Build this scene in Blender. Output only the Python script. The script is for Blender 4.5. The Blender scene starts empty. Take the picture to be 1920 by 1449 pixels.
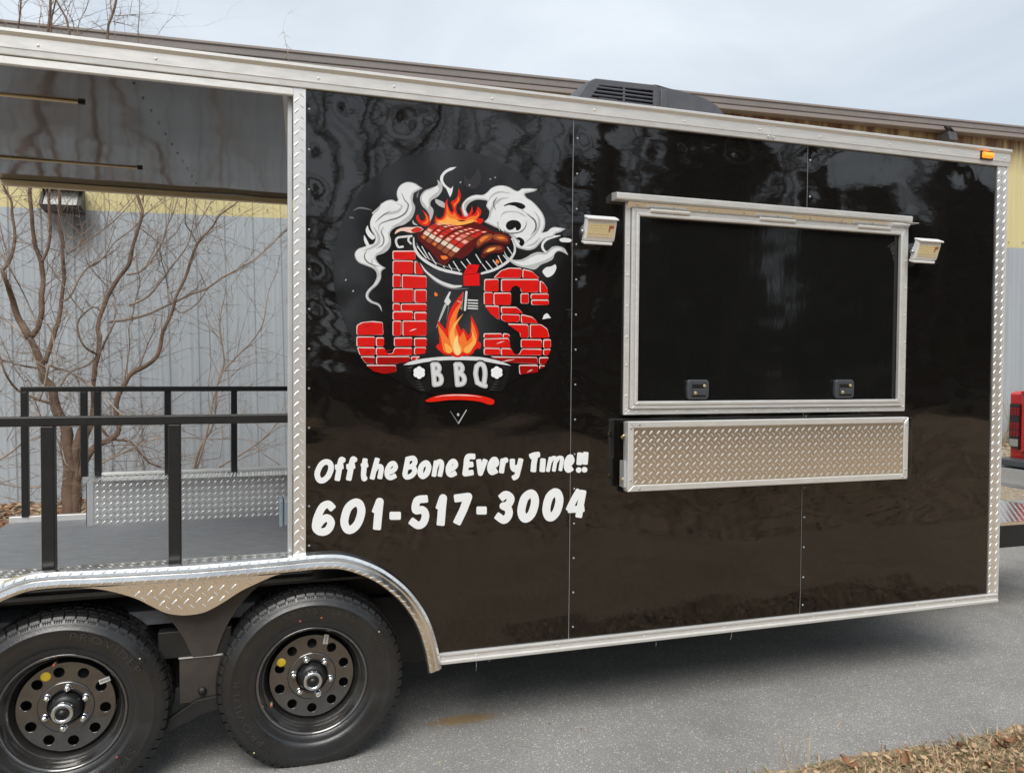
import bpy, bmesh, math, random
from mathutils import Vector, Matrix, noise
from mathutils.geometry import delaunay_2d_cdt
random.seed(7)
C = bpy.context.scene.collection
SC = bpy.context.scene
R = math.radians

# ------------------------------------------------------------------ camera
cam_d = bpy.data.cameras.new('camera'); cam = bpy.data.objects.new('camera', cam_d); C.objects.link(cam)
cam_d.sensor_width = 36.0; cam_d.lens = 36.0 * 1450 / 1920; cam_d.clip_start = 0.05; cam_d.clip_end = 2000
def camera_matrix(yaw, pitch, roll, loc):
    f = Vector((math.sin(yaw)*math.cos(pitch), math.cos(yaw)*math.cos(pitch), math.sin(pitch)))
    r = Vector((math.cos(yaw), -math.sin(yaw), 0)); u = r.cross(f)
    r2 = math.cos(roll)*r + math.sin(roll)*u; u2 = -math.sin(roll)*r + math.cos(roll)*u
    m = Matrix((r2, u2, -f)).transposed().to_4x4(); m.translation = loc
    return m
cam.matrix_world = camera_matrix(R(17.73), R(-1.53), R(0.41), Vector((0, -2.991, 1.5335)))
SC.camera = cam

# ------------------------------------------------------------------ sky, sun, exposure
SUN_EL, SUN_AZ = 51, 205            # high sun behind thin cloud, behind the camera and to its left
w = bpy.data.worlds.new('World'); SC.world = w; w.use_nodes = True
nt = w.node_tree; nt.nodes.clear()
def N(nt, t, **k):
    n = nt.nodes.new(t)
    for a, v in k.items(): setattr(n, a, v)
    return n
out = N(nt, 'ShaderNodeOutputWorld'); bg = N(nt, 'ShaderNodeBackground')
sky = N(nt, 'ShaderNodeTexSky', sky_type='NISHITA', sun_disc=False, sun_elevation=R(SUN_EL), sun_rotation=R(SUN_AZ), air_density=1.0, dust_density=2.0)
tc = N(nt, 'ShaderNodeTexCoord'); mp = N(nt, 'ShaderNodeMapping'); mp.inputs['Scale'].default_value = (1.0, 1.0, 2.6)
nz = N(nt, 'ShaderNodeTexNoise'); nz.inputs['Scale'].default_value = 2.6; nz.inputs['Detail'].default_value = 6; nz.inputs['Roughness'].default_value = 0.5; nz.inputs['Distortion'].default_value = 0.4
rp = N(nt, 'ShaderNodeValToRGB'); rp.color_ramp.elements[0].position = 0.3; rp.color_ramp.elements[0].color = (3.25, 3.65, 4.08, 1); rp.color_ramp.elements[1].position = 0.72; rp.color_ramp.elements[1].color = (4.8, 5.15, 5.45, 1)
mx = N(nt, 'ShaderNodeMix', data_type='RGBA'); mx.inputs[0].default_value = 0.92
L = nt.links.new
L(tc.outputs['Generated'], mp.inputs[0]); L(mp.outputs[0], nz.inputs['Vector']); L(nz.outputs[0], rp.inputs[0])
L(sky.outputs[0], mx.inputs[6]); L(rp.outputs[0], mx.inputs[7]); L(mx.outputs[2], bg.inputs[0]); L(bg.outputs[0], out.inputs[0])
bg.inputs[1].default_value = 0.10
sd = bpy.data.lights.new('sun', 'SUN'); sd.energy = 1.5; sd.angle = R(38); sd.color = (1.0, 0.96, 0.9)
so = bpy.data.objects.new('sun', sd); C.objects.link(so)
sdir = Vector((math.sin(R(SUN_AZ))*math.cos(R(SUN_EL)), math.cos(R(SUN_AZ))*math.cos(R(SUN_EL)), math.sin(R(SUN_EL))))
so.rotation_euler = sdir.to_track_quat('Z', 'Y').to_euler()
vs = SC.view_settings; vs.view_transform = 'Standard'; vs.look = 'None'; vs.gamma = 1; vs.use_curve_mapping = False; vs.exposure = 0.95

# ------------------------------------------------------------------ materials
MATS = {}
def mat(name, col, rough=0.5, metal=0.0, spec=0.5, var=0.0, vscale=8.0, bump=0.0, bscale=60.0, rvar=0.0, col2=None, stretch=(1,1,1), coat=0.0, emis=None, es=0.0):
    m = bpy.data.materials.new(name); m.use_nodes = True; nt = m.node_tree; L = nt.links.new
    b = nt.nodes['Principled BSDF']
    b.inputs['Base Color'].default_value = (*col, 1); b.inputs['Roughness'].default_value = rough; b.inputs['Metallic'].default_value = metal
    b.inputs['Specular IOR Level'].default_value = spec; b.inputs['Coat Weight'].default_value = coat
    if emis: b.inputs['Emission Color'].default_value = (*emis, 1); b.inputs['Emission Strength'].default_value = es
    if var or bump or rvar:
        tc = N(nt, 'ShaderNodeTexCoord'); mp = N(nt, 'ShaderNodeMapping'); mp.inputs['Scale'].default_value = stretch
        L(tc.outputs['Object'], mp.inputs[0])
    if var or rvar:
        nz = N(nt, 'ShaderNodeTexNoise'); nz.inputs['Scale'].default_value = vscale; nz.inputs['Detail'].default_value = 7; nz.inputs['Roughness'].default_value = 0.62
        L(mp.outputs[0], nz.inputs['Vector'])
    if var:
        mr = N(nt, 'ShaderNodeMapRange'); mr.inputs[1].default_value = 0.28; mr.inputs[2].default_value = 0.72
        L(nz.outputs[0], mr.inputs[0])
        mx = N(nt, 'ShaderNodeMix', data_type='RGBA')
        c2 = col2 if col2 else tuple(c*(1+var) for c in col); c1 = col if col2 else tuple(c*(1-var) for c in col)
        mx.inputs[6].default_value = (*c1, 1); mx.inputs[7].default_value = (*c2, 1)
        L(mr.outputs[0], mx.inputs[0]); L(mx.outputs[2], b.inputs['Base Color'])
    if rvar:
        mr = N(nt, 'ShaderNodeMapRange'); mr.inputs[1].default_value = 0.3; mr.inputs[2].default_value = 0.7; mr.inputs[3].default_value = max(rough-rvar, 0.02); mr.inputs[4].default_value = rough+rvar
        L(nz.outputs[0], mr.inputs[0]); L(mr.outputs[0], b.inputs['Roughness'])
    if bump:
        nb = N(nt, 'ShaderNodeTexNoise'); nb.inputs['Scale'].default_value = bscale; nb.inputs['Detail'].default_value = 5
        bp = N(nt, 'ShaderNodeBump'); bp.inputs['Strength'].default_value = 1.0; bp.inputs['Distance'].default_value = bump
        L(mp.outputs[0], nb.inputs['Vector']); L(nb.outputs[0], bp.inputs['Height']); L(bp.outputs[0], b.inputs['Normal'])
    MATS[name] = m
    return m
mat('panel_black', (.0075,.0065,.006), .034, spec=.76, rvar=.014, vscale=5, bump=.00022, bscale=11, stretch=(1,1,2.2))
mat('ceiling_black', (.040,.036,.034), .085, spec=.9, bump=.0012, bscale=2.2)
mat('door_black', (.008,.008,.008), .055, spec=.62, bump=.0005, bscale=7, stretch=(1.6,1,.35))
mat('aluminium', (.74,.735,.71), .42, .5, var=.05, vscale=14, rvar=.08, stretch=(1,6,6))
mat('aluminium_dull', (.62,.63,.64), .45, .6, var=.08, vscale=10)
mat('diamond_plate', (.93,.92,.90), .19, 1.0, var=.05, vscale=20, rvar=.05)
mat('screw_zinc', (.42,.43,.45), .3, .9)
mat('black_steel', (.012,.012,.013), .38, spec=.5, var=.3, vscale=30)
mat('frame_black', (.011,.011,.011), .5, var=.4, vscale=14)
mat('liner_black', (.05,.043,.037), .5, var=.3, vscale=9)
mat('deck_grey', (.195,.203,.215), .6, var=.30, vscale=45, stretch=(.35,2,1), bump=.0015, bscale=240)
mat('plastic_grey', (.20,.25,.29), .4, var=.06)
mat('plastic_latch', (.055,.06,.07), .38)
mat('plastic_dark', (.01,.01,.011), .4)
mat('brass', (.62,.52,.30), .3, .8)
mat('ac_shroud', (.085,.086,.097), .55, var=.15, vscale=30, bump=.0004, bscale=300)
mat('rubber', (.0125,.0125,.013), .34, spec=.75, var=.35, vscale=9, rvar=.14, bump=.0006, bscale=160)
mat('beige_steel_reflect', (.66,.56,.37), .4, var=.06)  # beam beige; the battens' tan ground reflection is put into this same colour
mat('trim_plate', (.90,.89,.87), .34, .8, var=.06, vscale=20)
mat('lug_metal', (.95,.94,.92), .36, 1.0)
mat('rubber_letter_lit', (.045,.045,.046), .36, spec=.55)  # same rubber as the tyre; highlights on the relief are put into the colour
mat('rim_black', (.125,.121,.118), .17, .78, spec=1.0, coat=1.0, var=.2, vscale=20, rvar=.05)
mat('chrome', (.75,.77,.79), .15, 1.0, var=.1, vscale=40)
mat('sticker_yellow', (.72,.52,.03), .5, var=.12, vscale=60)
mat('sticker_white', (.62,.63,.60), .5, var=.2, vscale=90)
mat('lamp_white', (.80,.80,.80), .4, var=.04)
mat('lamp_lens', (.72,.60,.40), .25, var=.15, vscale=80)
mat('lamp_diode', (.85,.74,.40), .3)
mat('lamp_wire', (.42,.10,.05), .5)
mat('amber_lens', (.9,.28,.02), .2, emis=(1.0,.30,.03), es=.55)
mat('vinyl_white', (.84,.87,.89), .25)
mat('bark', (.165,.108,.075), .9, var=.5, vscale=9, bump=.004, bscale=40)
mat('bark_pale', (.33,.27,.22), .9, var=.4, vscale=12)
mat('twig', (.27,.205,.16), .9, var=.35, vscale=6)
mat('truck_red', (.55,.006,.006), .18, spec=.6, coat=.6)
mat('lamp_smoked', (.03,.012,.012), .12, spec=.7)
mat('lamp_red', (.30,.01,.012), .2)
mat('lamp_clear', (.35,.34,.30), .2)
mat('glass_dark', (.01,.011,.012), .05, spec=.8)
mat('chrome_bumper', (.8,.8,.8), .18, 1.0)
mat('light_lens_grey', (.50,.50,.47), .3, var=.25, vscale=20)
mat('light_box_dark', (.06,.06,.058), .5, var=.3)
mat('gutter_brown', (.215,.195,.18), .5, var=.1, vscale=5)
mat('gutter_pale', (.27,.235,.215), .5)
mat('roof_metal', (.30,.29,.28), .5)
mat('leaf_brown', (.24,.115,.055), .75, var=.45, vscale=6)
mat('leaf_tan', (.46,.32,.19), .75, var=.4, vscale=6)
mat('grass_dry', (.42,.33,.19), .85, var=.35, vscale=4)
mat('grass_green', (.14,.17,.06), .85, var=.3, vscale=4)
mat('wood_dark', (.060,.052,.044), .9, var=.4, vscale=.6)
mat('leaf_dark', (.030,.038,.018), .9, var=.5, vscale=.35)
for nm, c in dict(smoke_light=(.74,.77,.79), smoke_mid=(.47,.48,.49), banner_dark=(.012,.011,.011), smoke_dark=(.16,.16,.165), ash_dark=(.035,.033,.037), decal_black=(.006,.006,.007),
                  flame_red=(.70,.018,.008), flame_orange=(.86,.19,.03), flame_yellow=(.93,.42,.09), flame_pale=(.95,.66,.28),
                  meat_dark=(.10,.008,.006), meat_red=(.56,.028,.016), meat_pink=(.74,.20,.15), meat_pale=(.82,.58,.48), meat_brown=(.28,.075,.03), bone=(.74,.62,.50),
                  chrome_print=(.66,.68,.69), grill_red=(.70,.006,.005), brick_edge=(.80,.60,.58), brick_red=(.66,.010,.007), brick_deep=(.34,.006,.005)).items():
    mat(nm, c, .16, spec=.30, var=.06, vscale=25)

def wall_material(name, col, streak, rust=None, z_rust=0, soot=None):
    m = mat(name, col, .55); nt = m.node_tree; L = nt.links.new; b = nt.nodes['Principled BSDF']
    ge = N(nt, 'ShaderNodeNewGeometry'); mp = N(nt, 'ShaderNodeMapping'); mp.inputs['Scale'].default_value = (7, 7, .35)
    L(ge.outputs['Position'], mp.inputs[0])
    nz = N(nt, 'ShaderNodeTexNoise'); nz.inputs['Scale'].default_value = 1.6; nz.inputs['Detail'].default_value = 8; nz.inputs['Roughness'].default_value = .7
    L(mp.outputs[0], nz.inputs['Vector'])
    mr = N(nt, 'ShaderNodeMapRange'); mr.inputs[1].default_value = .35; mr.inputs[2].default_value = .75; L(nz.outputs[0], mr.inputs[0])
    mx = N(nt, 'ShaderNodeMix', data_type='RGBA'); mx.inputs[6].default_value = (*col, 1); mx.inputs[7].default_value = (*[c*streak for c in col], 1)
    L(mr.outputs[0], mx.inputs[0]); last = mx.outputs[2]
    if rust:
        sp = N(nt, 'ShaderNodeSeparateXYZ'); L(ge.outputs['Position'], sp.inputs[0])
        m1 = N(nt, 'ShaderNodeMapRange'); m1.inputs[1].default_value = z_rust-.42; m1.inputs[2].default_value = z_rust-.02; m1.inputs[3].default_value = 0; m1.inputs[4].default_value = 1; L(sp.outputs[2], m1.inputs[0])
        mp2 = N(nt, 'ShaderNodeMapping'); mp2.inputs['Scale'].default_value = (3.2, 3, .3); L(ge.outputs['Position'], mp2.inputs[0])
        n2 = N(nt, 'ShaderNodeTexNoise'); n2.inputs['Scale'].default_value = 2.2; n2.inputs['Detail'].default_value = 6; L(mp2.outputs[0], n2.inputs['Vector'])
        m2 = N(nt, 'ShaderNodeMapRange'); m2.inputs[1].default_value = .30; m2.inputs[2].default_value = .56; L(n2.outputs[0], m2.inputs[0])
        mu = N(nt, 'ShaderNodeMath', operation='MULTIPLY'); L(m1.outputs[0], mu.inputs[0]); L(m2.outputs[0], mu.inputs[1])
        x2 = N(nt, 'ShaderNodeMix', data_type='RGBA'); L(mu.outputs[0], x2.inputs[0]); L(last, x2.inputs[6]); x2.inputs[7].default_value = (*rust, 1); last = x2.outputs[2]
    if soot:      # black run-off below the wall light
        mp3 = N(nt, 'ShaderNodeMapping'); sx, sz, rx, rz = soot; mp3.inputs['Location'].default_value = (-sx/rx, 0, -sz/rz); mp3.inputs['Scale'].default_value = (1/rx, 0, 1/rz)
        L(ge.outputs['Position'], mp3.inputs[0]); ln = N(nt, 'ShaderNodeVectorMath', operation='LENGTH'); L(mp3.outputs[0], ln.inputs[0])
        mp4 = N(nt, 'ShaderNodeMapping'); mp4.inputs['Scale'].default_value = (9, 9, .9); L(ge.outputs['Position'], mp4.inputs[0])
        n7 = N(nt, 'ShaderNodeTexNoise'); n7.inputs['Scale'].default_value = 2; n7.inputs['Detail'].default_value = 6; L(mp4.outputs[0], n7.inputs['Vector'])
        ad = N(nt, 'ShaderNodeMath', operation='MULTIPLY_ADD'); ad.inputs[1].default_value = 1.5; L(n7.outputs[0], ad.inputs[0]); L(ln.outputs['Value'], ad.inputs[2])
        m7 = N(nt, 'ShaderNodeMapRange'); m7.inputs[1].default_value = .8; m7.inputs[2].default_value = 1.75; m7.inputs[3].default_value = .9; m7.inputs[4].default_value = 0; L(ad.outputs[0], m7.inputs[0])
        x7 = N(nt, 'ShaderNodeMix', data_type='RGBA'); L(m7.outputs[0], x7.inputs[0]); L(last, x7.inputs[6]); x7.inputs[7].default_value = (.02,.02,.02,1); last = x7.outputs[2]
    L(last, b.inputs['Base Color'])
    return m
wall_material('wall_grey', (.40,.435,.465), .80, soot=(-1.92, 2.98, .30, .42))
wall_material('wall_yellow', (.66,.58,.30), .86, rust=(.20,.105,.05), z_rust=5.05)

def ground_material(name, c1, c2, c3, sc, bump, stain=None, green=None):
    m = mat(name, c1, .85, spec=.3); nt = m.node_tree; L = nt.links.new; b = nt.nodes['Principled BSDF']
    ge = N(nt, 'ShaderNodeNewGeometry')
    n1 = N(nt, 'ShaderNodeTexNoise'); n1.inputs['Scale'].default_value = sc; n1.inputs['Detail'].default_value = 4; n1.inputs['Roughness'].default_value = .8
    v = N(nt, 'ShaderNodeTexVoronoi'); v.inputs['Scale'].default_value = sc*1.1
    n3 = N(nt, 'ShaderNodeTexNoise'); n3.inputs['Scale'].default_value = 2.6 if green else 1.3; n3.inputs['Detail'].default_value = 8; n3.inputs['Roughness'].default_value = .7
    for n in (n1, v, n3): L(ge.outputs['Position'], n.inputs['Vector'])
    mr = N(nt, 'ShaderNodeMapRange'); mr.inputs[1].default_value = .38; mr.inputs[2].default_value = .62; L(n1.outputs[0], mr.inputs[0])
    mx = N(nt, 'ShaderNodeMix', data_type='RGBA'); mx.inputs[6].default_value = (*c1, 1); mx.inputs[7].default_value = (*c2, 1); L(mr.outputs[0], mx.inputs[0])
    sp = N(nt, 'ShaderNodeSeparateColor'); L(v.outputs['Color'], sp.inputs[0])
    mr2 = N(nt, 'ShaderNodeMapRange'); mr2.inputs[1].default_value = .90; mr2.inputs[2].default_value = .99; L(sp.outputs[0], mr2.inputs[0])
    x2 = N(nt, 'ShaderNodeMix', data_type='RGBA'); L(mr2.outputs[0], x2.inputs[0]); L(mx.outputs[2], x2.inputs[6]); x2.inputs[7].default_value = (*c3, 1)
    x3 = N(nt, 'ShaderNodeMix', data_type='RGBA', blend_type='MULTIPLY'); x3.inputs[0].default_value = 1
    mr3 = N(nt, 'ShaderNodeMapRange'); mr3.inputs[1].default_value = .3; mr3.inputs[2].default_value = .7; mr3.inputs[3].default_value = .50 if green else .78; mr3.inputs[4].default_value = 1.22 if green else 1.13; L(n3.outputs[0], mr3.inputs[0])
    L(x2.outputs[2], x3.inputs[6]); L(mr3.outputs[0], x3.inputs[7]); last = x3.outputs[2]
    if green:      # moss and low weeds in patches
        n6 = N(nt, 'ShaderNodeTexNoise'); n6.inputs['Scale'].default_value = .55; n6.inputs['Detail'].default_value = 7; n6.inputs['Roughness'].default_value = .65; L(ge.outputs['Position'], n6.inputs['Vector'])
        m6 = N(nt, 'ShaderNodeMapRange'); m6.inputs[1].default_value = .50; m6.inputs[2].default_value = .68; m6.inputs[4].default_value = .8; L(n6.outputs[0], m6.inputs[0])
        x6 = N(nt, 'ShaderNodeMix', data_type='RGBA'); L(m6.outputs[0], x6.inputs[0]); L(last, x6.inputs[6]); x6.inputs[7].default_value = (*green, 1); last = x6.outputs[2]
    if stain:
        sx, sy, rx, ry, sc_ = stain
        mp = N(nt, 'ShaderNodeMapping'); mp.inputs['Location'].default_value = (-sx/rx, -sy/ry, 0); mp.inputs['Scale'].default_value = (1/rx, 1/ry, 0)
        L(ge.outputs['Position'], mp.inputs[0]); ln = N(nt, 'ShaderNodeVectorMath', operation='LENGTH'); L(mp.outputs[0], ln.inputs[0])
        n4 = N(nt, 'ShaderNodeTexNoise'); n4.inputs['Scale'].default_value = 55; n4.inputs['Detail'].default_value = 6; L(ge.outputs['Position'], n4.inputs['Vector'])
        ad = N(nt, 'ShaderNodeMath', operation='MULTIPLY_ADD'); ad.inputs[1].default_value = 1.6; L(n4.outputs[0], ad.inputs[0]); L(ln.outputs['Value'], ad.inputs[2])
        m5 = N(nt, 'ShaderNodeMapRange'); m5.inputs[1].default_value = 1.25; m5.inputs[2].default_value = 1.75; m5.inputs[3].default_value = .85; m5.inputs[4].default_value = 0; L(ad.outputs[0], m5.inputs[0])
        x4 = N(nt, 'ShaderNodeMix', data_type='RGBA'); L(m5.outputs[0], x4.inputs[0]); L(last, x4.inputs[6]); x4.inputs[7].default_value = (*sc_, 1); last = x4.outputs[2]
    L(last, b.inputs['Base Color'])
    bp = N(nt, 'ShaderNodeBump'); bp.inputs['Distance'].default_value = bump; bp.inputs['Strength'].default_value = 1
    L(n1.outputs[0], bp.inputs['Height']); L(bp.outputs[0], b.inputs['Normal'])
    return m
ground_material('asphalt', (.175,.172,.165), (.46,.45,.43), (.66,.64,.61), 185, .005, stain=(.81,.195,.19,.060,(.34,.22,.09)))
ground_material('gravel', (.22,.18,.13), (.46,.38,.27), (.62,.56,.45), 45, .012)
ground_material('field', (.31,.20,.12), (.58,.42,.265), (.64,.50,.33), 16, .02, green=(.13,.14,.05))
ground_material('forest_floor', (.10,.065,.04), (.20,.135,.08), (.26,.20,.12), 12, .02, green=(.06,.07,.03))
ground_material('verge_soil', (.26,.18,.105), (.50,.38,.24), (.58,.47,.32), 70, .012)

# ------------------------------------------------------------------ mesh helpers
class MB:
    """collects boxes, tubes, lathes and polygons for one mesh object"""
    def __init__(s): s.v = []; s.f = []; s.m = []; s.sm = []; s.mats = []
    def mi(s, m):
        if m not in s.mats: s.mats.append(m)
        return s.mats.index(m)
    def add(s, vs, fs, m, smooth=False):
        o = len(s.v); s.v += [tuple(p) for p in vs]; k = s.mi(m)
        for f in fs: s.f.append([i+o for i in f]); s.m.append(k); s.sm.append(smooth)
        return s
    def box(s, x0, x1, y0, y1, z0, z1, m):
        v = [(x0,y0,z0),(x1,y0,z0),(x1,y1,z0),(x0,y1,z0),(x0,y0,z1),(x1,y0,z1),(x1,y1,z1),(x0,y1,z1)]
        return s.add(v, [(0,3,2,1),(4,5,6,7),(0,1,5,4),(1,2,6,5),(2,3,7,6),(3,0,4,7)], m)
    def prism(s, pts, y0, y1, m):
        """polygon in (x,z), counter-clockwise seen from -y, extruded y0 (front) to y1"""
        n = len(pts); v = [(p[0],y0,p[1]) for p in pts]+[(p[0],y1,p[1]) for p in pts]
        f = [tuple(range(n)), tuple(range(2*n-1,n-1,-1))]+[(i,i+n,(i+1)%n+n,(i+1)%n) for i in range(n)]
        return s.add(v, f, m)
    def prism_x(s, pts, x0, x1, m):
        """polygon in (y,z) extruded along x"""
        n = len(pts); v = [(x0,p[0],p[1]) for p in pts]+[(x1,p[0],p[1]) for p in pts]
        f = [tuple(range(n)), tuple(range(2*n-1,n-1,-1))]+[(i,i+n,(i+1)%n+n,(i+1)%n) for i in range(n)]
        return s.add(v, f, m)
    def tube(s, path, rad, m, n=6, smooth=True, caps=True):
        path = [Vector(p) for p in path]; k = len(path)
        if not hasattr(rad, '__len__'): rad = [rad]*k
        t = (path[1]-path[0]).normalized(); a = t.orthogonal().normalized(); vs = []
        for i in range(k):
            t2 = (path[min(i+1,k-1)]-path[max(i-1,0)])
            t2 = t2.normalized() if t2.length > 1e-9 else t
            a = (a - t2*a.dot(t2)); a = a.normalized() if a.length > 1e-6 else t2.orthogonal().normalized()
            b = t2.cross(a); t = t2
            for j in range(n):
                an = 2*math.pi*j/n; vs.append(path[i]+(a*math.cos(an)+b*math.sin(an))*rad[i])
        fs = [(i*n+j, i*n+(j+1)%n, (i+1)*n+(j+1)%n, (i+1)*n+j) for i in range(k-1) for j in range(n)]
        if caps: fs += [tuple(range(n-1,-1,-1)), tuple(range((k-1)*n, k*n))]
        return s.add(vs, fs, m, smooth)
    def lathe_y(s, prof, m, n=48, smooth=True, c=(0,0,0), close=False):
        """(radius, y) profile spun round the y axis"""
        vs = []; k = len(prof)
        for r, y in prof:
            for j in range(n):
                a = 2*math.pi*j/n; vs.append((c[0]+r*math.cos(a), c[1]+y, c[2]+r*math.sin(a)))
        fs = [(i*n+j, i*n+(j+1)%n, (i+1)*n+(j+1)%n, (i+1)*n+j) for i in range(k-1) for j in range(n)]
        if prof[0][0] > 1e-6 and close: fs.append(tuple(range(n-1,-1,-1)))
        if close: fs.append(tuple(range((k-1)*n, k*n)))
        return s.add(vs, fs, m, smooth)
    def mesh(s, name):
        me = bpy.data.meshes.new(name); me.from_pydata(s.v, [], s.f)
        for m in s.mats: me.materials.append(MATS[m])
        me.polygons.foreach_set('material_index', s.m); me.polygons.foreach_set('use_smooth', s.sm); me.update()
        return me
WL = {}     # world location of everything with children (roots and parts are never rotated unless noted)
def link(name, data, parent=None, loc=None):
    o = bpy.data.objects.new(name, data); C.objects.link(o)
    l = Vector(loc) if loc is not None else Vector((0,0,0))
    if parent is not None:
        o.parent = parent; o.location = l - WL.get(parent.name, Vector((0,0,0)))
    else: o.location = l
    WL[o.name] = l
    return o
def obj(name, mb, parent=None, loc=None, bev=0.0, seg=2, sharp=35, wn=False):
    """links one mesh object; coordinates in mb are world ones unless loc is given"""
    o = link(name, mb.mesh(name) if isinstance(mb, MB) else mb, parent, loc)
    if bev:
        b = o.modifiers.new('bevel', 'BEVEL'); b.width = bev; b.segments = seg; b.limit_method = 'ANGLE'; b.angle_limit = R(sharp)
    return o
def tag(o, label=None, cat=None, group=None, kind=None):
    if label: o['label'] = label
    if cat: o['category'] = cat
    if group: o['group'] = group
    if kind: o['kind'] = kind
    return o
def thing(name, label, cat, loc, group=None):
    return tag(link(name, None, None, loc), label, cat, group)
def copies(o, parent, locs):
    """further pieces that share the mesh of o"""
    for l in locs:
        c = o.copy(); C.objects.link(c); c.parent = parent; c.location = Vector(l)-WL.get(parent.name, Vector((0,0,0))); WL[c.name] = Vector(l)
def lugs(mb, m, o, ux, uy, w, h, pitch=.035, ln=.024, wd=.0062, ht=.0016, phase=0):
    """raised diamond-plate lugs on the rectangle o + a*ux + b*uy"""
    ux = Vector(ux).normalized(); uy = Vector(uy).normalized(); n = ux.cross(uy); o = Vector(o)
    def lug(a, b, ang, L_, W_):
        d = ux*math.cos(ang)+uy*math.sin(ang); e = n.cross(d); c = o+ux*a+uy*b
        pr = [(-.5,0,0),(-.32,-.42,0),(0,-.5,0),(.32,-.42,0),(.5,0,0),(.32,.42,0),(0,.5,0),(-.32,.42,0),(-.3,0,1),(0,-.12,1),(.3,0,1),(0,.12,1)]
        vs = [c+d*(p[0]*L_)+e*(p[1]*W_)+n*(p[2]*ht) for p in pr]
        mb.add(vs, [(0,1,8),(1,2,9,8),(2,3,10,9),(3,4,10),(4,5,10),(5,6,11,10),(6,7,8,11),(7,0,8),(8,9,10,11)], 'lug_metal', False)
    for (m0, ang, L_, W_) in ((.5, R(47), ln, wd), (1.0, R(-45), ln*.78, wd*.7)):
        j = 0
        while (j+m0)*pitch-pitch*.25 < h:
            k = 0
            while (k+m0)*pitch-pitch*.25 < w:
                a = (k+m0)*pitch-pitch*.25; b = (j+m0)*pitch-pitch*.25; dx = abs(math.cos(ang))*L_/2
                if dx*.6 < a < w-dx*.6 and dx*.6 < b < h-dx*.6: lug(a, b, ang, L_, W_)
                k += 1
            j += 1


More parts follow.
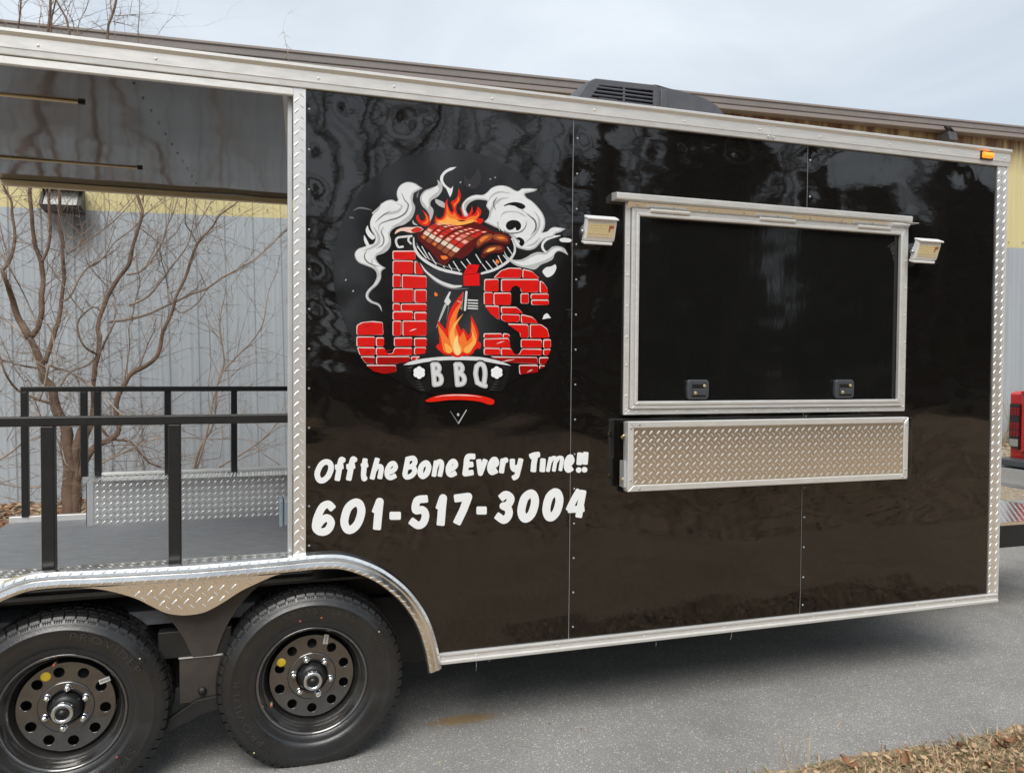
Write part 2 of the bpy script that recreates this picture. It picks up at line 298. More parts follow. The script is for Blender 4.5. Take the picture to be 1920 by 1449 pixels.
# ------------------------------------------------------------------ traced outlines (x, z on the side wall, in half millimetres) and branches of the tree
PRINT = [
 ('smoke_print','smoke_mid',1,[[1168,4438,1148,4451,1118,4469,1107,4473,1095,4477,1081,4479,1067,4480,1054,4479,1040,4476,1027,4471,1015,4464,1003,4456,992,4446,984,4435,977,4423,973,4410,969,4397,968,4384,968,4371,971,4358,976,4345,978,4335,975,4329,970,4325,963,4324,954,4326,944,4331,933,4334,920,4333,907,4330,894,4326,881,4320,869,4312,859,4304,851,4296,845,4287,840,4278,831,4258,825,4248,815,4238,802,4227,791,4216,783,4203,777,4190,767,4163,765,4150,764,4136,766,4120,771,4104,777,4088,784,4076,792,4066,799,4055,803,4046,806,4036,806,4026,804,4014,799,4002,792,3991,782,3986,757,3980,719,3963,688,3952,675,3944,665,3934,656,3923,651,3911,650,3898,652,3885,656,3872,663,3860,673,3849,685,3839,700,3833,767,3811,782,3805,794,3797,804,3787,812,3777,816,3765,818,3752,817,3738,813,3721,806,3704,797,3688,785,3673,771,3660,758,3647,748,3634,739,3620,734,3607,732,3593,734,3580,739,3568,748,3557,759,3548,773,3540,789,3534,807,3529,822,3523,830,3517,842,3502,847,3493,858,3473,853,3502,850,3514,844,3524,836,3533,827,3539,815,3544,801,3547,788,3552,777,3559,767,3568,759,3576,755,3585,754,3593,755,3603,760,3614,768,3626,778,3638,791,3651,807,3664,822,3679,833,3695,842,3712,849,3729,851,3748,850,3767,853,3783,861,3794,885,3809,854,3826,841,3835,829,3846,820,3858,813,3870,810,3881,811,3891,816,3900,831,3907,851,3914,870,3922,886,3933,900,3945,911,3959,919,3974,924,3992,926,4009,923,4025,917,4042,914,4057,916,4071,920,4085,927,4097,938,4109,952,4120,968,4129,987,4137,1008,4142,1028,4151,1046,4163,1064,4178,1078,4194,1090,4211,1099,4229,1105,4247,1110,4264,1112,4281,1111,4297,1105,4311,1096,4324,1090,4335,1086,4345,1085,4355,1086,4365,1088,4375,1093,4386,1099,4395,1108,4403,1130,4417]]),
 ('smoke_print','smoke_light',2,[[1041,4471,1026,4465,1015,4459,1003,4451,995,4444,989,4435,981,4422,977,4410,974,4400,973,4385,973,4374,975,4363,980,4350,983,4339,982,4334,977,4326,969,4320,959,4318,948,4321,938,4326,930,4328,918,4327,905,4325,894,4321,881,4315,871,4308,862,4301,855,4294,844,4277,835,4257,828,4245,816,4234,804,4224,795,4215,787,4202,781,4189,772,4164,769,4152,769,4139,771,4125,775,4109,781,4095,787,4084,796,4073,803,4062,808,4051,810,4041,811,4028,808,4015,801,3999,794,3988,781,3981,755,3974,718,3958,688,3946,677,3940,666,3930,660,3922,656,3912,655,3901,656,3889,659,3880,667,3867,676,3856,687,3849,699,3843,767,3821,783,3814,796,3805,807,3795,815,3783,820,3771,823,3755,821,3738,817,3722,809,3702,800,3684,787,3670,762,3645,751,3632,743,3619,738,3607,737,3595,738,3586,743,3574,751,3565,761,3557,774,3549,776,3549,776,3550,768,3556,758,3564,749,3575,744,3584,743,3594,744,3607,750,3620,758,3632,768,3645,782,3659,798,3672,812,3686,822,3701,832,3717,838,3734,840,3750,839,3770,842,3788,853,3802,865,3810,864,3812,846,3821,832,3831,820,3843,810,3855,803,3869,799,3880,799,3893,800,3896,807,3907,809,3909,825,3917,846,3924,866,3933,877,3941,890,3952,901,3965,909,3980,913,3995,915,4010,912,4024,906,4042,903,4058,904,4074,909,4089,917,4105,930,4118,945,4129,962,4139,981,4146,1003,4152,1021,4160,1039,4172,1054,4185,1069,4201,1080,4218,1088,4235,1094,4252,1098,4268,1100,4283,1099,4296,1094,4309,1079,4333,1075,4345,1073,4358,1074,4368,1077,4378,1083,4392,1088,4400,1100,4412,1121,4426,1148,4441,1112,4463,1098,4468,1076,4473,1064,4474,1051,4473]]),
 ('smoke_print','smoke_dark',3,[[1007,4390,1006,4388,1006,4386,1019,4350,1024,4339,1032,4329,1049,4312,1053,4302,1052,4289,1048,4275,1040,4258,1033,4246,1022,4235,1008,4223,992,4213,975,4204,961,4198,924,4186,870,4163,852,4154,838,4143,831,4130,830,4116,829,4092,830,4090,832,4092,833,4116,836,4129,842,4140,855,4148,873,4156,912,4171,963,4186,981,4194,1014,4213,1029,4225,1043,4240,1051,4253,1059,4274,1062,4288,1063,4304,1057,4316,1039,4334,1030,4343,1024,4354,1009,4389]]),
 ('smoke_print','smoke_dark',3,[[869,4124,850,4095,846,4083,849,4070,861,4045,865,4034,866,4022,865,4010,862,3998,857,3988,849,3979,836,3970,811,3954,811,3952,839,3966,852,3973,863,3983,870,3996,874,4009,875,4023,875,4036,870,4050,857,4073,854,4083,855,4093,871,4122,871,4124,870,4125]]),
 ('smoke_print','smoke_dark',3,[[743,3941,723,3911,720,3899,719,3890,720,3878,724,3867,730,3858,737,3850,747,3842,758,3835,771,3829,787,3825,804,3822,840,3816,842,3817,840,3819,789,3832,774,3838,762,3844,753,3850,744,3857,738,3864,733,3872,729,3882,728,3890,727,3900,730,3910,744,3939,744,3940]]),
 ('smoke_print','smoke_dark',3,[[918,4246,888,4232,877,4226,857,4211,838,4193,828,4183,802,4149,803,4148,804,4149,832,4177,853,4196,891,4225,919,4243,920,4244]]),
 ('smoke_print','smoke_light',1,[[747,4128,736,4107,733,4095,733,4083,736,4070,743,4057,754,4042,769,4028,782,4020,792,4023,800,4031,803,4041,798,4050,777,4069,763,4087,757,4097,753,4107]]),
 ('smoke_print','smoke_light',1,[[721,4050,719,4048,719,4016,722,4004,729,3988,739,3970,746,3967,752,3968,756,3971,759,3975,760,3979,759,3983,739,4023,723,4049]]),
 ('smoke_print','smoke_mid',1,[[1285,4514,1291,4487,1288,4474,1276,4464,1239,4448,1204,4433,1188,4424,1175,4412,1164,4398,1156,4385,1151,4371,1149,4358,1150,4344,1154,4330,1160,4315,1169,4301,1179,4290,1191,4281,1201,4271,1210,4260,1217,4248,1223,4235,1226,4219,1230,4185,1246,4220,1252,4237,1256,4253,1257,4268,1255,4282,1248,4292,1238,4301,1232,4310,1230,4323,1232,4337,1239,4351,1254,4362,1273,4372,1290,4384,1304,4400,1315,4416,1323,4432,1327,4446,1328,4460,1326,4472,1321,4483,1313,4493,1305,4501,1298,4506]]),
 ('smoke_print','smoke_light',2,[[1288,4469,1259,4449,1244,4440,1213,4426,1198,4418,1186,4406,1176,4393,1168,4381,1165,4369,1164,4357,1166,4346,1172,4334,1211,4284,1217,4303,1219,4314,1216,4344,1219,4359,1230,4372,1289,4423,1298,4435,1299,4447]]),
 ('smoke_print','smoke_light',1,[[1439,4626,1404,4620,1387,4616,1371,4607,1355,4597,1341,4586,1329,4573,1319,4559,1312,4546,1308,4534,1307,4523,1308,4511,1314,4498,1322,4484,1331,4473,1340,4464,1349,4457,1357,4450,1363,4439,1373,4416,1388,4385,1401,4413,1406,4428,1409,4444,1412,4477,1401,4459,1393,4455,1382,4458,1369,4466,1357,4475,1347,4484,1339,4496,1333,4508,1331,4521,1332,4535,1336,4548,1344,4560,1355,4571,1367,4581,1378,4587,1403,4599,1415,4607]]),
 ('smoke_print','smoke_mid',1,[[1268,4363,1271,4343,1275,4333,1284,4325,1295,4317,1306,4310,1318,4306,1344,4298,1346,4326,1342,4338,1331,4347,1315,4353,1301,4358,1289,4361]]),
 ('smoke_print','smoke_dark',1,[[678,4259,664,4252,638,4232,640,4230,670,4245,680,4248,692,4249,706,4249,744,4246,778,4241,780,4242,780,4243,778,4245,758,4252,734,4259,706,4262,692,4261]]),
 ('smoke_print','smoke_mid',1,[[850,4303,840,4284,834,4276,781,4226,780,4224,779,4219,781,4215,785,4214,788,4214,791,4216,821,4240,840,4262,846,4271,851,4285,854,4302,852,4303]]),
 ('smoke_print','smoke_dark',1,[[646,4177,642,4173,632,4171,620,4171,610,4174,607,4178,611,4182,621,4184,633,4183,643,4180]]),
 ('smoke_print','smoke_dark',1,[[1137,4420,1136,4418,1127,4390,1123,4398,1122,4396,1123,4367,1125,4363,1127,4363,1131,4364,1132,4366,1136,4379,1140,4418]]),
 ('smoke_print','smoke_mid',1,[[1094,4190,1093,4188,1090,4172,1092,4164,1094,4162,1101,4155,1128,4149,1130,4149,1131,4152,1129,4154,1101,4174,1096,4189]]),
 ('smoke_print','smoke_mid',1,[[1486,4293,1483,4303,1482,4312,1482,4323,1485,4334,1490,4347,1498,4359,1509,4372,1524,4386,1540,4398,1556,4407,1573,4414,1592,4420,1614,4422,1636,4422,1656,4424,1670,4431,1682,4440,1693,4450,1703,4460,1713,4472,1725,4483,1739,4491,1755,4499,1773,4505,1792,4509,1813,4511,1832,4511,1850,4509,1866,4505,1881,4500,1919,4482,1931,4478,1942,4476,1952,4476,1961,4482,1970,4490,1979,4497,1989,4500,2027,4504,2062,4506,2119,4504,2101,4491,2090,4484,2074,4479,2014,4462,2007,4456,2008,4448,2015,4437,2024,4428,2036,4420,2052,4414,2068,4405,2087,4391,2106,4374,2124,4357,2139,4340,2153,4324,2164,4307,2173,4290,2179,4273,2183,4256,2185,4239,2184,4221,2181,4204,2176,4187,2160,4155,2191,4163,2204,4168,2214,4176,2223,4186,2232,4194,2244,4200,2256,4205,2271,4207,2298,4206,2365,4199,2332,4177,2317,4168,2303,4163,2290,4160,2278,4155,2269,4145,2261,4134,2250,4124,2231,4118,2208,4113,2188,4108,2175,4100,2164,4091,2145,4072,2107,4030,2094,4021,2077,4014,2058,4008,2038,4005,2020,4006,2001,4009,1966,4016,1948,4021,1934,4031,1924,4049,1916,4072,1906,4094,1891,4111,1874,4127,1851,4142,1821,4155,1754,4177,1666,4211,1690,4233,1700,4246,1706,4262,1710,4281,1710,4298,1702,4311,1691,4324,1683,4337,1685,4351,1692,4365,1693,4376,1685,4381,1671,4383,1639,4384,1621,4384,1603,4382,1586,4376,1570,4369,1556,4360,1544,4351,1535,4341,1527,4331,1522,4319,1518,4307,1517,4295,1523,4281,1532,4267,1535,4255,1529,4247,1518,4242,1507,4243,1499,4256,1491,4275]]),
 ('smoke_print','smoke_light',2,[[1784,4502,1771,4499,1755,4494,1741,4487,1728,4479,1717,4470,1696,4446,1685,4437,1671,4426,1655,4419,1634,4417,1611,4417,1592,4415,1574,4410,1557,4402,1543,4395,1526,4382,1514,4370,1502,4356,1495,4346,1491,4336,1489,4325,1488,4315,1492,4299,1504,4264,1510,4255,1514,4254,1516,4254,1521,4257,1523,4259,1523,4261,1521,4266,1513,4280,1507,4295,1507,4312,1511,4325,1519,4339,1526,4350,1536,4361,1541,4364,1549,4370,1564,4379,1582,4388,1599,4393,1618,4396,1638,4396,1671,4395,1687,4392,1698,4386,1700,4381,1698,4367,1692,4351,1691,4341,1695,4333,1707,4320,1716,4304,1717,4284,1712,4263,1705,4246,1695,4231,1681,4219,1680,4217,1754,4189,1823,4166,1854,4152,1878,4137,1896,4120,1911,4103,1922,4080,1930,4056,1940,4040,1951,4032,1966,4028,2000,4021,2019,4018,2037,4017,2053,4020,2072,4025,2086,4031,2099,4040,2136,4081,2155,4100,2167,4110,2183,4119,2204,4125,2226,4129,2243,4135,2251,4142,2260,4154,2271,4165,2284,4171,2299,4174,2310,4178,2325,4187,2337,4196,2295,4201,2268,4201,2255,4199,2244,4195,2235,4190,2227,4184,2218,4174,2205,4164,2191,4158,2159,4150,2154,4150,2150,4153,2148,4157,2148,4160,2165,4194,2170,4208,2173,4226,2173,4241,2172,4258,2168,4274,2161,4291,2153,4306,2142,4322,2130,4338,2114,4355,2097,4371,2079,4387,2061,4400,2045,4410,2029,4416,2015,4424,2005,4435,1998,4446,1997,4450,1996,4458,1997,4463,1999,4465,2008,4473,2070,4490,2084,4496,2092,4500,2060,4501,2042,4500,1989,4495,1980,4492,1973,4486,1964,4478,1953,4472,1939,4470,1926,4473,1913,4477,1875,4495,1845,4504,1829,4506,1811,4506]]),
 ('smoke_print','smoke_mid',2.6,[[1816,4413,1803,4409,1789,4403,1773,4392,1761,4380,1750,4368,1740,4356,1731,4343,1722,4325,1717,4310,1714,4293,1709,4237,1709,4235,1711,4234,1713,4237,1728,4289,1734,4305,1749,4333,1765,4356,1787,4377,1810,4394,1823,4401,1870,4414,1873,4416,1872,4418,1870,4418,1836,4416]]),
 ('smoke_print','smoke_mid',2.6,[[1870,4324,1857,4320,1841,4314,1821,4304,1805,4292,1794,4280,1783,4262,1777,4243,1774,4226,1773,4209,1776,4192,1795,4148,1798,4147,1799,4149,1799,4151,1791,4180,1788,4197,1787,4210,1790,4225,1796,4242,1803,4255,1810,4266,1821,4277,1835,4286,1848,4293,1864,4299,1882,4303,1918,4305,1936,4304,1954,4299,2013,4274,2016,4275,2016,4278,1979,4302,1961,4313,1940,4321,1920,4326,1900,4328,1877,4325]]),
 ('smoke_print','smoke_mid',2.6,[[2090,4324,2089,4323,2090,4321,2117,4277,2122,4260,2124,4245,2123,4228,2121,4210,2115,4193,2106,4175,2094,4157,2065,4119,2048,4100,2004,4059,2003,4057,2005,4056,2060,4094,2077,4109,2094,4125,2111,4145,2125,4165,2135,4185,2142,4205,2145,4229,2143,4249,2139,4266,2130,4282,2118,4297,2094,4323,2092,4325]]),
 ('smoke_print','smoke_mid',2.6,[[1557,4383,1533,4370,1520,4361,1507,4347,1502,4334,1501,4319,1503,4293,1505,4295,1514,4329,1520,4342,1529,4352,1561,4382,1559,4384]]),
 ('smoke_print','smoke_mid',2.6,[[1788,4463,1774,4459,1757,4451,1739,4439,1725,4427,1714,4411,1704,4393,1687,4358,1688,4356,1691,4358,1724,4405,1736,4417,1748,4427,1763,4437,1781,4445,1797,4449,1815,4452,1880,4452,1883,4453,1881,4455,1817,4466,1794,4465]]),
 ('smoke_print','smoke_mid',2.6,[[2143,4119,2088,4070,2028,4039,2025,4036,2026,4035,2063,4040,2081,4045,2100,4056,2114,4069,2126,4085,2144,4116,2145,4118]]),
 ('smoke_print','smoke_mid',2.6,[[1861,4144,1861,4141,1920,4099,1940,4077,1959,4055,1961,4054,1963,4055,1962,4057,1948,4097,1935,4111,1918,4123,1902,4131,1863,4144]]),
 ('smoke_print','smoke_mid',2.6,[[1096,4397,1082,4352,1079,4335,1081,4319,1088,4289,1087,4276,1084,4264,1079,4251,1071,4236,1060,4221,1047,4209,1010,4179,977,4156,929,4129,927,4127,928,4125,930,4125,983,4145,1002,4154,1041,4176,1061,4193,1074,4206,1088,4225,1097,4240,1104,4257,1108,4276,1107,4294,1095,4322,1092,4336,1092,4351,1099,4394,1098,4397]]),
 ('smoke_print','smoke_mid',2.6,[[791,4120,790,4119,789,4117,812,4074,818,4058,823,4030,823,4018,821,4008,815,3999,805,3990,777,3970,761,3959,713,3935,712,3933,713,3932,769,3946,785,3953,801,3961,818,3972,830,3984,840,3999,844,4017,844,4033,839,4051,833,4065,824,4081,793,4120]]),
 ('smoke_print','smoke_mid',2.6,[[968,4309,966,4306,968,4305,990,4296,999,4291,1001,4288,999,4283,994,4276,982,4264,974,4257,964,4252,931,4243,916,4238,860,4213,858,4212,858,4210,860,4209,935,4224,954,4228,968,4233,982,4240,995,4250,1006,4264,1012,4277,1014,4289,1013,4293,1005,4301,992,4304]]),
 ('smoke_print','smoke_mid',2.6,[[797,3886,780,3867,774,3857,772,3843,779,3827,791,3811,805,3796,814,3782,818,3772,820,3762,820,3752,819,3739,815,3727,791,3679,791,3677,793,3676,815,3705,827,3722,834,3736,838,3750,837,3765,835,3777,829,3791,818,3807,791,3834,783,3845,783,3856,786,3864,798,3883,798,3885]]),
 ('smoke_print','smoke_mid',2.6,[[903,4088,902,4085,907,4044,907,4026,905,4012,897,3997,883,3979,867,3962,853,3946,843,3936,810,3916,809,3913,810,3912,837,3920,851,3925,865,3934,883,3948,899,3965,915,3986,924,4007,925,4027,919,4049,907,4085,905,4088]]),
 ('smoke_print','decal_black',3,[[1830,4352,1856,4368,1871,4374,1888,4380,1907,4384,1926,4386,1945,4386,1964,4384,1980,4380,1995,4374,2007,4366,2014,4357,2010,4348,2001,4339,1990,4333,1976,4333,1961,4338,1948,4342,1930,4352,1920,4355,1908,4356,1895,4355,1882,4352,1870,4347,1859,4339,1850,4336,1842,4339]]),
 ('smoke_print','smoke_light',4,[[1742,4259,1745,4272,1753,4287,1764,4301,1779,4314,1798,4325,1835,4345,1853,4353,1871,4358,1889,4358,1926,4351,1882,4335,1853,4321,1839,4311,1827,4300,1816,4287,1807,4273,1802,4255,1799,4234,1794,4221,1785,4219,1774,4223,1764,4229,1755,4237,1746,4247]]),
 ('smoke_print','decal_black',3,[[1849,4183,1848,4194,1851,4205,1856,4215,1863,4223,1873,4230,1883,4235,1895,4239,1908,4241,1921,4241,1934,4241,1947,4238,1957,4233,1966,4226,1973,4217,1977,4207,1978,4196,1976,4185,1971,4175,1962,4167,1950,4160,1940,4158,1935,4165,1932,4176,1927,4183,1921,4180,1914,4172,1905,4166,1895,4162,1883,4159,1873,4159,1863,4164,1854,4173]]),
 ('smoke_print','smoke_dark',5,[[1807,4151,1807,4149,1808,4148,1843,4136,1862,4130,1884,4128,1905,4129,1927,4134,1972,4147,1969,4148,1905,4137,1884,4136,1865,4138]]),
 ('smoke_print','smoke_dark',5,[[2024,4300,2023,4299,2024,4296,2072,4259,2084,4247,2093,4232,2097,4220,2098,4202,2096,4189,2091,4176,2081,4158,2059,4124,2059,4122,2060,4122,2087,4152,2101,4168,2110,4185,2113,4205,2112,4223,2107,4240,2099,4254,2084,4268,2065,4279,2028,4299]]),
 ('smoke_print','smoke_dark',5,[[2025,4247,2017,4207,2011,4194,2004,4183,1994,4171,1983,4162,1968,4153,1951,4147,1929,4143,1884,4138,1864,4140,1809,4151,1806,4150,1806,4149,1862,4132,1883,4129,1907,4129,1930,4133,1954,4138,1973,4145,1989,4154,2002,4167,2011,4179,2018,4192,2023,4206,2024,4218,2026,4245,2026,4246]]),
 ('smoke_print','smoke_dark',5,[[1772,4415,1750,4390,1741,4377,1737,4362,1739,4346,1746,4334,1763,4310,1765,4312,1749,4349,1747,4361,1751,4373,1775,4414,1775,4415,1774,4416]]),
 ('smoke_print','smoke_dark',5,[[1981,4328,1979,4326,1981,4324,2047,4288,2048,4290,2047,4290]]),
 ('smoke_print','smoke_light',2.7,[[1895,4286,1875,4280,1855,4272,1837,4262,1818,4246,1807,4231,1799,4211,1798,4194,1799,4179,1804,4165,1812,4154,1828,4138,1831,4137,1833,4137,1836,4139,1836,4143,1822,4172,1821,4181,1823,4191,1828,4204,1835,4218,1842,4229,1854,4238,1868,4246,1884,4252,1902,4256,1918,4257,1936,4256,1954,4253,1968,4249,1979,4242,1988,4234,1997,4224,2002,4213,2004,4205,2003,4194,2001,4183,1996,4172,1989,4163,1971,4146,1962,4139,1950,4134,1914,4127,1912,4124,1912,4122,1914,4119,1917,4119,1955,4118,1969,4121,1982,4127,1998,4136,2012,4147,2022,4161,2030,4176,2033,4189,2035,4211,2032,4226,2025,4241,2014,4255,2002,4267,1981,4279,1963,4285,1942,4288,1918,4288]]),
 ('smoke_print','smoke_light',4,[[1862,4334,1837,4328,1817,4321,1802,4313,1786,4301,1777,4290,1767,4275,1763,4264,1761,4249,1762,4234,1767,4209,1769,4207,1771,4207,1772,4209,1773,4247,1776,4258,1781,4267,1790,4278,1800,4287,1811,4294,1826,4301,1844,4307,1862,4310,1882,4312,1905,4312,1930,4311,1952,4308,1975,4302,1996,4294,2014,4284,2030,4273,2046,4258,2057,4244,2067,4228,2074,4211,2078,4196,2077,4181,2074,4168,2067,4150,2062,4139,2054,4126,2023,4091,2023,4089,2025,4087,2027,4086,2029,4087,2066,4115,2079,4129,2088,4143,2099,4160,2105,4178,2107,4200,2104,4219,2096,4240,2086,4261,2071,4279,2053,4296,2032,4309,2011,4320,1986,4329,1961,4335,1932,4338,1907,4338,1882,4337]]),
 ('smoke_print','decal_black',3,[[1930,4095,1950,4105,1961,4107,1974,4104,1988,4097,1999,4089,2005,4079,2008,4068,2007,4058,2001,4048,1992,4038,1983,4034,1975,4037,1966,4046,1961,4055,1962,4062,1967,4070,1966,4076,1957,4083]]),
 ('smoke_print','smoke_mid',1,[[1834,3995,1852,3961,1863,3947,1880,3936,1899,3928,1918,3923,1936,3922,1955,3923,1973,3926,1992,3932,2028,3950,2043,3959,2057,3969,2072,3978,2090,3986,2108,3992,2127,3996,2147,3996,2166,3994,2183,3994,2196,4000,2217,4017,2238,4037,2250,4045,2268,4050,2288,4053,2307,4053,2325,4050,2343,4044,2358,4035,2370,4020,2390,3983,2357,3999,2341,4005,2327,4009,2314,4012,2302,4011,2290,4006,2280,3998,2271,3988,2266,3975,2261,3959,2254,3945,2240,3934,2206,3916,2169,3902,2151,3893,2133,3878,2116,3862,2097,3852,2076,3851,2029,3861,1977,3867,1951,3873,1928,3882,1905,3894,1886,3906,1870,3919,1857,3932,1847,3946,1841,3961]]),
 ('smoke_print','smoke_light',2,[[1874,3932,1910,3916,1929,3910,1950,3909,1973,3910,1995,3914,2017,3922,2061,3946,2105,3968,2128,3975,2150,3977,2173,3976,2195,3979,2214,3992,2232,4009,2251,4024,2270,4033,2290,4038,2307,4040,2320,4038,2341,4025,2302,4018,2285,4012,2273,4000,2264,3986,2251,3971,2231,3957,2207,3943,2184,3931,2162,3922,2089,3897,2058,3888,2028,3882,2002,3880,1977,3883,1951,3889,1926,3900]]),
 ('smoke_print','smoke_light',1,[[2280,4139,2264,4137,2248,4133,2214,4120,2201,4114,2187,4105,2176,4095,2165,4083,2158,4071,2153,4060,2151,4047,2152,4036,2157,4024,2161,4015,2170,4005,2179,3998,2188,3993,2198,3990,2209,3991,2219,3996,2232,4005,2236,4008,2234,4012,2230,4014,2208,4005,2202,4004,2190,4011,2183,4018,2175,4031,2172,4040,2171,4048,2173,4057,2176,4064,2182,4073,2191,4082,2199,4089,2211,4097,2222,4103,2238,4109,2318,4137,2320,4139,2320,4141,2318,4143]]),
 ('smoke_print','smoke_light',1,[[2312,4111,2328,4119,2352,4124,2386,4123,2415,4117,2420,4105,2411,4093,2387,4088,2358,4088,2336,4088,2320,4092,2311,4101]]),
 ('smoke_print','smoke_light',1,[[2277,3904,2286,3883,2286,3871,2280,3854,2270,3835,2258,3819,2242,3806,2224,3797,2208,3793,2196,3797,2187,3806,2172,3823,2166,3832,2165,3841,2171,3852,2183,3864,2196,3874,2208,3878,2221,3880,2235,3883,2249,3889]]),
 ('smoke_print','smoke_light',1,[[2168,3449,2176,3474,2182,3484,2190,3492,2200,3498,2210,3498,2221,3490,2242,3461,2211,3458]]),
 ('smoke_print','smoke_mid',2,[[1475,4506,1470,4501,1466,4501,1464,4505,1467,4511,1472,4516,1476,4517,1478,4513]]),
 ('smoke_print','smoke_mid',2,[[1549,4490,1544,4485,1539,4484,1538,4488,1540,4495,1545,4500,1550,4500,1551,4496]]),
 ('smoke_print','smoke_mid',2,[[1721,4551,1717,4548,1713,4548,1711,4552,1712,4556,1716,4559,1720,4559,1722,4555]]),
 ('smoke_print','smoke_mid',2,[[1761,4566,1757,4563,1753,4564,1751,4567,1752,4571,1756,4574,1760,4574,1762,4571]]),
 ('smoke_print','smoke_mid',2,[[588,3704,584,3699,579,3699,578,3703,580,3709,585,3714,589,3714,590,3710]]),
 ('smoke_print','smoke_mid',2,[[643,3622,638,3618,634,3618,633,3622,635,3628,640,3632,644,3633,645,3629]]),
 ('smoke_print','ash_dark',1,[[1502,4582,1512,4557,1523,4538,1541,4536,1560,4546,1587,4585,1617,4634,1631,4601,1640,4568,1639,4535,1630,4506,1613,4484,1592,4470,1571,4465,1550,4467,1523,4473,1502,4491,1499,4532]]),
 ('flame_print','flame_red',1,[[1276,4168,1268,4175,1266,4186,1266,4198,1267,4210,1273,4236,1283,4220,1289,4214,1296,4212,1304,4213,1312,4217,1321,4223,1330,4231,1337,4242,1342,4258,1346,4276,1348,4293,1347,4307,1345,4320,1345,4333,1351,4346,1368,4372,1367,4345,1369,4330,1376,4311,1385,4291,1394,4276,1401,4273,1408,4273,1413,4278,1413,4288,1406,4317,1401,4329,1395,4339,1394,4349,1403,4357,1417,4364,1430,4371,1438,4381,1444,4391,1449,4403,1452,4421,1456,4464,1470,4428,1475,4411,1474,4394,1471,4377,1467,4362,1459,4350,1450,4339,1443,4328,1439,4315,1437,4302,1438,4289,1440,4279,1445,4269,1451,4260,1461,4251,1486,4232,1483,4266,1479,4282,1474,4295,1462,4318,1498,4285,1516,4260,1525,4255,1535,4260,1545,4273,1553,4287,1559,4301,1566,4334,1573,4302,1574,4288,1571,4277,1562,4257,1583,4270,1593,4279,1601,4294,1614,4329,1635,4311,1642,4301,1643,4288,1640,4274,1636,4262,1630,4253,1617,4238,1663,4233,1653,4205,1641,4196,1588,4182,1516,4168,1447,4159,1382,4158,1320,4162]]),
 ('flame_print','flame_orange',2,[[1454,4401,1448,4371,1444,4359,1435,4350,1423,4341,1417,4334,1418,4322,1424,4306,1425,4307,1431,4325,1440,4339,1453,4353,1461,4367,1462,4379],[1360,4333,1359,4331,1359,4330,1361,4301,1361,4283,1359,4266,1354,4249,1348,4234,1338,4219,1328,4210,1318,4203,1304,4202,1280,4208,1279,4206,1279,4183,1279,4181,1287,4174,1328,4167,1386,4162,1447,4164,1502,4175,1613,4209,1613,4211,1601,4222,1599,4229,1606,4239,1618,4250,1625,4262,1625,4274,1616,4301,1614,4272,1610,4261,1608,4260,1596,4254,1563,4247,1549,4242,1529,4234,1510,4221,1498,4218,1483,4220,1467,4225,1451,4235,1439,4249,1431,4263,1425,4278,1424,4278,1422,4267,1418,4259,1415,4257,1408,4255,1396,4258,1387,4265,1376,4286]]),
 ('flame_print','flame_yellow',3,[[1302,4175,1295,4179,1293,4187,1297,4195,1309,4199,1327,4202,1343,4208,1353,4218,1368,4244,1377,4231,1384,4225,1396,4222,1426,4218,1460,4205,1478,4201,1497,4204,1535,4217,1553,4220,1588,4223,1580,4208,1572,4202,1539,4190,1494,4177,1447,4169,1395,4167,1340,4170]]),
 ('flame_print','flame_red',1,[[1161,4271,1187,4257,1199,4248,1211,4235,1221,4220,1228,4205,1231,4191,1231,4177,1228,4165,1221,4157,1211,4151,1200,4148,1187,4148,1172,4151,1159,4156,1147,4164,1137,4173,1129,4184,1124,4195,1121,4208,1121,4218,1124,4226,1134,4237,1140,4215,1145,4205,1152,4196,1160,4189,1169,4186,1177,4190,1186,4198,1191,4208,1193,4218,1193,4229,1189,4241,1181,4251]]),
 ('flame_print','flame_orange',2,[[1179,4252,1199,4234,1207,4224,1213,4211,1216,4197,1216,4184,1211,4175,1203,4168,1194,4163,1185,4163,1164,4169,1186,4177,1194,4183,1200,4192,1202,4202,1201,4213,1196,4226]]),
 ('flame_print','flame_red',1,[[1500,3652,1463,3609,1446,3587,1414,3540,1399,3513,1387,3484,1377,3451,1370,3418,1369,3409,1367,3399,1362,3386,1361,3362,1357,3349,1356,3348,1352,3352,1332,3378,1327,3382,1319,3391,1315,3396,1296,3418,1294,3419,1293,3418,1294,3386,1294,3381,1295,3369,1295,3361,1308,3292,1306,3276,1309,3259,1307,3247,1308,3235,1305,3234,1295,3232,1290,3229,1287,3225,1284,3220,1282,3215,1283,3208,1285,3203,1290,3197,1295,3193,1311,3181,1319,3177,1325,3169,1332,3162,1347,3153,1359,3149,1373,3147,1385,3147,1398,3150,1409,3143,1421,3137,1433,3133,1445,3131,1463,3131,1478,3134,1494,3140,1508,3149,1522,3145,1536,3144,1550,3146,1562,3151,1574,3158,1583,3167,1588,3174,1593,3188,1595,3190,1606,3196,1616,3203,1623,3207,1628,3202,1632,3201,1636,3201,1640,3203,1642,3207,1642,3210,1645,3215,1648,3227,1648,3232,1646,3241,1642,3249,1639,3253,1633,3257,1622,3261,1623,3268,1623,3276,1629,3300,1627,3332,1625,3339,1606,3388,1603,3394,1594,3413,1567,3463,1565,3463,1565,3461,1563,3402,1560,3378,1560,3358,1559,3336,1553,3317,1547,3310,1540,3303,1539,3305,1537,3314,1532,3322,1525,3330,1521,3338,1515,3344,1512,3349,1507,3354,1503,3361,1501,3361,1500,3360,1496,3355,1490,3351,1486,3346,1482,3344,1476,3353,1472,3365,1465,3378,1462,3385,1459,3396,1454,3406,1451,3418,1450,3445,1453,3472,1457,3499,1463,3524,1478,3572,1485,3596,1501,3650]]),
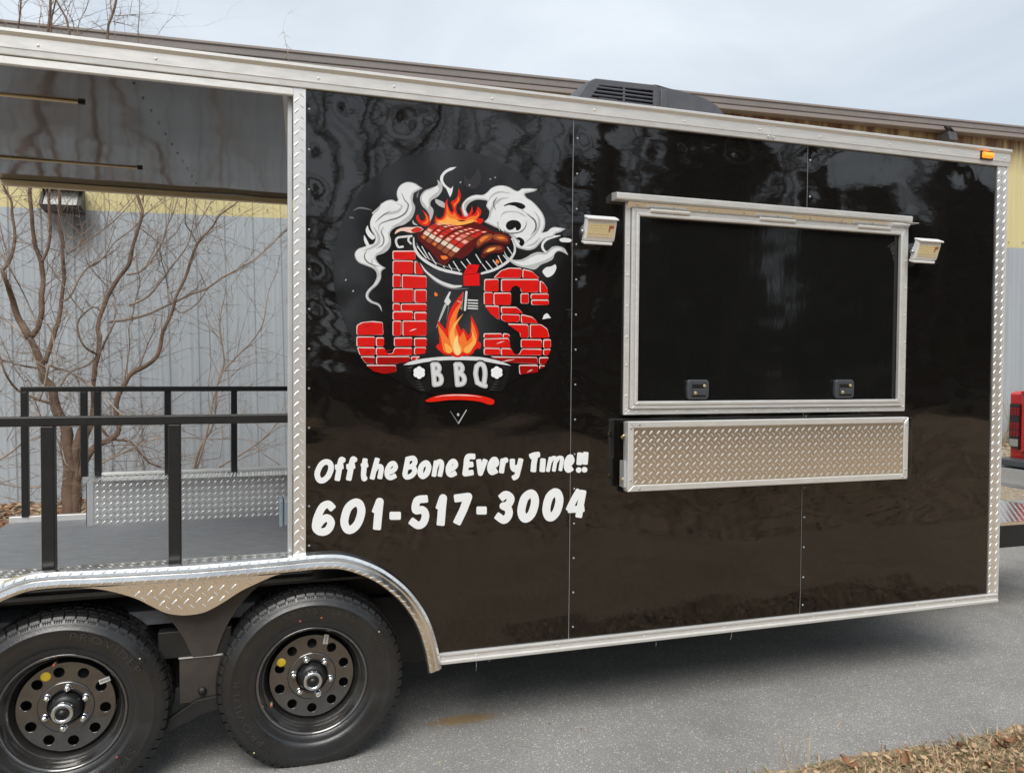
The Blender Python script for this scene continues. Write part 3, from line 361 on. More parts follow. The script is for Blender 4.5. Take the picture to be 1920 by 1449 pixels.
 ('flame_print','flame_orange',2,[[1500,3592,1468,3553,1452,3533,1437,3512,1423,3491,1410,3467,1400,3442,1390,3413,1385,3384,1381,3354,1380,3319,1381,3295,1381,3285,1383,3273,1383,3272,1382,3271,1376,3280,1363,3296,1348,3318,1327,3346,1296,3385,1294,3387,1294,3386,1303,3336,1321,3277,1324,3257,1329,3236,1329,3229,1332,3221,1337,3190,1342,3182,1348,3175,1355,3170,1364,3167,1376,3165,1388,3167,1400,3172,1409,3179,1417,3170,1426,3163,1436,3158,1449,3156,1462,3156,1475,3159,1485,3165,1495,3174,1502,3174,1515,3166,1527,3162,1539,3163,1550,3166,1559,3171,1566,3180,1602,3247,1613,3277,1614,3284,1614,3308,1613,3313,1606,3335,1598,3357,1589,3380,1567,3426,1566,3424,1566,3422,1569,3377,1569,3351,1571,3331,1571,3311,1566,3294,1551,3275,1532,3256,1530,3258,1528,3269,1524,3278,1522,3291,1516,3301,1515,3308,1510,3315,1509,3321,1507,3325,1503,3335,1501,3336,1492,3323,1489,3316,1483,3309,1481,3302,1475,3295,1472,3287,1459,3314,1449,3339,1440,3364,1436,3384,1436,3407,1440,3433,1446,3456,1453,3479,1500,3589,1501,3591]]),
 ('flame_print','flame_yellow',3,[[1500,3478,1457,3435,1429,3403,1417,3386,1407,3366,1399,3347,1394,3325,1392,3300,1393,3275,1397,3248,1404,3225,1423,3179,1426,3174,1431,3169,1437,3165,1442,3163,1449,3161,1458,3161,1465,3162,1472,3165,1479,3170,1484,3177,1487,3184,1489,3190,1489,3199,1487,3205,1485,3211,1457,3251,1446,3271,1438,3289,1432,3304,1427,3323,1428,3341,1433,3360,1439,3377,1446,3392,1477,3442,1500,3476],[1567,3356,1566,3354,1573,3317,1579,3270,1576,3259,1564,3247,1514,3208,1509,3201,1507,3191,1507,3184,1509,3179,1512,3174,1517,3169,1522,3166,1528,3165,1535,3164,1540,3166,1547,3168,1552,3172,1590,3221,1605,3248,1607,3270,1600,3289,1585,3322],[1356,3241,1351,3237,1349,3230,1352,3219,1352,3214,1355,3205,1355,3197,1358,3190,1362,3174,1366,3169,1370,3165,1379,3162,1389,3161,1399,3165,1404,3169,1408,3172,1412,3181,1413,3191,1409,3201,1396,3213,1392,3218,1384,3223,1378,3229,1373,3232,1366,3239,1361,3241]]),
 ('flame_print','flame_pale',4,[[1447,3304,1445,3301,1426,3257,1421,3238,1421,3219,1429,3168,1431,3162,1435,3156,1442,3151,1448,3148,1457,3148,1465,3150,1474,3156,1479,3165,1480,3175,1465,3224,1460,3247,1457,3266,1454,3301,1452,3304]]),
 ('flame_print','flame_orange',2,[[1271,3642,1287,3630,1292,3624,1293,3618,1290,3612,1287,3608,1282,3607,1276,3608,1271,3610,1268,3613,1266,3616,1265,3621,1266,3627]]),
 ('flame_print','flame_orange',2,[[1770,3922,1789,3909,1794,3903,1795,3896,1792,3890,1788,3885,1783,3884,1776,3885,1770,3887,1767,3890,1765,3894,1764,3899,1765,3905]]),
 ('ribs_print','meat_dark',2,[[1131,4055,1127,4070,1130,4083,1139,4095,1165,4106,1200,4117,1230,4127,1249,4139,1263,4152,1281,4164,1306,4175,1335,4186,1363,4196,1390,4203,1417,4209,1446,4212,1480,4214,1517,4214,1551,4212,1581,4207,1609,4199,1636,4191,1663,4180,1711,4156,1725,4148,1749,4131,1694,4101,1669,4085,1643,4069,1619,4053,1600,4036,1590,4017,1585,3997,1574,3978,1546,3953,1511,3927,1479,3909,1457,3910,1438,3919,1417,3919,1392,3898,1367,3867,1345,3848,1327,3850,1313,3862,1280,3899,1261,3923,1241,3946,1221,3964,1200,3981,1180,3998,1161,4017,1143,4037]]),
 ('ribs_print','meat_brown',3,[[1154,4061,1170,4048,1189,4041,1208,4067,1172,4086]]),
 ('ribs_print','flame_orange',4,[[1165,4061,1182,4050,1195,4067,1177,4073]]),
 ('ribs_print','bone',3,[[1175,4090,1191,4079,1211,4072,1231,4096,1193,4114]]),
 ('ribs_print','meat_pink',3,[[1197,4118,1214,4107,1235,4100,1255,4121,1216,4138]]),
 ('ribs_print','meat_pale',4,[[1209,4118,1227,4108,1241,4122,1222,4127]]),
 ('ribs_print','meat_red',3,[[1219,4141,1237,4131,1259,4125,1280,4142,1239,4157]]),
 ('ribs_print','meat_red',3,[[1243,4159,1262,4151,1284,4144,1306,4157,1264,4170]]),
 ('ribs_print','meat_pink',3,[[1268,4172,1287,4164,1311,4159,1334,4167,1290,4178]]),
 ('ribs_print','meat_pale',4,[[1282,4170,1302,4164,1318,4169,1296,4173]]),
 ('ribs_print','meat_pink',3,[[1294,4179,1314,4173,1338,4168,1362,4173,1317,4182]]),
 ('ribs_print','meat_pale',4,[[1308,4178,1330,4172,1346,4175,1324,4179]]),
 ('ribs_print','meat_pink',3,[[1321,4182,1342,4178,1367,4173,1391,4176,1345,4184]]),
 ('ribs_print','meat_pale',4,[[1336,4181,1358,4176,1374,4178,1352,4181]]),
 ('ribs_print','meat_brown',3,[[1196,4036,1212,4024,1231,4017,1252,4044,1216,4063]]),
 ('ribs_print','bone',3,[[1219,4067,1236,4056,1256,4049,1277,4074,1239,4092]]),
 ('ribs_print','meat_red',3,[[1243,4096,1260,4085,1281,4079,1303,4101,1264,4118]]),
 ('ribs_print','meat_pale',4,[[1255,4097,1274,4087,1288,4101,1269,4107]]),
 ('ribs_print','meat_red',3,[[1268,4121,1285,4111,1307,4105,1330,4123,1289,4138]]),
 ('ribs_print','meat_pale',4,[[1280,4121,1300,4112,1315,4124,1295,4129]]),
 ('ribs_print','meat_red',3,[[1293,4141,1312,4132,1334,4126,1358,4140,1316,4154]]),
 ('ribs_print','meat_brown',3,[[1320,4156,1339,4148,1363,4143,1387,4153,1343,4164]]),
 ('ribs_print','meat_pale',4,[[1334,4155,1355,4148,1371,4154,1349,4159]]),
 ('ribs_print','meat_red',3,[[1348,4166,1368,4159,1392,4154,1418,4161,1372,4171]]),
 ('ribs_print','meat_pale',4,[[1362,4164,1384,4158,1401,4163,1378,4167]]),
 ('ribs_print','meat_red',3,[[1377,4171,1397,4166,1422,4162,1448,4168,1401,4175]]),
 ('ribs_print','meat_pale',4,[[1392,4170,1414,4166,1431,4169,1408,4172]]),
 ('ribs_print','meat_brown',3,[[1239,4012,1255,4000,1274,3992,1297,4020,1260,4039]]),
 ('ribs_print','flame_orange',4,[[1251,4013,1268,4002,1283,4020,1265,4026]]),
 ('ribs_print','bone',3,[[1264,4044,1280,4032,1301,4026,1324,4052,1286,4070]]),
 ('ribs_print','meat_red',3,[[1290,4075,1307,4063,1328,4057,1351,4081,1312,4097]]),
 ('ribs_print','meat_pale',4,[[1302,4075,1321,4065,1336,4081,1317,4086]]),
 ('ribs_print','meat_red',3,[[1316,4101,1334,4091,1356,4085,1380,4105,1339,4120]]),
 ('ribs_print','meat_red',3,[[1344,4123,1362,4114,1385,4108,1410,4124,1368,4137]]),
 ('ribs_print','meat_red',3,[[1372,4140,1391,4132,1415,4127,1441,4139,1397,4150]]),
 ('ribs_print','meat_pale',4,[[1386,4139,1407,4132,1424,4140,1403,4144]]),
 ('ribs_print','meat_red',3,[[1402,4152,1422,4145,1446,4141,1473,4150,1428,4159]]),
 ('ribs_print','meat_pale',4,[[1417,4151,1438,4145,1456,4151,1433,4154]]),
 ('ribs_print','meat_red',3,[[1433,4160,1453,4155,1478,4151,1506,4159,1459,4166]]),
 ('ribs_print','meat_pale',4,[[1448,4160,1470,4155,1488,4159,1465,4162]]),
 ('ribs_print','meat_brown',3,[[1282,3988,1297,3975,1318,3968,1345,3997,1308,4016]]),
 ('ribs_print','bone',3,[[1313,4022,1329,4009,1350,4003,1377,4030,1339,4048]]),
 ('ribs_print','meat_pink',3,[[1344,4053,1361,4042,1383,4035,1411,4061,1371,4077]]),
 ('ribs_print','meat_pale',4,[[1358,4054,1376,4044,1395,4061,1375,4066]]),
 ('ribs_print','meat_red',3,[[1376,4082,1393,4071,1416,4065,1445,4087,1404,4102]]),
 ('ribs_print','meat_pale',4,[[1390,4082,1409,4073,1428,4087,1408,4092]]),
 ('ribs_print','meat_red',3,[[1409,4106,1427,4096,1451,4091,1481,4108,1438,4122]]),
 ('ribs_print','meat_pale',4,[[1424,4106,1444,4097,1463,4109,1442,4114]]),
 ('ribs_print','meat_brown',3,[[1443,4125,1462,4117,1486,4111,1517,4126,1473,4137]]),
 ('ribs_print','meat_pale',4,[[1458,4125,1479,4117,1499,4126,1477,4130]]),
 ('ribs_print','meat_red',3,[[1478,4139,1498,4133,1523,4128,1555,4140,1509,4149]]),
 ('ribs_print','meat_pale',4,[[1494,4139,1516,4133,1536,4140,1513,4144]]),
 ('ribs_print','meat_red',3,[[1514,4151,1535,4145,1561,4142,1593,4152,1545,4159]]),
 ('ribs_print','meat_pale',4,[[1530,4150,1553,4145,1574,4152,1550,4154]]),
 ('ribs_print','meat_brown',3,[[1325,3963,1340,3950,1361,3943,1390,3974,1353,3993]]),
 ('ribs_print','bone',3,[[1358,3998,1374,3986,1395,3979,1424,4008,1386,4026]]),
 ('ribs_print','meat_red',3,[[1391,4032,1408,4020,1430,4014,1460,4040,1419,4057]]),
 ('ribs_print','meat_pink',3,[[1425,4061,1442,4051,1465,4045,1496,4068,1454,4083]]),
 ('ribs_print','meat_pale',4,[[1439,4062,1459,4053,1479,4068,1458,4073]]),
 ('ribs_print','meat_pink',3,[[1460,4087,1478,4078,1502,4072,1533,4092,1490,4105]]),
 ('ribs_print','meat_red',3,[[1496,4108,1515,4100,1539,4095,1572,4111,1527,4123]]),
 ('ribs_print','meat_pale',4,[[1511,4109,1532,4101,1554,4112,1531,4116]]),
 ('ribs_print','meat_red',3,[[1533,4126,1552,4119,1578,4114,1611,4128,1565,4137]]),
 ('ribs_print','meat_pale',4,[[1549,4126,1571,4119,1592,4128,1569,4131]]),
 ('ribs_print','meat_red',3,[[1571,4140,1591,4134,1617,4130,1651,4143,1603,4150]]),
 ('ribs_print','meat_pale',4,[[1587,4140,1610,4135,1632,4142,1608,4145]]),
 ('ribs_print','meat_brown',3,[[1369,3939,1384,3926,1404,3919,1435,3950,1398,3969]]),
 ('ribs_print','bone',3,[[1403,3975,1419,3963,1441,3956,1471,3986,1433,4004]]),
 ('ribs_print','meat_red',3,[[1438,4010,1455,3998,1477,3992,1509,4019,1468,4036]]),
 ('ribs_print','meat_pink',3,[[1474,4041,1492,4030,1515,4024,1547,4049,1505,4065]]),
 ('ribs_print','meat_pale',4,[[1489,4042,1508,4033,1530,4049,1508,4054]]),
 ('ribs_print','meat_brown',3,[[1511,4069,1529,4059,1553,4054,1586,4075,1543,4089]]),
 ('ribs_print','meat_red',3,[[1549,4092,1568,4084,1593,4079,1627,4097,1582,4109]]),
 ('ribs_print','meat_red',3,[[1588,4112,1607,4104,1633,4100,1668,4116,1621,4126]]),
 ('ribs_print','meat_red',3,[[1628,4128,1648,4122,1675,4119,1710,4134,1661,4141]]),
 ('ribs_print','meat_pale',4,[[1644,4129,1667,4123,1690,4133,1666,4135]]),
 ('ribs_print','meat_dark',2,[[1293,3938,1305,3946,1325,3948,1344,3946,1362,3941,1380,3933,1391,3923,1391,3910,1384,3896,1366,3869,1356,3856,1345,3850,1332,3854,1319,3865,1308,3879,1299,3898,1292,3921]]),
 ('ribs_print','flame_orange',5,[[1313,3924,1342,3927,1354,3926,1363,3923,1375,3912,1358,3900,1349,3896,1340,3896,1331,3898,1324,3902,1319,3908]]),
 ('ribs_print','meat_dark',5,[[1589,4035,1595,4051,1604,4070,1615,4087,1630,4102,1648,4116,1668,4126,1692,4133,1717,4136,1769,4139,1795,4138,1819,4135,1842,4128,1863,4118,1879,4108,1886,4096,1888,4084,1886,4072,1882,4059,1875,4047,1863,4040,1844,4039,1798,4046,1746,4053,1722,4052,1703,4047,1686,4039,1669,4029,1650,4017,1631,4004,1616,3996,1607,3995,1600,3999,1595,4005,1591,4013,1588,4023]]),
 ('ribs_print','meat_brown',6,[[1605,4041,1610,4054,1619,4069,1631,4083,1645,4095,1662,4104,1679,4111,1699,4117,1719,4119,1733,4117,1737,4107,1735,4092,1727,4078,1711,4068,1669,4050,1651,4037,1634,4023,1621,4016,1612,4020,1606,4029]]),
 ('ribs_print','flame_orange',7,[[1631,4068,1638,4077,1650,4087,1663,4095,1678,4099,1711,4101,1653,4054,1642,4048,1635,4051,1631,4059]]),
 ('ribs_print','meat_brown',6,[[1743,4110,1757,4116,1777,4120,1797,4120,1818,4117,1840,4110,1857,4101,1864,4091,1868,4066,1828,4064,1808,4065,1787,4069,1765,4073,1749,4080,1741,4089,1739,4101]]),
 ('ribs_print','flame_orange',7,[[1765,4096,1798,4102,1813,4103,1826,4099,1846,4085,1812,4082,1797,4082,1785,4086]]),
 ('ribs_print','meat_dark',5,[[1643,3936,1643,3949,1647,3966,1653,3982,1663,3996,1675,4009,1690,4020,1710,4027,1733,4032,1776,4038,1797,4039,1814,4037,1827,4031,1837,4023,1841,4013,1839,4000,1832,3986,1820,3975,1801,3972,1777,3971,1755,3970,1736,3966,1718,3961,1702,3954,1687,3943,1675,3929,1664,3921,1655,3922,1647,3927]]),
 ('ribs_print','meat_brown',6,[[1659,3957,1670,3982,1680,3994,1695,4004,1713,4014,1733,4020,1757,4024,1783,4026,1803,4024,1811,4019,1820,4001,1755,3988,1734,3981]]),
 ('ribs_print','flame_yellow',7,[[1685,3979,1701,3996,1712,4003,1728,4007,1766,4012,1753,3998,1744,3992,1731,3985,1714,3977,1701,3972,1695,3973]]),
 ('ribs_print','meat_pale',2,[[952,4071,960,4094,969,4105,982,4113,998,4121,1018,4126,1044,4131,1098,4135,1134,4141,1149,4140,1161,4136,1179,4122,1154,4106,1139,4100,1120,4095,1099,4092,1079,4090,1057,4093,1037,4098,1018,4101,1005,4099,994,4096,983,4091,973,4085]]),
 ('ribs_print','meat_red',3,[[1078,4111,1112,4131,1129,4136,1144,4135,1174,4124,1151,4107,1139,4100,1123,4096,1107,4095,1094,4095,1087,4099]]),
 ('grill_print','decal_black',0,[[1931,3997,1930,3983,1926,3970,1920,3956,1912,3943,1902,3929,1889,3916,1874,3904,1857,3892,1837,3880,1817,3869,1794,3858,1770,3848,1744,3839,1717,3831,1689,3824,1660,3817,1630,3811,1600,3806,1537,3800,1506,3798,1475,3797,1414,3798,1384,3801,1355,3804,1327,3808,1300,3813,1274,3818,1249,3825,1226,3832,1205,3841,1185,3850,1167,3859,1151,3869,1137,3880,1125,3892,1115,3903,1107,3915,1101,3928,1098,3941,1097,3953,1098,3966,1101,3979,1107,3992,1114,4005,1124,4018,1136,4031,1150,4043,1166,4055,1184,4066,1204,4077,1225,4088,1248,4097,1272,4106,1298,4115,1325,4123,1353,4130,1382,4136,1412,4141,1442,4145,1504,4151,1535,4152,1597,4152,1628,4150,1658,4148,1687,4144,1715,4140,1742,4134,1768,4128,1792,4121,1815,4112,1836,4103,1855,4094,1872,4083,1888,4072,1901,4061,1911,4049,1920,4036,1926,4023,1930,4010]]),
 ('grill_print','chrome_print',1,[[1097,4056,1096,4052,1094,4004,1097,3986,1102,3968,1110,3948,1122,3927,1137,3908,1155,3892,1178,3874,1203,3858,1250,3833,1275,3822,1301,3812,1331,3804,1365,3796,1479,3781,1484,3782,1488,3786,1489,3788,1490,3793,1487,3797,1484,3799,1371,3819,1339,3825,1309,3834,1290,3841,1260,3854,1238,3865,1214,3879,1190,3894,1169,3909,1154,3923,1140,3940,1129,3957,1120,3975,1113,3991,1109,4007,1105,4054,1104,4056,1102,4057]]),
 ('grill_print','chrome_print',1,[[1904,4082,1902,4080,1902,4076,1912,4048,1917,4029,1918,4021,1918,4010,1917,3995,1913,3982,1907,3969,1896,3953,1885,3939,1869,3923,1851,3908,1829,3891,1804,3875,1777,3859,1751,3846,1724,3835,1645,3808,1642,3805,1640,3801,1641,3797,1643,3795,1647,3793,1651,3793,1704,3807,1733,3816,1762,3828,1789,3841,1815,3857,1842,3875,1866,3892,1884,3908,1901,3926,1914,3944,1925,3962,1932,3979,1935,3994,1935,4007,1934,4024,1930,4039,1910,4081,1906,4082]]),
 ('grill_print','smoke_dark',1,[[1123,4014,1120,4011,1121,4007,1146,3965,1160,3943,1178,3924,1200,3907,1225,3891,1253,3877,1280,3864,1309,3853,1340,3843,1394,3829,1418,3824,1479,3817,1482,3817,1483,3819,1484,3823,1480,3825,1420,3832,1397,3837,1342,3851,1313,3860,1285,3871,1257,3884,1231,3898,1205,3914,1182,3932,1166,3950,1153,3970,1128,4012,1126,4013]]),
 ('grill_print','chrome_print',1,[[1152,3863,1151,3861,1152,3859,1170,3825,1181,3807,1195,3789,1216,3767,1239,3747,1264,3726,1292,3709,1320,3697,1350,3687,1380,3680,1406,3677,1427,3677,1447,3680,1481,3687,1487,3690,1488,3692,1488,3696,1486,3700,1484,3701,1429,3699,1410,3702,1358,3716,1333,3724,1305,3736,1279,3750,1254,3765,1228,3783,1207,3799,1190,3816]]),
 ('grill_print','smoke_dark',1,[[1188,3797,1187,3796,1228,3756,1254,3732,1282,3712,1310,3697,1341,3683,1373,3673,1406,3666,1439,3665,1476,3668,1545,3677,1545,3679,1543,3680,1474,3675,1441,3673,1408,3676,1377,3683,1346,3693,1314,3706,1286,3721,1259,3738,1232,3760]]),
 ('grill_print','chrome_print',2,[[1129,3992,1126,3989,1126,3985,1198,3896,1200,3895,1203,3896,1204,3898,1204,3901,1133,3990]]),
 ('grill_print','chrome_print',2,[[1164,3993,1161,3991,1162,3987,1219,3892,1222,3889,1225,3890,1227,3892,1226,3895,1168,3992]]),
 ('grill_print','chrome_print',2,[[1218,3946,1215,3944,1216,3940,1277,3853,1278,3852,1281,3852,1283,3855,1283,3858,1222,3945]]),
 ('grill_print','chrome_print',2,[[1308,3893,1305,3890,1305,3886,1341,3834,1344,3831,1347,3832,1348,3834,1348,3837,1312,3891]]),
 ('grill_print','chrome_print',2,[[1380,3861,1377,3859,1378,3854,1402,3818,1403,3816,1406,3816,1409,3819,1408,3822,1384,3859]]),
 ('grill_print','chrome_print',2,[[1417,3890,1414,3888,1414,3883,1464,3808,1467,3807,1470,3808,1471,3810,1471,3813,1420,3888]]),
 ('grill_print','chrome_print',2,[[1479,3891,1476,3889,1477,3884,1527,3826,1530,3825,1533,3826,1534,3828,1533,3831,1483,3889]]),
 ('grill_print','chrome_print',2,[[1526,3911,1523,3909,1524,3905,1562,3857,1565,3855,1568,3855,1570,3858,1569,3861,1530,3910]]),
 ('grill_print','chrome_print',2,[[1600,3953,1597,3950,1597,3946,1639,3883,1642,3881,1645,3881,1647,3883,1647,3887,1604,3951]]),
 ('grill_print','chrome_print',2,[[1654,3879,1650,3876,1651,3872,1694,3821,1697,3820,1700,3821,1701,3824,1699,3827,1657,3877]]),
 ('grill_print','chrome_print',2,[[1685,3903,1682,3900,1683,3896,1733,3841,1735,3839,1739,3839,1741,3842,1740,3845,1689,3901]]),
 ('grill_print','chrome_print',2,[[1742,3914,1739,3911,1740,3907,1783,3856,1786,3855,1789,3856,1790,3859,1789,3861,1746,3912]]),
 ('grill_print','chrome_print',2,[[1785,3952,1782,3950,1782,3945,1817,3883,1820,3881,1822,3881,1824,3885,1824,3887,1789,3950]]),
 ('grill_print','chrome_print',2,[[1828,3959,1825,3957,1826,3953,1871,3902,1874,3900,1877,3901,1879,3904,1877,3907,1832,3957]]),
 ('grill_print','chrome_print',2,[[1862,4025,1859,4022,1860,4018,1906,3955,1909,3953,1912,3955,1913,3957,1912,3960,1866,4023]]),
 ('grill_print','chrome_print',1,[[1060,4070,994,4060,979,4056,971,4052,965,4046,959,4038,956,4029,955,4021,956,4011,958,4001,964,3987,969,3977,975,3971,984,3966,994,3966,1019,3972,1023,3975,1025,3980,1023,3986,1019,3988,1015,3988,992,3982,988,3983,985,3986,980,3993,977,3999,972,4014,972,4026,976,4034,981,4039,986,4041,996,4044,1085,4057,1089,4059,1092,4063,1091,4069,1089,4071,1085,4073]]),
 ('grill_print','chrome_print',1,[[1062,4061,1054,4046,1051,4038,1052,4027,1056,4020,1073,4002,1076,4000,1081,4000,1084,4003,1086,4005,1086,4009,1085,4011,1068,4028,1066,4032,1066,4036,1073,4053,1074,4057,1072,4061,1068,4063,1064,4062]]),
 ('grill_print','chrome_print',1,[[1938,4104,1897,4095,1893,4090,1893,4086,1896,4082,1902,4081,1942,4089,1958,4092,1965,4091,1967,4089,1970,4084,1971,4056,1977,4041,1988,4035,1993,4034,2027,4035,2030,4036,2033,4038,2035,4040,2035,4044,2032,4049,2029,4050,2002,4049,1995,4049,1990,4051,1987,4059,1986,4089,1976,4104,1958,4107]]),
 ('grill_print','grill_red',3,[[1499,3781,1630,3802,1631,3704,1502,3697]]),
 ('grill_print','grill_red',3,[[1496,3784,1537,3869,1630,3869,1607,3803]]),
 ('grill_print','meat_dark',4,[[1559,3852,1557,3851,1511,3789,1510,3787,1510,3786,1512,3785,1513,3786,1559,3847,1584,3815,1585,3814,1587,3815,1586,3817]]),
 ('grill_print','meat_dark',4,[[1628,3806,1499,3785,1497,3784,1498,3782,1499,3782,1629,3802,1632,3804,1631,3806]]),
 ('grill_print','chrome_print',1,[[1385,3645,1399,3648,1382,3599,1400,3569,1375,3536,1344,3566,1358,3598]]),
 ('grill_print','smoke_mid',1,[[1348,3548,1345,3544,1313,3459,1282,3360,1283,3358,1329,3453,1364,3536,1365,3542,1361,3548,1355,3550]]),
 ('grill_print','smoke_dark',1,[[1382,3533,1379,3531,1378,3529,1361,3422,1363,3421,1387,3528,1385,3532]]),
 ('grill_print','chrome_print',1,[[1521,3657,1517,3654,1516,3650,1505,3508,1505,3504,1507,3501,1509,3499,1513,3498,1518,3500,1520,3502,1522,3506,1534,3650,1533,3654,1530,3657,1525,3658]]),
 ('grill_print','smoke_dark',1,[[1493,3649,1490,3644,1480,3511,1483,3506,1487,3505,1491,3507,1493,3511,1503,3644,1502,3648,1499,3650,1495,3650]]),
 ('grill_print','chrome_print',1,[[1537,3591,1534,3588,1534,3585,1536,3582,1539,3581,1617,3580,1620,3581,1622,3585,1620,3588,1617,3590]]),
 ('grill_print','chrome_print',1,[[1537,3568,1534,3566,1534,3562,1536,3560,1539,3559,1617,3557,1620,3559,1622,3562,1620,3566,1617,3567]]),
 ('grill_print','chrome_print',1,[[1538,3546,1535,3543,1534,3540,1536,3537,1539,3536,1617,3535,1621,3536,1622,3540,1620,3543,1617,3545]]),
 ('grill_print','chrome_print',1,[[1538,3526,1535,3523,1534,3519,1536,3517,1539,3516,1618,3514,1621,3516,1622,3519,1621,3523,1618,3524]]),
 ('grill_print','smoke_mid',1,[[1454,3578,1451,3575,1451,3572,1453,3571,1480,3563,1483,3563,1485,3566,1485,3569,1483,3571]]),
 ('grill_print','smoke_mid',1,[[1454,3553,1451,3550,1452,3547,1453,3545,1480,3538,1483,3538,1486,3540,1486,3543,1483,3545]]),
 ('grill_print','smoke_mid',1,[[1455,3533,1451,3529,1452,3526,1453,3525,1480,3517,1483,3517,1486,3520,1486,3523,1483,3525]]),
 ('letter_j_print','brick_edge',1,[[937,3937,945,3946,1106,3954,1114,3946,1115,3893,1106,3884,946,3876,937,3884]]),
 ('letter_j_print','brick_red',2,[[942,3930,953,3937,1108,3946,1113,3940,1114,3891,1107,3883,952,3879,946,3883]]),
 ('letter_j_print','brick_edge',1,[[938,3861,946,3869,1089,3876,1097,3869,1098,3785,1089,3777,946,3768,938,3776]]),
 ('letter_j_print','brick_red',2,[[945,3855,952,3863,1088,3869,1097,3859,1098,3785,1091,3775,953,3768,943,3775]]),
 ('letter_j_print','brick_edge',1,[[1108,3869,1114,3875,1123,3872,1134,3863,1171,3804,1176,3791,1176,3781,1167,3775,1116,3775,1108,3783]]),
 ('letter_j_print','brick_red',2,[[1115,3861,1120,3867,1129,3865,1139,3858,1173,3804,1177,3791,1177,3781,1167,3774,1123,3774,1116,3784]]),
 ('letter_j_print','brick_edge',1,[[938,3754,946,3763,993,3765,1002,3757,1002,3674,994,3666,946,3664,938,3672]]),
 ('letter_j_print','brick_red',2,[[945,3748,952,3756,995,3755,1002,3751,1000,3675,992,3666,953,3665,943,3670]]),
 ('letter_j_print','brick_edge',1,[[1010,3757,1018,3765,1195,3764,1203,3755,1204,3676,1195,3667,1018,3661,1010,3669]]),
 ('letter_j_print','brick_red',2,[[1016,3750,1026,3756,1194,3755,1202,3747,1203,3674,1197,3667,1025,3662,1016,3668]]),
 ('letter_j_print','brick_edge',1,[[938,3645,946,3654,1092,3659,1100,3651,1101,3563,1092,3555,947,3550,938,3558]]),
 ('letter_j_print','brick_red',2,[[944,3638,951,3646,1091,3653,1099,3643,1099,3561,1093,3556,950,3551,944,3557]]),
 ('letter_j_print','brick_edge',1,[[1108,3647,1117,3655,1195,3658,1204,3650,1204,3564,1196,3555,1117,3552,1109,3560]]),
 ('letter_j_print','brick_red',2,[[1115,3638,1122,3647,1197,3649,1201,3640,1203,3562,1197,3554,1124,3555,1115,3559]]),
 ('letter_j_print','brick_edge',1,[[939,3535,947,3543,987,3544,995,3536,995,3493,987,3485,947,3484,939,3492]]),
 ('letter_j_print','brick_red',2,[[946,3526,952,3537,989,3534,996,3529,997,3492,987,3487,950,3485,943,3491]]),
 ('letter_j_print','brick_edge',1,[[1002,3534,1011,3542,1196,3548,1204,3540,1204,3499,1196,3491,1011,3485,1002,3493]]),
 ('letter_j_print','brick_red',2,[[1009,3528,1017,3535,1196,3540,1204,3531,1204,3500,1195,3490,1019,3488,1008,3494]]),
 ('letter_j_print','brick_edge',1,[[939,3472,947,3481,1089,3485,1097,3477,1097,3426,1089,3418,947,3414,939,3422]]),
 ('letter_j_print','brick_red',2,[[944,3463,955,3473,1087,3477,1097,3468,1095,3424,1088,3417,952,3415,947,3422]]),
 ('letter_j_print','brick_edge',1,[[1107,3472,1115,3480,1196,3483,1205,3475,1205,3427,1196,3418,1116,3416,1107,3425]]),
 ('letter_j_print','brick_red',2,[[1112,3466,1123,3471,1197,3472,1206,3468,1205,3425,1197,3420,1121,3416,1115,3423]]),
 ('letter_j_print','brick_edge',1,[[939,3400,947,3408,998,3410,1007,3402,1007,3302,999,3293,947,3292,939,3300]]),
 ('letter_j_print','brick_red',2,[[945,3394,954,3402,1001,3400,1005,3393,1005,3299,1001,3294,954,3293,945,3298]]),
 ('letter_j_print','brick_edge',1,[[1016,3402,1024,3410,1196,3414,1205,3406,1205,3305,1197,3297,1024,3294,1016,3302]]),
 ('letter_j_print','brick_red',2,[[1022,3395,1029,3403,1198,3406,1206,3397,1206,3306,1198,3299,1032,3293,1023,3300]]),
 ('letter_j_print','brick_edge',3,[[1120,3350,1097,3346,1069,3329,1070,3328,1100,3337,1128,3350,1126,3351]]),
 ('letter_j_print','brick_edge',1,[[950,3272,958,3280,1085,3283,1093,3275,1093,3223,1085,3214,958,3212,950,3221]]),
 ('letter_j_print','brick_red',2,[[955,3267,965,3270,1085,3275,1093,3269,1093,3221,1084,3214,963,3213,957,3218]]),
 ('letter_j_print','brick_edge',1,[[1107,3272,1115,3280,1197,3282,1206,3274,1206,3222,1198,3214,1116,3213,1107,3221]]),
 ('letter_j_print','brick_red',2,[[1113,3264,1122,3271,1199,3272,1206,3264,1208,3220,1199,3212,1120,3213,1114,3219]]),
 ('letter_j_print','brick_edge',1,[[664,3357,670,3370,697,3387,712,3392,783,3401,799,3401,856,3396,864,3387,869,3306,861,3297,672,3294,664,3302]]),
 ('letter_j_print','brick_red',2,[[671,3351,675,3365,703,3381,716,3387,783,3394,800,3392,856,3390,863,3379,867,3305,860,3299,679,3293,669,3303]]),
 ('letter_j_print','brick_deep',3,[[767,3371,743,3366,713,3349,714,3349,745,3358,776,3371,774,3372]]),
 ('letter_j_print','brick_edge',1,[[664,3274,672,3282,795,3284,803,3276,803,3217,795,3209,672,3207,664,3215]]),
 ('letter_j_print','brick_red',2,[[670,3267,676,3274,793,3277,803,3271,804,3219,793,3208,678,3208,672,3214]]),
 ('letter_j_print','brick_edge',1,[[811,3270,819,3278,865,3279,873,3271,873,3218,865,3210,819,3209,811,3218]]),
 ('letter_j_print','brick_red',2,[[817,3264,826,3269,864,3270,874,3264,874,3217,866,3211,824,3211,819,3216]]),
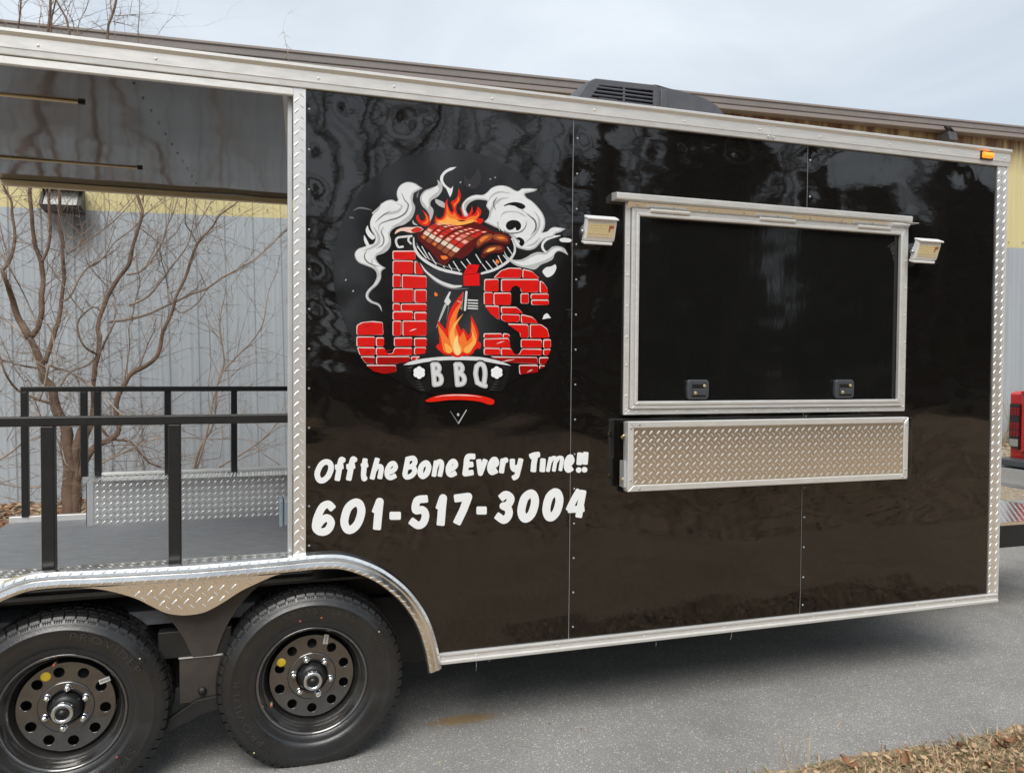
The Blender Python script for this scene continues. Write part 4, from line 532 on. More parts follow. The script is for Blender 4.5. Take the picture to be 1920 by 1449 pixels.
 ('letter_j_print','brick_edge',1,[[670,3193,676,3201,795,3202,803,3194,803,3148,795,3140,698,3139,687,3146]]),
 ('letter_j_print','brick_red',2,[[678,3187,681,3193,793,3193,803,3189,802,3149,793,3141,703,3139,693,3144]]),
 ('letter_j_print','brick_deep',3,[[766,3176,749,3172,743,3168,729,3156,730,3155,752,3164,772,3176,770,3177]]),
 ('letter_j_print','brick_edge',1,[[811,3192,819,3201,865,3201,877,3194,893,3162,905,3155,930,3155,941,3163,953,3195,964,3203,1084,3204,1092,3196,1092,3152,1084,3144,819,3141,811,3149]]),
 ('letter_j_print','brick_red',2,[[818,3184,823,3192,872,3194,882,3185,898,3161,910,3151,934,3154,944,3160,957,3188,965,3195,1086,3195,1093,3191,1094,3153,1085,3146,826,3140,817,3149]]),
 ('letter_j_print','brick_deep',3,[[928,3182,895,3178,854,3161,855,3160,857,3161,898,3170,940,3182,938,3183]]),
 ('letter_j_print','brick_edge',1,[[1107,3198,1116,3207,1196,3208,1202,3200,1195,3166,1185,3157,1116,3148,1107,3155]]),
 ('letter_j_print','brick_red',2,[[1114,3191,1122,3201,1195,3201,1200,3192,1197,3162,1187,3157,1123,3149,1113,3155]]),
 ('letter_j_print','brick_edge',1,[[698,3125,701,3132,795,3133,803,3125,803,3081,795,3074,742,3076,729,3083]]),
 ('letter_j_print','brick_deep',2,[[705,3118,706,3125,796,3123,803,3117,803,3080,797,3076,746,3077,732,3083]]),
 ('letter_j_print','brick_edge',1,[[813,3126,821,3134,1064,3137,1073,3128,1073,3107,1064,3097,976,3078,960,3076,821,3072,813,3079]]),
 ('letter_j_print','brick_deep',2,[[820,3118,828,3126,1064,3129,1073,3123,1072,3103,1065,3093,962,3077,826,3071,820,3079]]),
 ('letter_j_print','brick_edge',1,[[1083,3127,1091,3135,1151,3136,1153,3131,1125,3114,1109,3108,1091,3106,1083,3113]]),
 ('letter_j_print','brick_red',2,[[1090,3122,1095,3128,1153,3126,1127,3111,1113,3108,1096,3107,1088,3111]]),
 ('letter_j_print','brick_edge',3,[[1138,3125,1126,3119,1124,3116,1117,3104,1119,3103,1130,3111,1142,3125,1141,3126]]),
 ('letter_j_print','brick_edge',1,[[742,3062,744,3067,958,3067,967,3058,968,3023,960,3014,878,3000,862,3001,800,3016,786,3024]]),
 ('letter_j_print','brick_deep',2,[[748,3054,751,3058,957,3060,968,3051,966,3019,961,3012,882,2999,864,3000,804,3014,789,3022]]),
 ('letter_s_print','brick_edge',1,[[1755,3770,1752,3776,1798,3824,1813,3834,1867,3855,1884,3858,1975,3859,1984,3850,1981,3788,1972,3779]]),
 ('letter_s_print','brick_red',2,[[1760,3773,1760,3775,1805,3820,1816,3830,1868,3847,1885,3851,1977,3851,1986,3843,1982,3789,1970,3780]]),
 ('letter_s_print','brick_edge',1,[[2000,3780,1991,3789,1993,3846,2002,3853,2064,3841,2080,3833,2136,3786,2133,3780]]),
 ('letter_s_print','brick_red',2,[[2005,3780,1998,3788,2000,3839,2007,3843,2068,3834,2083,3828,2135,3785,2135,3779]]),
 ('letter_s_print','brick_edge',1,[[1671,3749,1680,3758,1780,3764,1789,3756,1791,3673,1783,3664,1678,3661,1669,3669]]),
 ('letter_s_print','brick_red',2,[[1678,3742,1687,3749,1779,3757,1788,3750,1792,3675,1782,3663,1686,3661,1674,3668]]),
 ('letter_s_print','brick_deep',3,[[1761,3703,1745,3698,1740,3693,1728,3681,1730,3680,1750,3691,1767,3703,1765,3704]]),
 ('letter_s_print','brick_edge',1,[[1811,3755,1819,3764,2122,3776,2132,3768,2132,3677,2123,3668,1991,3663,1980,3672,1976,3692,1967,3705,1944,3718,1928,3719,1909,3711,1898,3700,1892,3677,1880,3668,1820,3664,1811,3672]]),
 ('letter_s_print','brick_red',2,[[1818,3748,1828,3755,2124,3767,2133,3758,2133,3678,2122,3670,1993,3663,1984,3672,1979,3689,1969,3702,1948,3712,1932,3716,1901,3698,1895,3677,1885,3667,1828,3666,1820,3672]]),
 ('letter_s_print','brick_edge',1,[[2141,3758,2149,3763,2166,3756,2179,3745,2203,3712,2210,3696,2214,3676,2206,3667,2151,3665,2141,3673]]),
 ('letter_s_print','brick_red',2,[[2150,3750,2154,3755,2168,3747,2183,3737,2203,3708,2210,3694,2214,3677,2206,3669,2155,3666,2151,3673]]),
 ('letter_s_print','brick_edge',1,[[1667,3646,1676,3654,1733,3656,1742,3648,1743,3566,1734,3558,1677,3556,1668,3564]]),
 ('letter_s_print','brick_red',2,[[1673,3638,1681,3647,1735,3650,1744,3640,1742,3564,1736,3557,1681,3554,1676,3563]]),
 ('letter_s_print','brick_edge',1,[[1749,3644,1758,3653,1887,3658,1896,3649,1897,3567,1888,3558,1758,3554,1749,3562]]),
 ('letter_s_print','brick_red',2,[[1755,3638,1764,3643,1888,3650,1895,3641,1897,3565,1888,3559,1767,3554,1758,3564]]),
 ('letter_s_print','brick_edge',1,[[1977,3647,1986,3656,2039,3658,2048,3650,2049,3582,2039,3573,1987,3572,1978,3580]]),
 ('letter_s_print','brick_red',2,[[1984,3641,1990,3647,2039,3651,2047,3643,2047,3582,2038,3575,1994,3574,1983,3581]]),
 ('letter_s_print','brick_edge',1,[[2064,3647,2073,3656,2212,3661,2221,3652,2221,3626,2212,3617,2073,3612,2064,3620]]),
 ('letter_s_print','brick_red',2,[[2072,3638,2081,3649,2213,3654,2221,3647,2222,3623,2214,3618,2081,3611,2069,3620]]),
 ('letter_s_print','brick_edge',1,[[2068,3599,2078,3608,2212,3612,2222,3604,2222,3577,2213,3568,2078,3564,2069,3572]]),
 ('letter_s_print','brick_red',2,[[2076,3594,2084,3599,2213,3602,2221,3599,2221,3577,2214,3568,2085,3566,2076,3573]]),
 ('letter_s_print','brick_edge',1,[[1682,3541,1686,3548,1787,3549,1796,3541,1800,3440,1793,3436,1733,3476,1721,3488]]),
 ('letter_s_print','brick_red',2,[[1687,3533,1691,3539,1787,3540,1795,3531,1799,3440,1794,3437,1737,3473,1724,3483]]),
 ('letter_s_print','brick_edge',1,[[1810,3535,1819,3543,1934,3545,1950,3539,1994,3501,1991,3494,1821,3490,1812,3498]]),
 ('letter_s_print','brick_red',2,[[1818,3526,1827,3533,1937,3536,1952,3533,1995,3499,1993,3493,1829,3489,1820,3498]]),
 ('letter_s_print','brick_deep',3,[[1947,3520,1924,3515,1916,3511,1896,3497,1897,3496,1928,3507,1955,3520,1953,3521]]),
 ('letter_s_print','brick_edge',1,[[1813,3475,1821,3483,1963,3484,1972,3475,1972,3432,1963,3423,1865,3419,1848,3422,1821,3434,1813,3446]]),
 ('letter_s_print','brick_red',2,[[1818,3468,1830,3477,1963,3477,1970,3466,1970,3430,1964,3425,1872,3417,1853,3422,1827,3433,1819,3443]]),
 ('letter_s_print','brick_edge',1,[[1982,3479,1991,3486,2067,3471,2083,3464,2128,3424,2125,3418,1992,3415,1982,3424]]),
 ('letter_s_print','brick_red',2,[[1987,3472,1999,3476,2068,3463,2085,3457,2128,3425,2126,3419,1997,3416,1990,3425]]),
 ('letter_s_print','brick_edge',1,[[1873,3403,1874,3408,2036,3407,2046,3398,2050,3306,2042,3297,1989,3296,1978,3304,1974,3329,1965,3342]]),
 ('letter_s_print','brick_red',2,[[1877,3395,1882,3398,2034,3398,2044,3389,2049,3308,2040,3298,1993,3295,1979,3303,1978,3329,1968,3337]]),
 ('letter_s_print','brick_edge',1,[[2059,3399,2068,3407,2146,3408,2163,3404,2204,3379,2214,3365,2229,3309,2222,3300,2069,3297,2060,3306]]),
 ('letter_s_print','brick_red',2,[[2067,3392,2077,3400,2149,3402,2165,3396,2202,3372,2214,3359,2227,3307,2221,3299,2076,3297,2068,3307]]),
 ('letter_s_print','brick_edge',1,[[1667,3317,1676,3326,1811,3329,1820,3320,1820,3299,1811,3291,1676,3288,1667,3297]]),
 ('letter_s_print','brick_red',2,[[1676,3310,1681,3317,1812,3321,1821,3313,1819,3298,1810,3292,1682,3289,1675,3295]]),
 ('letter_s_print','brick_deep',3,[[1746,3313,1728,3309,1706,3291,1707,3291,1732,3301,1754,3313,1753,3314]]),
 ('letter_s_print','brick_edge',1,[[1828,3320,1837,3329,1869,3327,1882,3320,1889,3310,1884,3301,1837,3291,1828,3298]]),
 ('letter_s_print','brick_red',2,[[1837,3315,1844,3320,1870,3321,1884,3312,1890,3306,1885,3298,1842,3290,1835,3294]]),
 ('letter_s_print','brick_edge',1,[[1669,3274,1678,3282,1871,3292,1882,3283,1893,3223,1886,3215,1679,3212,1670,3220]]),
 ('letter_s_print','brick_red',2,[[1677,3266,1684,3276,1873,3284,1882,3275,1895,3222,1887,3214,1686,3214,1677,3218]]),
 ('letter_s_print','brick_edge',3,[[1833,3264,1806,3259,1774,3242,1775,3241,1809,3251,1843,3264,1842,3265]]),
 ('letter_s_print','brick_edge',1,[[1982,3275,1991,3284,2154,3286,2164,3278,2164,3226,2155,3217,1991,3215,1982,3224]]),
 ('letter_s_print','brick_red',2,[[1987,3268,1997,3277,2152,3277,2162,3270,2165,3225,2153,3218,1998,3216,1989,3225]]),
 ('letter_s_print','brick_edge',1,[[2175,3278,2184,3287,2234,3288,2243,3279,2244,3225,2234,3216,2185,3216,2175,3224]]),
 ('letter_s_print','brick_red',2,[[2183,3272,2188,3276,2234,3279,2242,3273,2242,3223,2234,3218,2189,3215,2181,3225]]),
 ('letter_s_print','brick_edge',1,[[1670,3199,1679,3208,1800,3209,1809,3201,1809,3163,1800,3155,1679,3153,1670,3162]]),
 ('letter_s_print','brick_red',2,[[1678,3190,1683,3201,1798,3201,1807,3192,1808,3160,1798,3154,1684,3155,1677,3161]]),
 ('letter_s_print','brick_edge',1,[[1814,3201,1823,3210,1887,3210,1900,3203,1918,3170,1932,3162,1957,3159,1970,3166,1988,3199,2001,3207,2155,3209,2164,3200,2165,3163,2155,3155,1823,3151,1814,3159]]),
 ('letter_s_print','brick_red',2,[[1820,3193,1828,3202,1893,3200,1907,3196,1923,3169,1936,3162,1960,3158,1975,3165,1990,3194,2005,3201,2156,3199,2164,3195,2166,3162,2157,3157,1828,3151,1823,3157]]),
 ('letter_s_print','brick_edge',1,[[2176,3198,2185,3207,2235,3208,2241,3200,2224,3163,2211,3155,2185,3155,2176,3164]]),
 ('letter_s_print','brick_red',2,[[2181,3191,2192,3200,2238,3200,2239,3193,2224,3161,2216,3156,2192,3156,2184,3161]]),
 ('letter_s_print','brick_edge',1,[[1732,3139,1732,3142,2118,3140,2127,3131,2128,3090,2118,3082,1878,3095,1860,3098]]),
 ('letter_s_print','brick_deep',2,[[1739,3130,1740,3132,2119,3134,2125,3126,2127,3088,2119,3084,1883,3095,1866,3096]]),
 ('letter_s_print','brick_edge',3,[[1917,3118,1871,3114,1811,3096,1814,3095,1872,3105,1933,3118,1931,3119]]),
 ('letter_s_print','brick_edge',1,[[2141,3131,2150,3140,2217,3141,2223,3133,2203,3090,2190,3082,2150,3081,2141,3090]]),
 ('letter_s_print','brick_deep',2,[[2145,3125,2156,3130,2216,3132,2222,3126,2202,3088,2191,3081,2155,3083,2147,3089]]),
 ('letter_s_print','brick_edge',1,[[1967,3067,1976,3076,2123,3077,2132,3068,2133,3025,2123,3015,1982,2998,1972,3005]]),
 ('letter_s_print','brick_deep',2,[[1972,3060,1982,3067,2121,3066,2132,3062,2134,3024,2124,3015,1989,2998,1980,3003]]),
 ('letter_s_print','brick_edge',3,[[2083,3037,2062,3033,2038,3015,2040,3014,2065,3024,2090,3037,2088,3038]]),
 ('letter_s_print','brick_edge',1,[[2142,3066,2150,3074,2190,3072,2191,3066,2151,3042,2143,3046]]),
 ('letter_s_print','brick_deep',2,[[2150,3058,2156,3067,2189,3065,2190,3061,2155,3042,2148,3044]]),
 ('banner_print','chrome_print',1,[[1023,3067,1057,3086,1078,3094,1101,3101,1128,3108,1158,3114,1197,3120,1242,3126,1290,3131,1342,3135,1398,3137,1455,3139,1515,3139,1577,3138,1633,3136,1681,3130,1723,3123,1761,3115,1794,3107,1822,3099,1847,3090,1867,3083,1902,3067,1783,3083,1697,3098,1656,3104,1633,3106,1581,3108,1517,3110,1455,3110,1400,3109,1349,3107,1300,3103,1256,3099,1178,3088,1098,3071,1072,3069]]),
 ('banner_print','banner_dark',0,[[1038,3059,1051,3073,1073,3077,1098,3079,1136,3087,1184,3096,1239,3103,1306,3108,1381,3112,1455,3115,1525,3114,1593,3110,1654,3106,1706,3102,1752,3096,1793,3090,1834,3087,1869,3082,1891,3065,1891,3022,1876,2967,1859,2920,1847,2892,1832,2870,1806,2858,1765,2861,1713,2874,1656,2884,1593,2889,1524,2891,1456,2892,1387,2890,1318,2885,1260,2880,1223,2870,1191,2859,1159,2860,1122,2881,1086,2915,1058,2950,1042,2988,1036,3029]]),
 ('banner_print','smoke_dark',1,[[1092,3052,1054,3044,1058,3043,1093,3049,1094,3050,1094,3052]]),
 ('banner_print','smoke_dark',1,[[1828,3057,1827,3056,1826,3055,1828,3054,1865,3047,1869,3047]]),
 ('banner_print','smoke_dark',1,[[1102,3030,1068,3024,1069,3023,1073,3023,1104,3027,1106,3028,1105,3030]]),
 ('banner_print','smoke_dark',1,[[1816,3034,1814,3033,1814,3032,1816,3031,1849,3025,1854,3026]]),
 ('banner_print','smoke_dark',1,[[1114,3008,1083,3003,1085,3002,1090,3003,1117,3005,1118,3006,1117,3008]]),
 ('banner_print','smoke_dark',1,[[1804,3011,1802,3011,1802,3009,1804,3008,1834,3004,1838,3004,1839,3005]]),
 ('banner_print','smoke_dark',1,[[1126,2986,1087,2982,1093,2981,1128,2984,1130,2985,1128,2986]]),
 ('banner_print','smoke_dark',1,[[1791,2988,1790,2988,1789,2987,1791,2985,1829,2981,1834,2982]]),
 ('banner_print','smoke_dark',1,[[1136,2964,1101,2961,1111,2960,1140,2962,1142,2963,1140,2965]]),
 ('banner_print','smoke_dark',1,[[1779,2966,1777,2965,1777,2964,1779,2963,1813,2960,1819,2961]]),
 ('banner_print','smoke_dark',1,[[1145,2942,1118,2941,1121,2940,1139,2940,1152,2940,1154,2941,1152,2943]]),
 ('banner_print','smoke_dark',1,[[1766,2943,1765,2943,1764,2941,1766,2940,1795,2939,1804,2940]]),
 ('banner_print','smoke_dark',1,[[1146,2920,1117,2919,1164,2918,1165,2919,1165,2920,1164,2921]]),
 ('banner_print','smoke_dark',1,[[1754,2920,1752,2920,1752,2919,1754,2917,1784,2917,1787,2919]]),
 ('banner_print','smoke_dark',1,[[1122,2899,1175,2896,1177,2897,1175,2899]]),
 ('banner_print','smoke_dark',1,[[1742,2898,1740,2897,1740,2896,1742,2895,1787,2896]]),
 ('banner_print','smoke_dark',1,[[1150,2878,1149,2877,1187,2874,1189,2874,1189,2876,1187,2877,1158,2878]]),
 ('banner_print','smoke_dark',1,[[1740,2875,1729,2875,1727,2874,1729,2872,1780,2875]]),
 ('banner_print','vinyl_white',3,[[1194,2996,1190,2983,1179,2975,1166,2975,1155,2983,1150,2996,1154,3008,1165,3016,1179,3016,1190,3009]]),
 ('banner_print','vinyl_white',3,[[1171,2981,1167,2968,1156,2961,1142,2960,1131,2968,1127,2981,1131,2994,1142,3002,1156,3002,1167,2994]]),
 ('banner_print','vinyl_white',3,[[1147,2994,1143,2982,1132,2974,1118,2974,1108,2982,1103,2994,1107,3007,1118,3015,1132,3015,1143,3007]]),
 ('banner_print','vinyl_white',3,[[1146,3022,1142,3010,1131,3002,1118,3002,1107,3009,1103,3022,1107,3035,1118,3043,1131,3043,1142,3035]]),
 ('banner_print','vinyl_white',3,[[1169,3037,1165,3024,1154,3016,1141,3016,1130,3024,1126,3037,1130,3050,1141,3057,1154,3058,1165,3050]]),
 ('banner_print','vinyl_white',3,[[1193,3024,1189,3011,1178,3003,1165,3003,1154,3011,1150,3024,1154,3036,1165,3044,1178,3044,1189,3036]]),
 ('banner_print','vinyl_white',4,[[1174,3009,1169,2994,1156,2985,1141,2985,1128,2994,1123,3009,1128,3024,1140,3033,1156,3033,1169,3024]]),
 ('banner_print','decal_black',2,[[1216,3009,1211,2984,1196,2962,1174,2947,1149,2942,1123,2947,1101,2962,1086,2983,1081,3009,1086,3034,1101,3056,1122,3070,1148,3076,1174,3071,1196,3056,1211,3035]]),
 ('banner_print','vinyl_white',3,[[1829,2998,1824,2985,1813,2977,1798,2977,1787,2985,1782,2998,1786,3011,1798,3019,1813,3019,1824,3011]]),
 ('banner_print','vinyl_white',3,[[1804,2983,1800,2970,1788,2962,1774,2962,1762,2970,1757,2983,1762,2996,1773,3004,1788,3004,1800,2996]]),
 ('banner_print','vinyl_white',3,[[1779,2997,1774,2983,1763,2975,1748,2975,1737,2983,1732,2996,1736,3010,1748,3018,1762,3018,1774,3010]]),
 ('banner_print','vinyl_white',3,[[1778,3025,1773,3012,1762,3004,1747,3004,1736,3012,1731,3025,1735,3038,1747,3046,1761,3047,1773,3039]]),
 ('banner_print','vinyl_white',3,[[1802,3041,1798,3027,1786,3019,1772,3019,1760,3027,1756,3040,1760,3053,1772,3062,1786,3062,1798,3054]]),
 ('banner_print','vinyl_white',3,[[1828,3027,1824,3014,1812,3005,1797,3005,1786,3014,1781,3027,1786,3040,1797,3048,1812,3048,1823,3040]]),
 ('banner_print','vinyl_white',4,[[1807,3012,1802,2997,1788,2987,1772,2987,1758,2996,1753,3012,1758,3027,1771,3036,1788,3036,1802,3027]]),
 ('banner_print','decal_black',2,[[1852,3012,1847,2986,1831,2963,1808,2948,1780,2943,1753,2948,1730,2963,1714,2985,1708,3011,1714,3038,1729,3060,1752,3075,1779,3080,1807,3075,1830,3061,1846,3038]]),
 ('banner_print','decal_black',2,[[1246,3102,1237,3098,1231,3091,1226,3083,1225,3074,1238,2916,1240,2909,1242,2904,1251,2895,1262,2890,1268,2889,1274,2889,1285,2893,1293,2899,1299,2907,1301,2918,1288,3077,1287,3083,1283,3090,1280,3094,1273,3099,1267,3102,1261,3104,1252,3104]]),
 ('banner_print','decal_black',2.3,[[1263,3104,1246,3101,1239,3098,1234,3095,1230,3091,1226,3084,1224,3078,1223,3072,1223,3063,1227,3055,1231,3049,1238,3044,1244,3041,1252,3039,1267,3040,1274,3042,1275,3041,1250,3034,1244,3031,1238,3026,1234,3022,1230,3011,1229,3003,1230,2997,1232,2990,1237,2984,1242,2979,1248,2976,1255,2974,1261,2973,1287,2978,1300,2982,1312,2989,1318,2993,1327,3004,1335,3018,1339,3033,1340,3045,1338,3058,1334,3068,1329,3079,1321,3089,1316,3093,1305,3101,1297,3104,1282,3106]]),
 ('banner_print','decal_black',2.6,[[1265,3027,1256,3026,1250,3024,1244,3020,1238,3014,1234,3008,1231,3000,1231,2991,1233,2985,1236,2979,1241,2973,1246,2969,1252,2966,1263,2964,1289,2966,1293,2958,1292,2952,1289,2950,1261,2945,1255,2943,1248,2939,1242,2931,1238,2922,1238,2912,1240,2904,1243,2897,1249,2891,1256,2887,1263,2884,1274,2884,1300,2887,1317,2891,1330,2897,1336,2902,1347,2915,1351,2922,1355,2935,1357,2952,1356,2967,1352,2983,1345,2998,1336,3010,1325,3019,1318,3024,1312,3026,1297,3029,1282,3029]]),
 ('banner_print','smoke_mid',4,[[1249,3091,1244,3088,1240,3084,1238,3080,1236,3073,1249,2919,1252,2910,1256,2905,1263,2901,1271,2900,1278,2902,1284,2906,1288,2912,1290,2919,1277,3074,1274,3082,1268,3089,1260,3092,1253,3092]]),
 ('banner_print','smoke_mid',4.3,[[1264,3092,1249,3090,1243,3087,1236,3079,1234,3071,1235,3065,1237,3060,1240,3056,1245,3053,1249,3051,1256,3051,1281,3054,1285,3050,1287,3046,1287,3042,1286,3038,1284,3033,1281,3030,1251,3022,1247,3019,1242,3012,1241,3008,1241,3002,1244,2994,1251,2987,1260,2985,1266,2985,1294,2992,1309,3001,1318,3011,1323,3021,1327,3034,1328,3044,1327,3051,1324,3063,1318,3074,1309,3084,1298,3091,1287,3094,1281,3094]]),
 ('banner_print','smoke_mid',4.6,[[1266,3016,1255,3014,1251,3011,1247,3007,1244,3003,1243,2997,1243,2990,1245,2986,1251,2979,1260,2976,1294,2978,1299,2972,1303,2965,1304,2959,1304,2949,1302,2942,1298,2940,1264,2934,1256,2930,1252,2926,1250,2919,1249,2913,1251,2907,1254,2902,1258,2899,1262,2897,1269,2895,1296,2899,1314,2902,1326,2909,1331,2913,1338,2923,1343,2936,1345,2951,1345,2963,1340,2980,1335,2992,1326,3003,1313,3013,1296,3018]]),
 ('banner_print','chrome_print',5,[[1251,3083,1246,3078,1245,3071,1258,2919,1259,2915,1263,2911,1267,2909,1271,2909,1275,2910,1278,2912,1281,2917,1281,2921,1268,3074,1266,3079,1262,3083,1258,3084]]),
 ('banner_print','chrome_print',5.3,[[1266,3084,1251,3082,1247,3079,1243,3073,1243,3069,1244,3065,1249,3060,1253,3059,1277,3062,1285,3062,1291,3057,1294,3050,1296,3044,1296,3040,1292,3029,1288,3025,1281,3021,1256,3015,1252,3011,1249,3006,1250,3000,1254,2995,1260,2993,1292,3001,1303,3007,1311,3017,1316,3025,1319,3038,1319,3046,1317,3057,1312,3067,1305,3077,1296,3083,1285,3086]]),
 ('banner_print','chrome_print',5.6,[[1266,3007,1258,3006,1253,3002,1252,2999,1251,2995,1254,2988,1258,2985,1262,2984,1288,2986,1294,2986,1298,2985,1304,2980,1310,2970,1313,2961,1313,2953,1312,2944,1309,2938,1307,2935,1301,2932,1264,2926,1261,2923,1258,2919,1258,2915,1259,2911,1262,2906,1269,2904,1296,2907,1311,2911,1320,2915,1324,2919,1331,2928,1335,2938,1337,2953,1336,2963,1332,2977,1328,2986,1320,2997,1309,3006,1296,3009]]),
 ('banner_print','decal_black',2,[[1431,3104,1422,3099,1416,3093,1411,3084,1409,3076,1423,2916,1424,2909,1427,2903,1436,2894,1447,2889,1453,2888,1460,2889,1471,2892,1479,2899,1485,2907,1487,2918,1474,3078,1472,3085,1469,3091,1465,3096,1459,3101,1452,3104,1446,3105,1437,3105]]),
 ('banner_print','decal_black',2.3,[[1448,3105,1431,3102,1424,3100,1419,3096,1415,3092,1410,3086,1408,3079,1407,3073,1408,3065,1411,3056,1416,3050,1422,3045,1429,3042,1438,3040,1453,3041,1459,3043,1460,3042,1435,3035,1429,3032,1422,3027,1419,3023,1414,3012,1414,3004,1415,2997,1417,2991,1421,2985,1427,2980,1433,2976,1440,2974,1447,2973,1473,2979,1486,2983,1499,2989,1504,2993,1514,3005,1521,3019,1526,3034,1527,3046,1524,3059,1521,3070,1515,3080,1507,3091,1502,3095,1492,3102,1483,3105,1468,3107]]),
 ('banner_print','decal_black',2.6,[[1450,3028,1442,3027,1435,3025,1429,3021,1422,3015,1419,3009,1416,3000,1416,2992,1418,2986,1421,2979,1426,2973,1431,2969,1438,2966,1448,2964,1475,2967,1478,2958,1478,2952,1475,2950,1446,2946,1440,2943,1433,2939,1427,2931,1423,2922,1423,2912,1425,2903,1428,2897,1434,2891,1441,2886,1449,2884,1460,2884,1486,2887,1503,2891,1516,2897,1523,2902,1534,2915,1538,2922,1542,2935,1544,2952,1544,2967,1539,2984,1531,2999,1522,3011,1511,3020,1505,3025,1498,3027,1483,3030,1468,3030]]),
 ('banner_print','smoke_mid',4,[[1434,3093,1429,3090,1425,3085,1422,3081,1421,3075,1434,2919,1437,2910,1441,2905,1448,2901,1457,2900,1463,2902,1470,2906,1474,2912,1476,2919,1462,3075,1460,3084,1453,3090,1445,3094,1438,3094]]),
 ('banner_print','smoke_mid',4.3,[[1449,3094,1434,3091,1428,3088,1421,3081,1419,3072,1420,3066,1422,3062,1425,3057,1430,3054,1434,3053,1441,3052,1467,3055,1471,3051,1473,3047,1473,3043,1472,3039,1470,3034,1467,3031,1437,3023,1432,3020,1427,3013,1426,3009,1426,3003,1429,2994,1436,2988,1445,2985,1452,2986,1480,2993,1495,3002,1504,3011,1510,3022,1514,3035,1514,3045,1514,3052,1510,3064,1504,3075,1495,3086,1484,3093,1473,3095,1467,3096]]),
 ('banner_print','smoke_mid',4.6,[[1451,3016,1441,3015,1436,3012,1432,3008,1429,3004,1428,2997,1428,2991,1430,2987,1436,2980,1445,2976,1480,2978,1485,2972,1489,2966,1490,2959,1490,2949,1488,2942,1484,2940,1450,2934,1441,2930,1437,2926,1435,2919,1435,2913,1436,2906,1439,2902,1443,2898,1448,2896,1454,2895,1483,2898,1500,2902,1513,2909,1517,2913,1525,2923,1530,2936,1532,2951,1532,2964,1527,2981,1521,2993,1513,3004,1499,3014,1482,3019]]),
 ('banner_print','chrome_print',5,[[1436,3084,1431,3079,1430,3073,1443,2919,1445,2914,1448,2911,1452,2909,1457,2909,1461,2910,1464,2912,1466,2917,1467,2921,1454,3075,1451,3081,1447,3084,1443,3086]]),
 ('banner_print','chrome_print',5.3,[[1451,3085,1436,3083,1432,3081,1428,3074,1428,3070,1429,3066,1434,3062,1439,3060,1462,3064,1471,3063,1477,3058,1480,3051,1482,3045,1482,3041,1477,3030,1473,3025,1467,3022,1441,3016,1437,3012,1434,3007,1435,3001,1439,2996,1445,2994,1478,3001,1489,3007,1498,3018,1502,3026,1505,3039,1506,3047,1503,3058,1498,3069,1491,3078,1482,3084,1471,3087]]),
 ('banner_print','chrome_print',5.6,[[1451,3008,1443,3006,1438,3003,1437,2999,1436,2995,1439,2989,1443,2986,1447,2984,1473,2987,1480,2987,1484,2986,1490,2981,1496,2970,1499,2962,1499,2953,1498,2945,1496,2938,1493,2935,1487,2932,1450,2926,1447,2923,1444,2919,1443,2915,1444,2911,1448,2906,1454,2903,1482,2907,1498,2911,1506,2915,1511,2919,1517,2928,1521,2938,1524,2953,1523,2964,1519,2977,1514,2987,1507,2998,1495,3007,1482,3010]]),
 ('banner_print','decal_black',2,[[1602,3093,1595,3090,1588,3085,1584,3080,1581,3073,1572,3022,1571,2999,1574,2980,1578,2961,1587,2922,1589,2916,1595,2907,1603,2902,1612,2899,1623,2899,1634,2902,1642,2907,1648,2916,1651,2927,1651,2935,1639,2989,1637,3003,1638,3016,1645,3059,1645,3065,1644,3074,1640,3080,1635,3087,1630,3090,1624,3093,1617,3095,1608,3095]]),
 ('banner_print','decal_black',2.3,[[1628,3112,1617,3107,1610,3103,1600,3094,1584,3077,1580,3070,1578,3064,1577,3056,1579,3049,1582,3041,1588,3034,1597,3029,1606,3026,1615,3026,1624,3029,1630,3032,1641,3043,1643,3041,1647,3018,1648,3001,1648,2986,1641,2932,1643,2922,1648,2911,1658,2903,1669,2899,1675,2898,1682,2899,1691,2902,1699,2909,1705,2917,1708,2926,1714,2982,1715,3003,1712,3039,1708,3059,1701,3076,1698,3082,1687,3095,1674,3104,1661,3110,1652,3112,1636,3113]]),
 ('banner_print','decal_black',2.6,[[1607,2962,1598,2958,1592,2951,1588,2945,1586,2937,1586,2928,1588,2920,1592,2913,1599,2907,1625,2891,1636,2886,1650,2881,1679,2873,1687,2873,1696,2874,1705,2879,1712,2885,1718,2896,1719,2902,1719,2909,1717,2915,1714,2921,1705,2930,1696,2935,1663,2945,1629,2962,1618,2964]]),
 ('banner_print','smoke_mid',4,[[1605,3082,1597,3077,1592,3068,1584,3021,1583,3000,1586,2981,1599,2923,1601,2919,1606,2914,1613,2911,1619,2910,1626,2911,1632,2915,1637,2921,1639,2928,1639,2934,1627,2987,1625,3002,1626,3017,1633,3064,1631,3073,1625,3079,1616,3083,1609,3083]]),
 ('banner_print','smoke_mid',4.3,[[1631,3100,1618,3094,1594,3070,1590,3061,1590,3052,1593,3046,1598,3042,1603,3039,1609,3038,1616,3038,1623,3041,1642,3061,1649,3057,1652,3053,1658,3034,1661,3002,1660,2985,1654,2933,1654,2927,1658,2918,1663,2913,1670,2911,1679,2910,1688,2914,1692,2918,1694,2923,1700,2963,1702,2983,1703,3004,1700,3038,1696,3055,1688,3074,1680,3085,1669,3094,1664,3096,1651,3101,1638,3102]]),
 ('banner_print','smoke_mid',4.6,[[1611,2951,1606,2949,1602,2945,1598,2936,1598,2929,1599,2925,1602,2920,1606,2916,1642,2896,1653,2892,1680,2885,1686,2884,1693,2886,1698,2888,1703,2893,1706,2899,1706,2908,1703,2916,1697,2921,1693,2924,1659,2933,1626,2951,1619,2953]]),
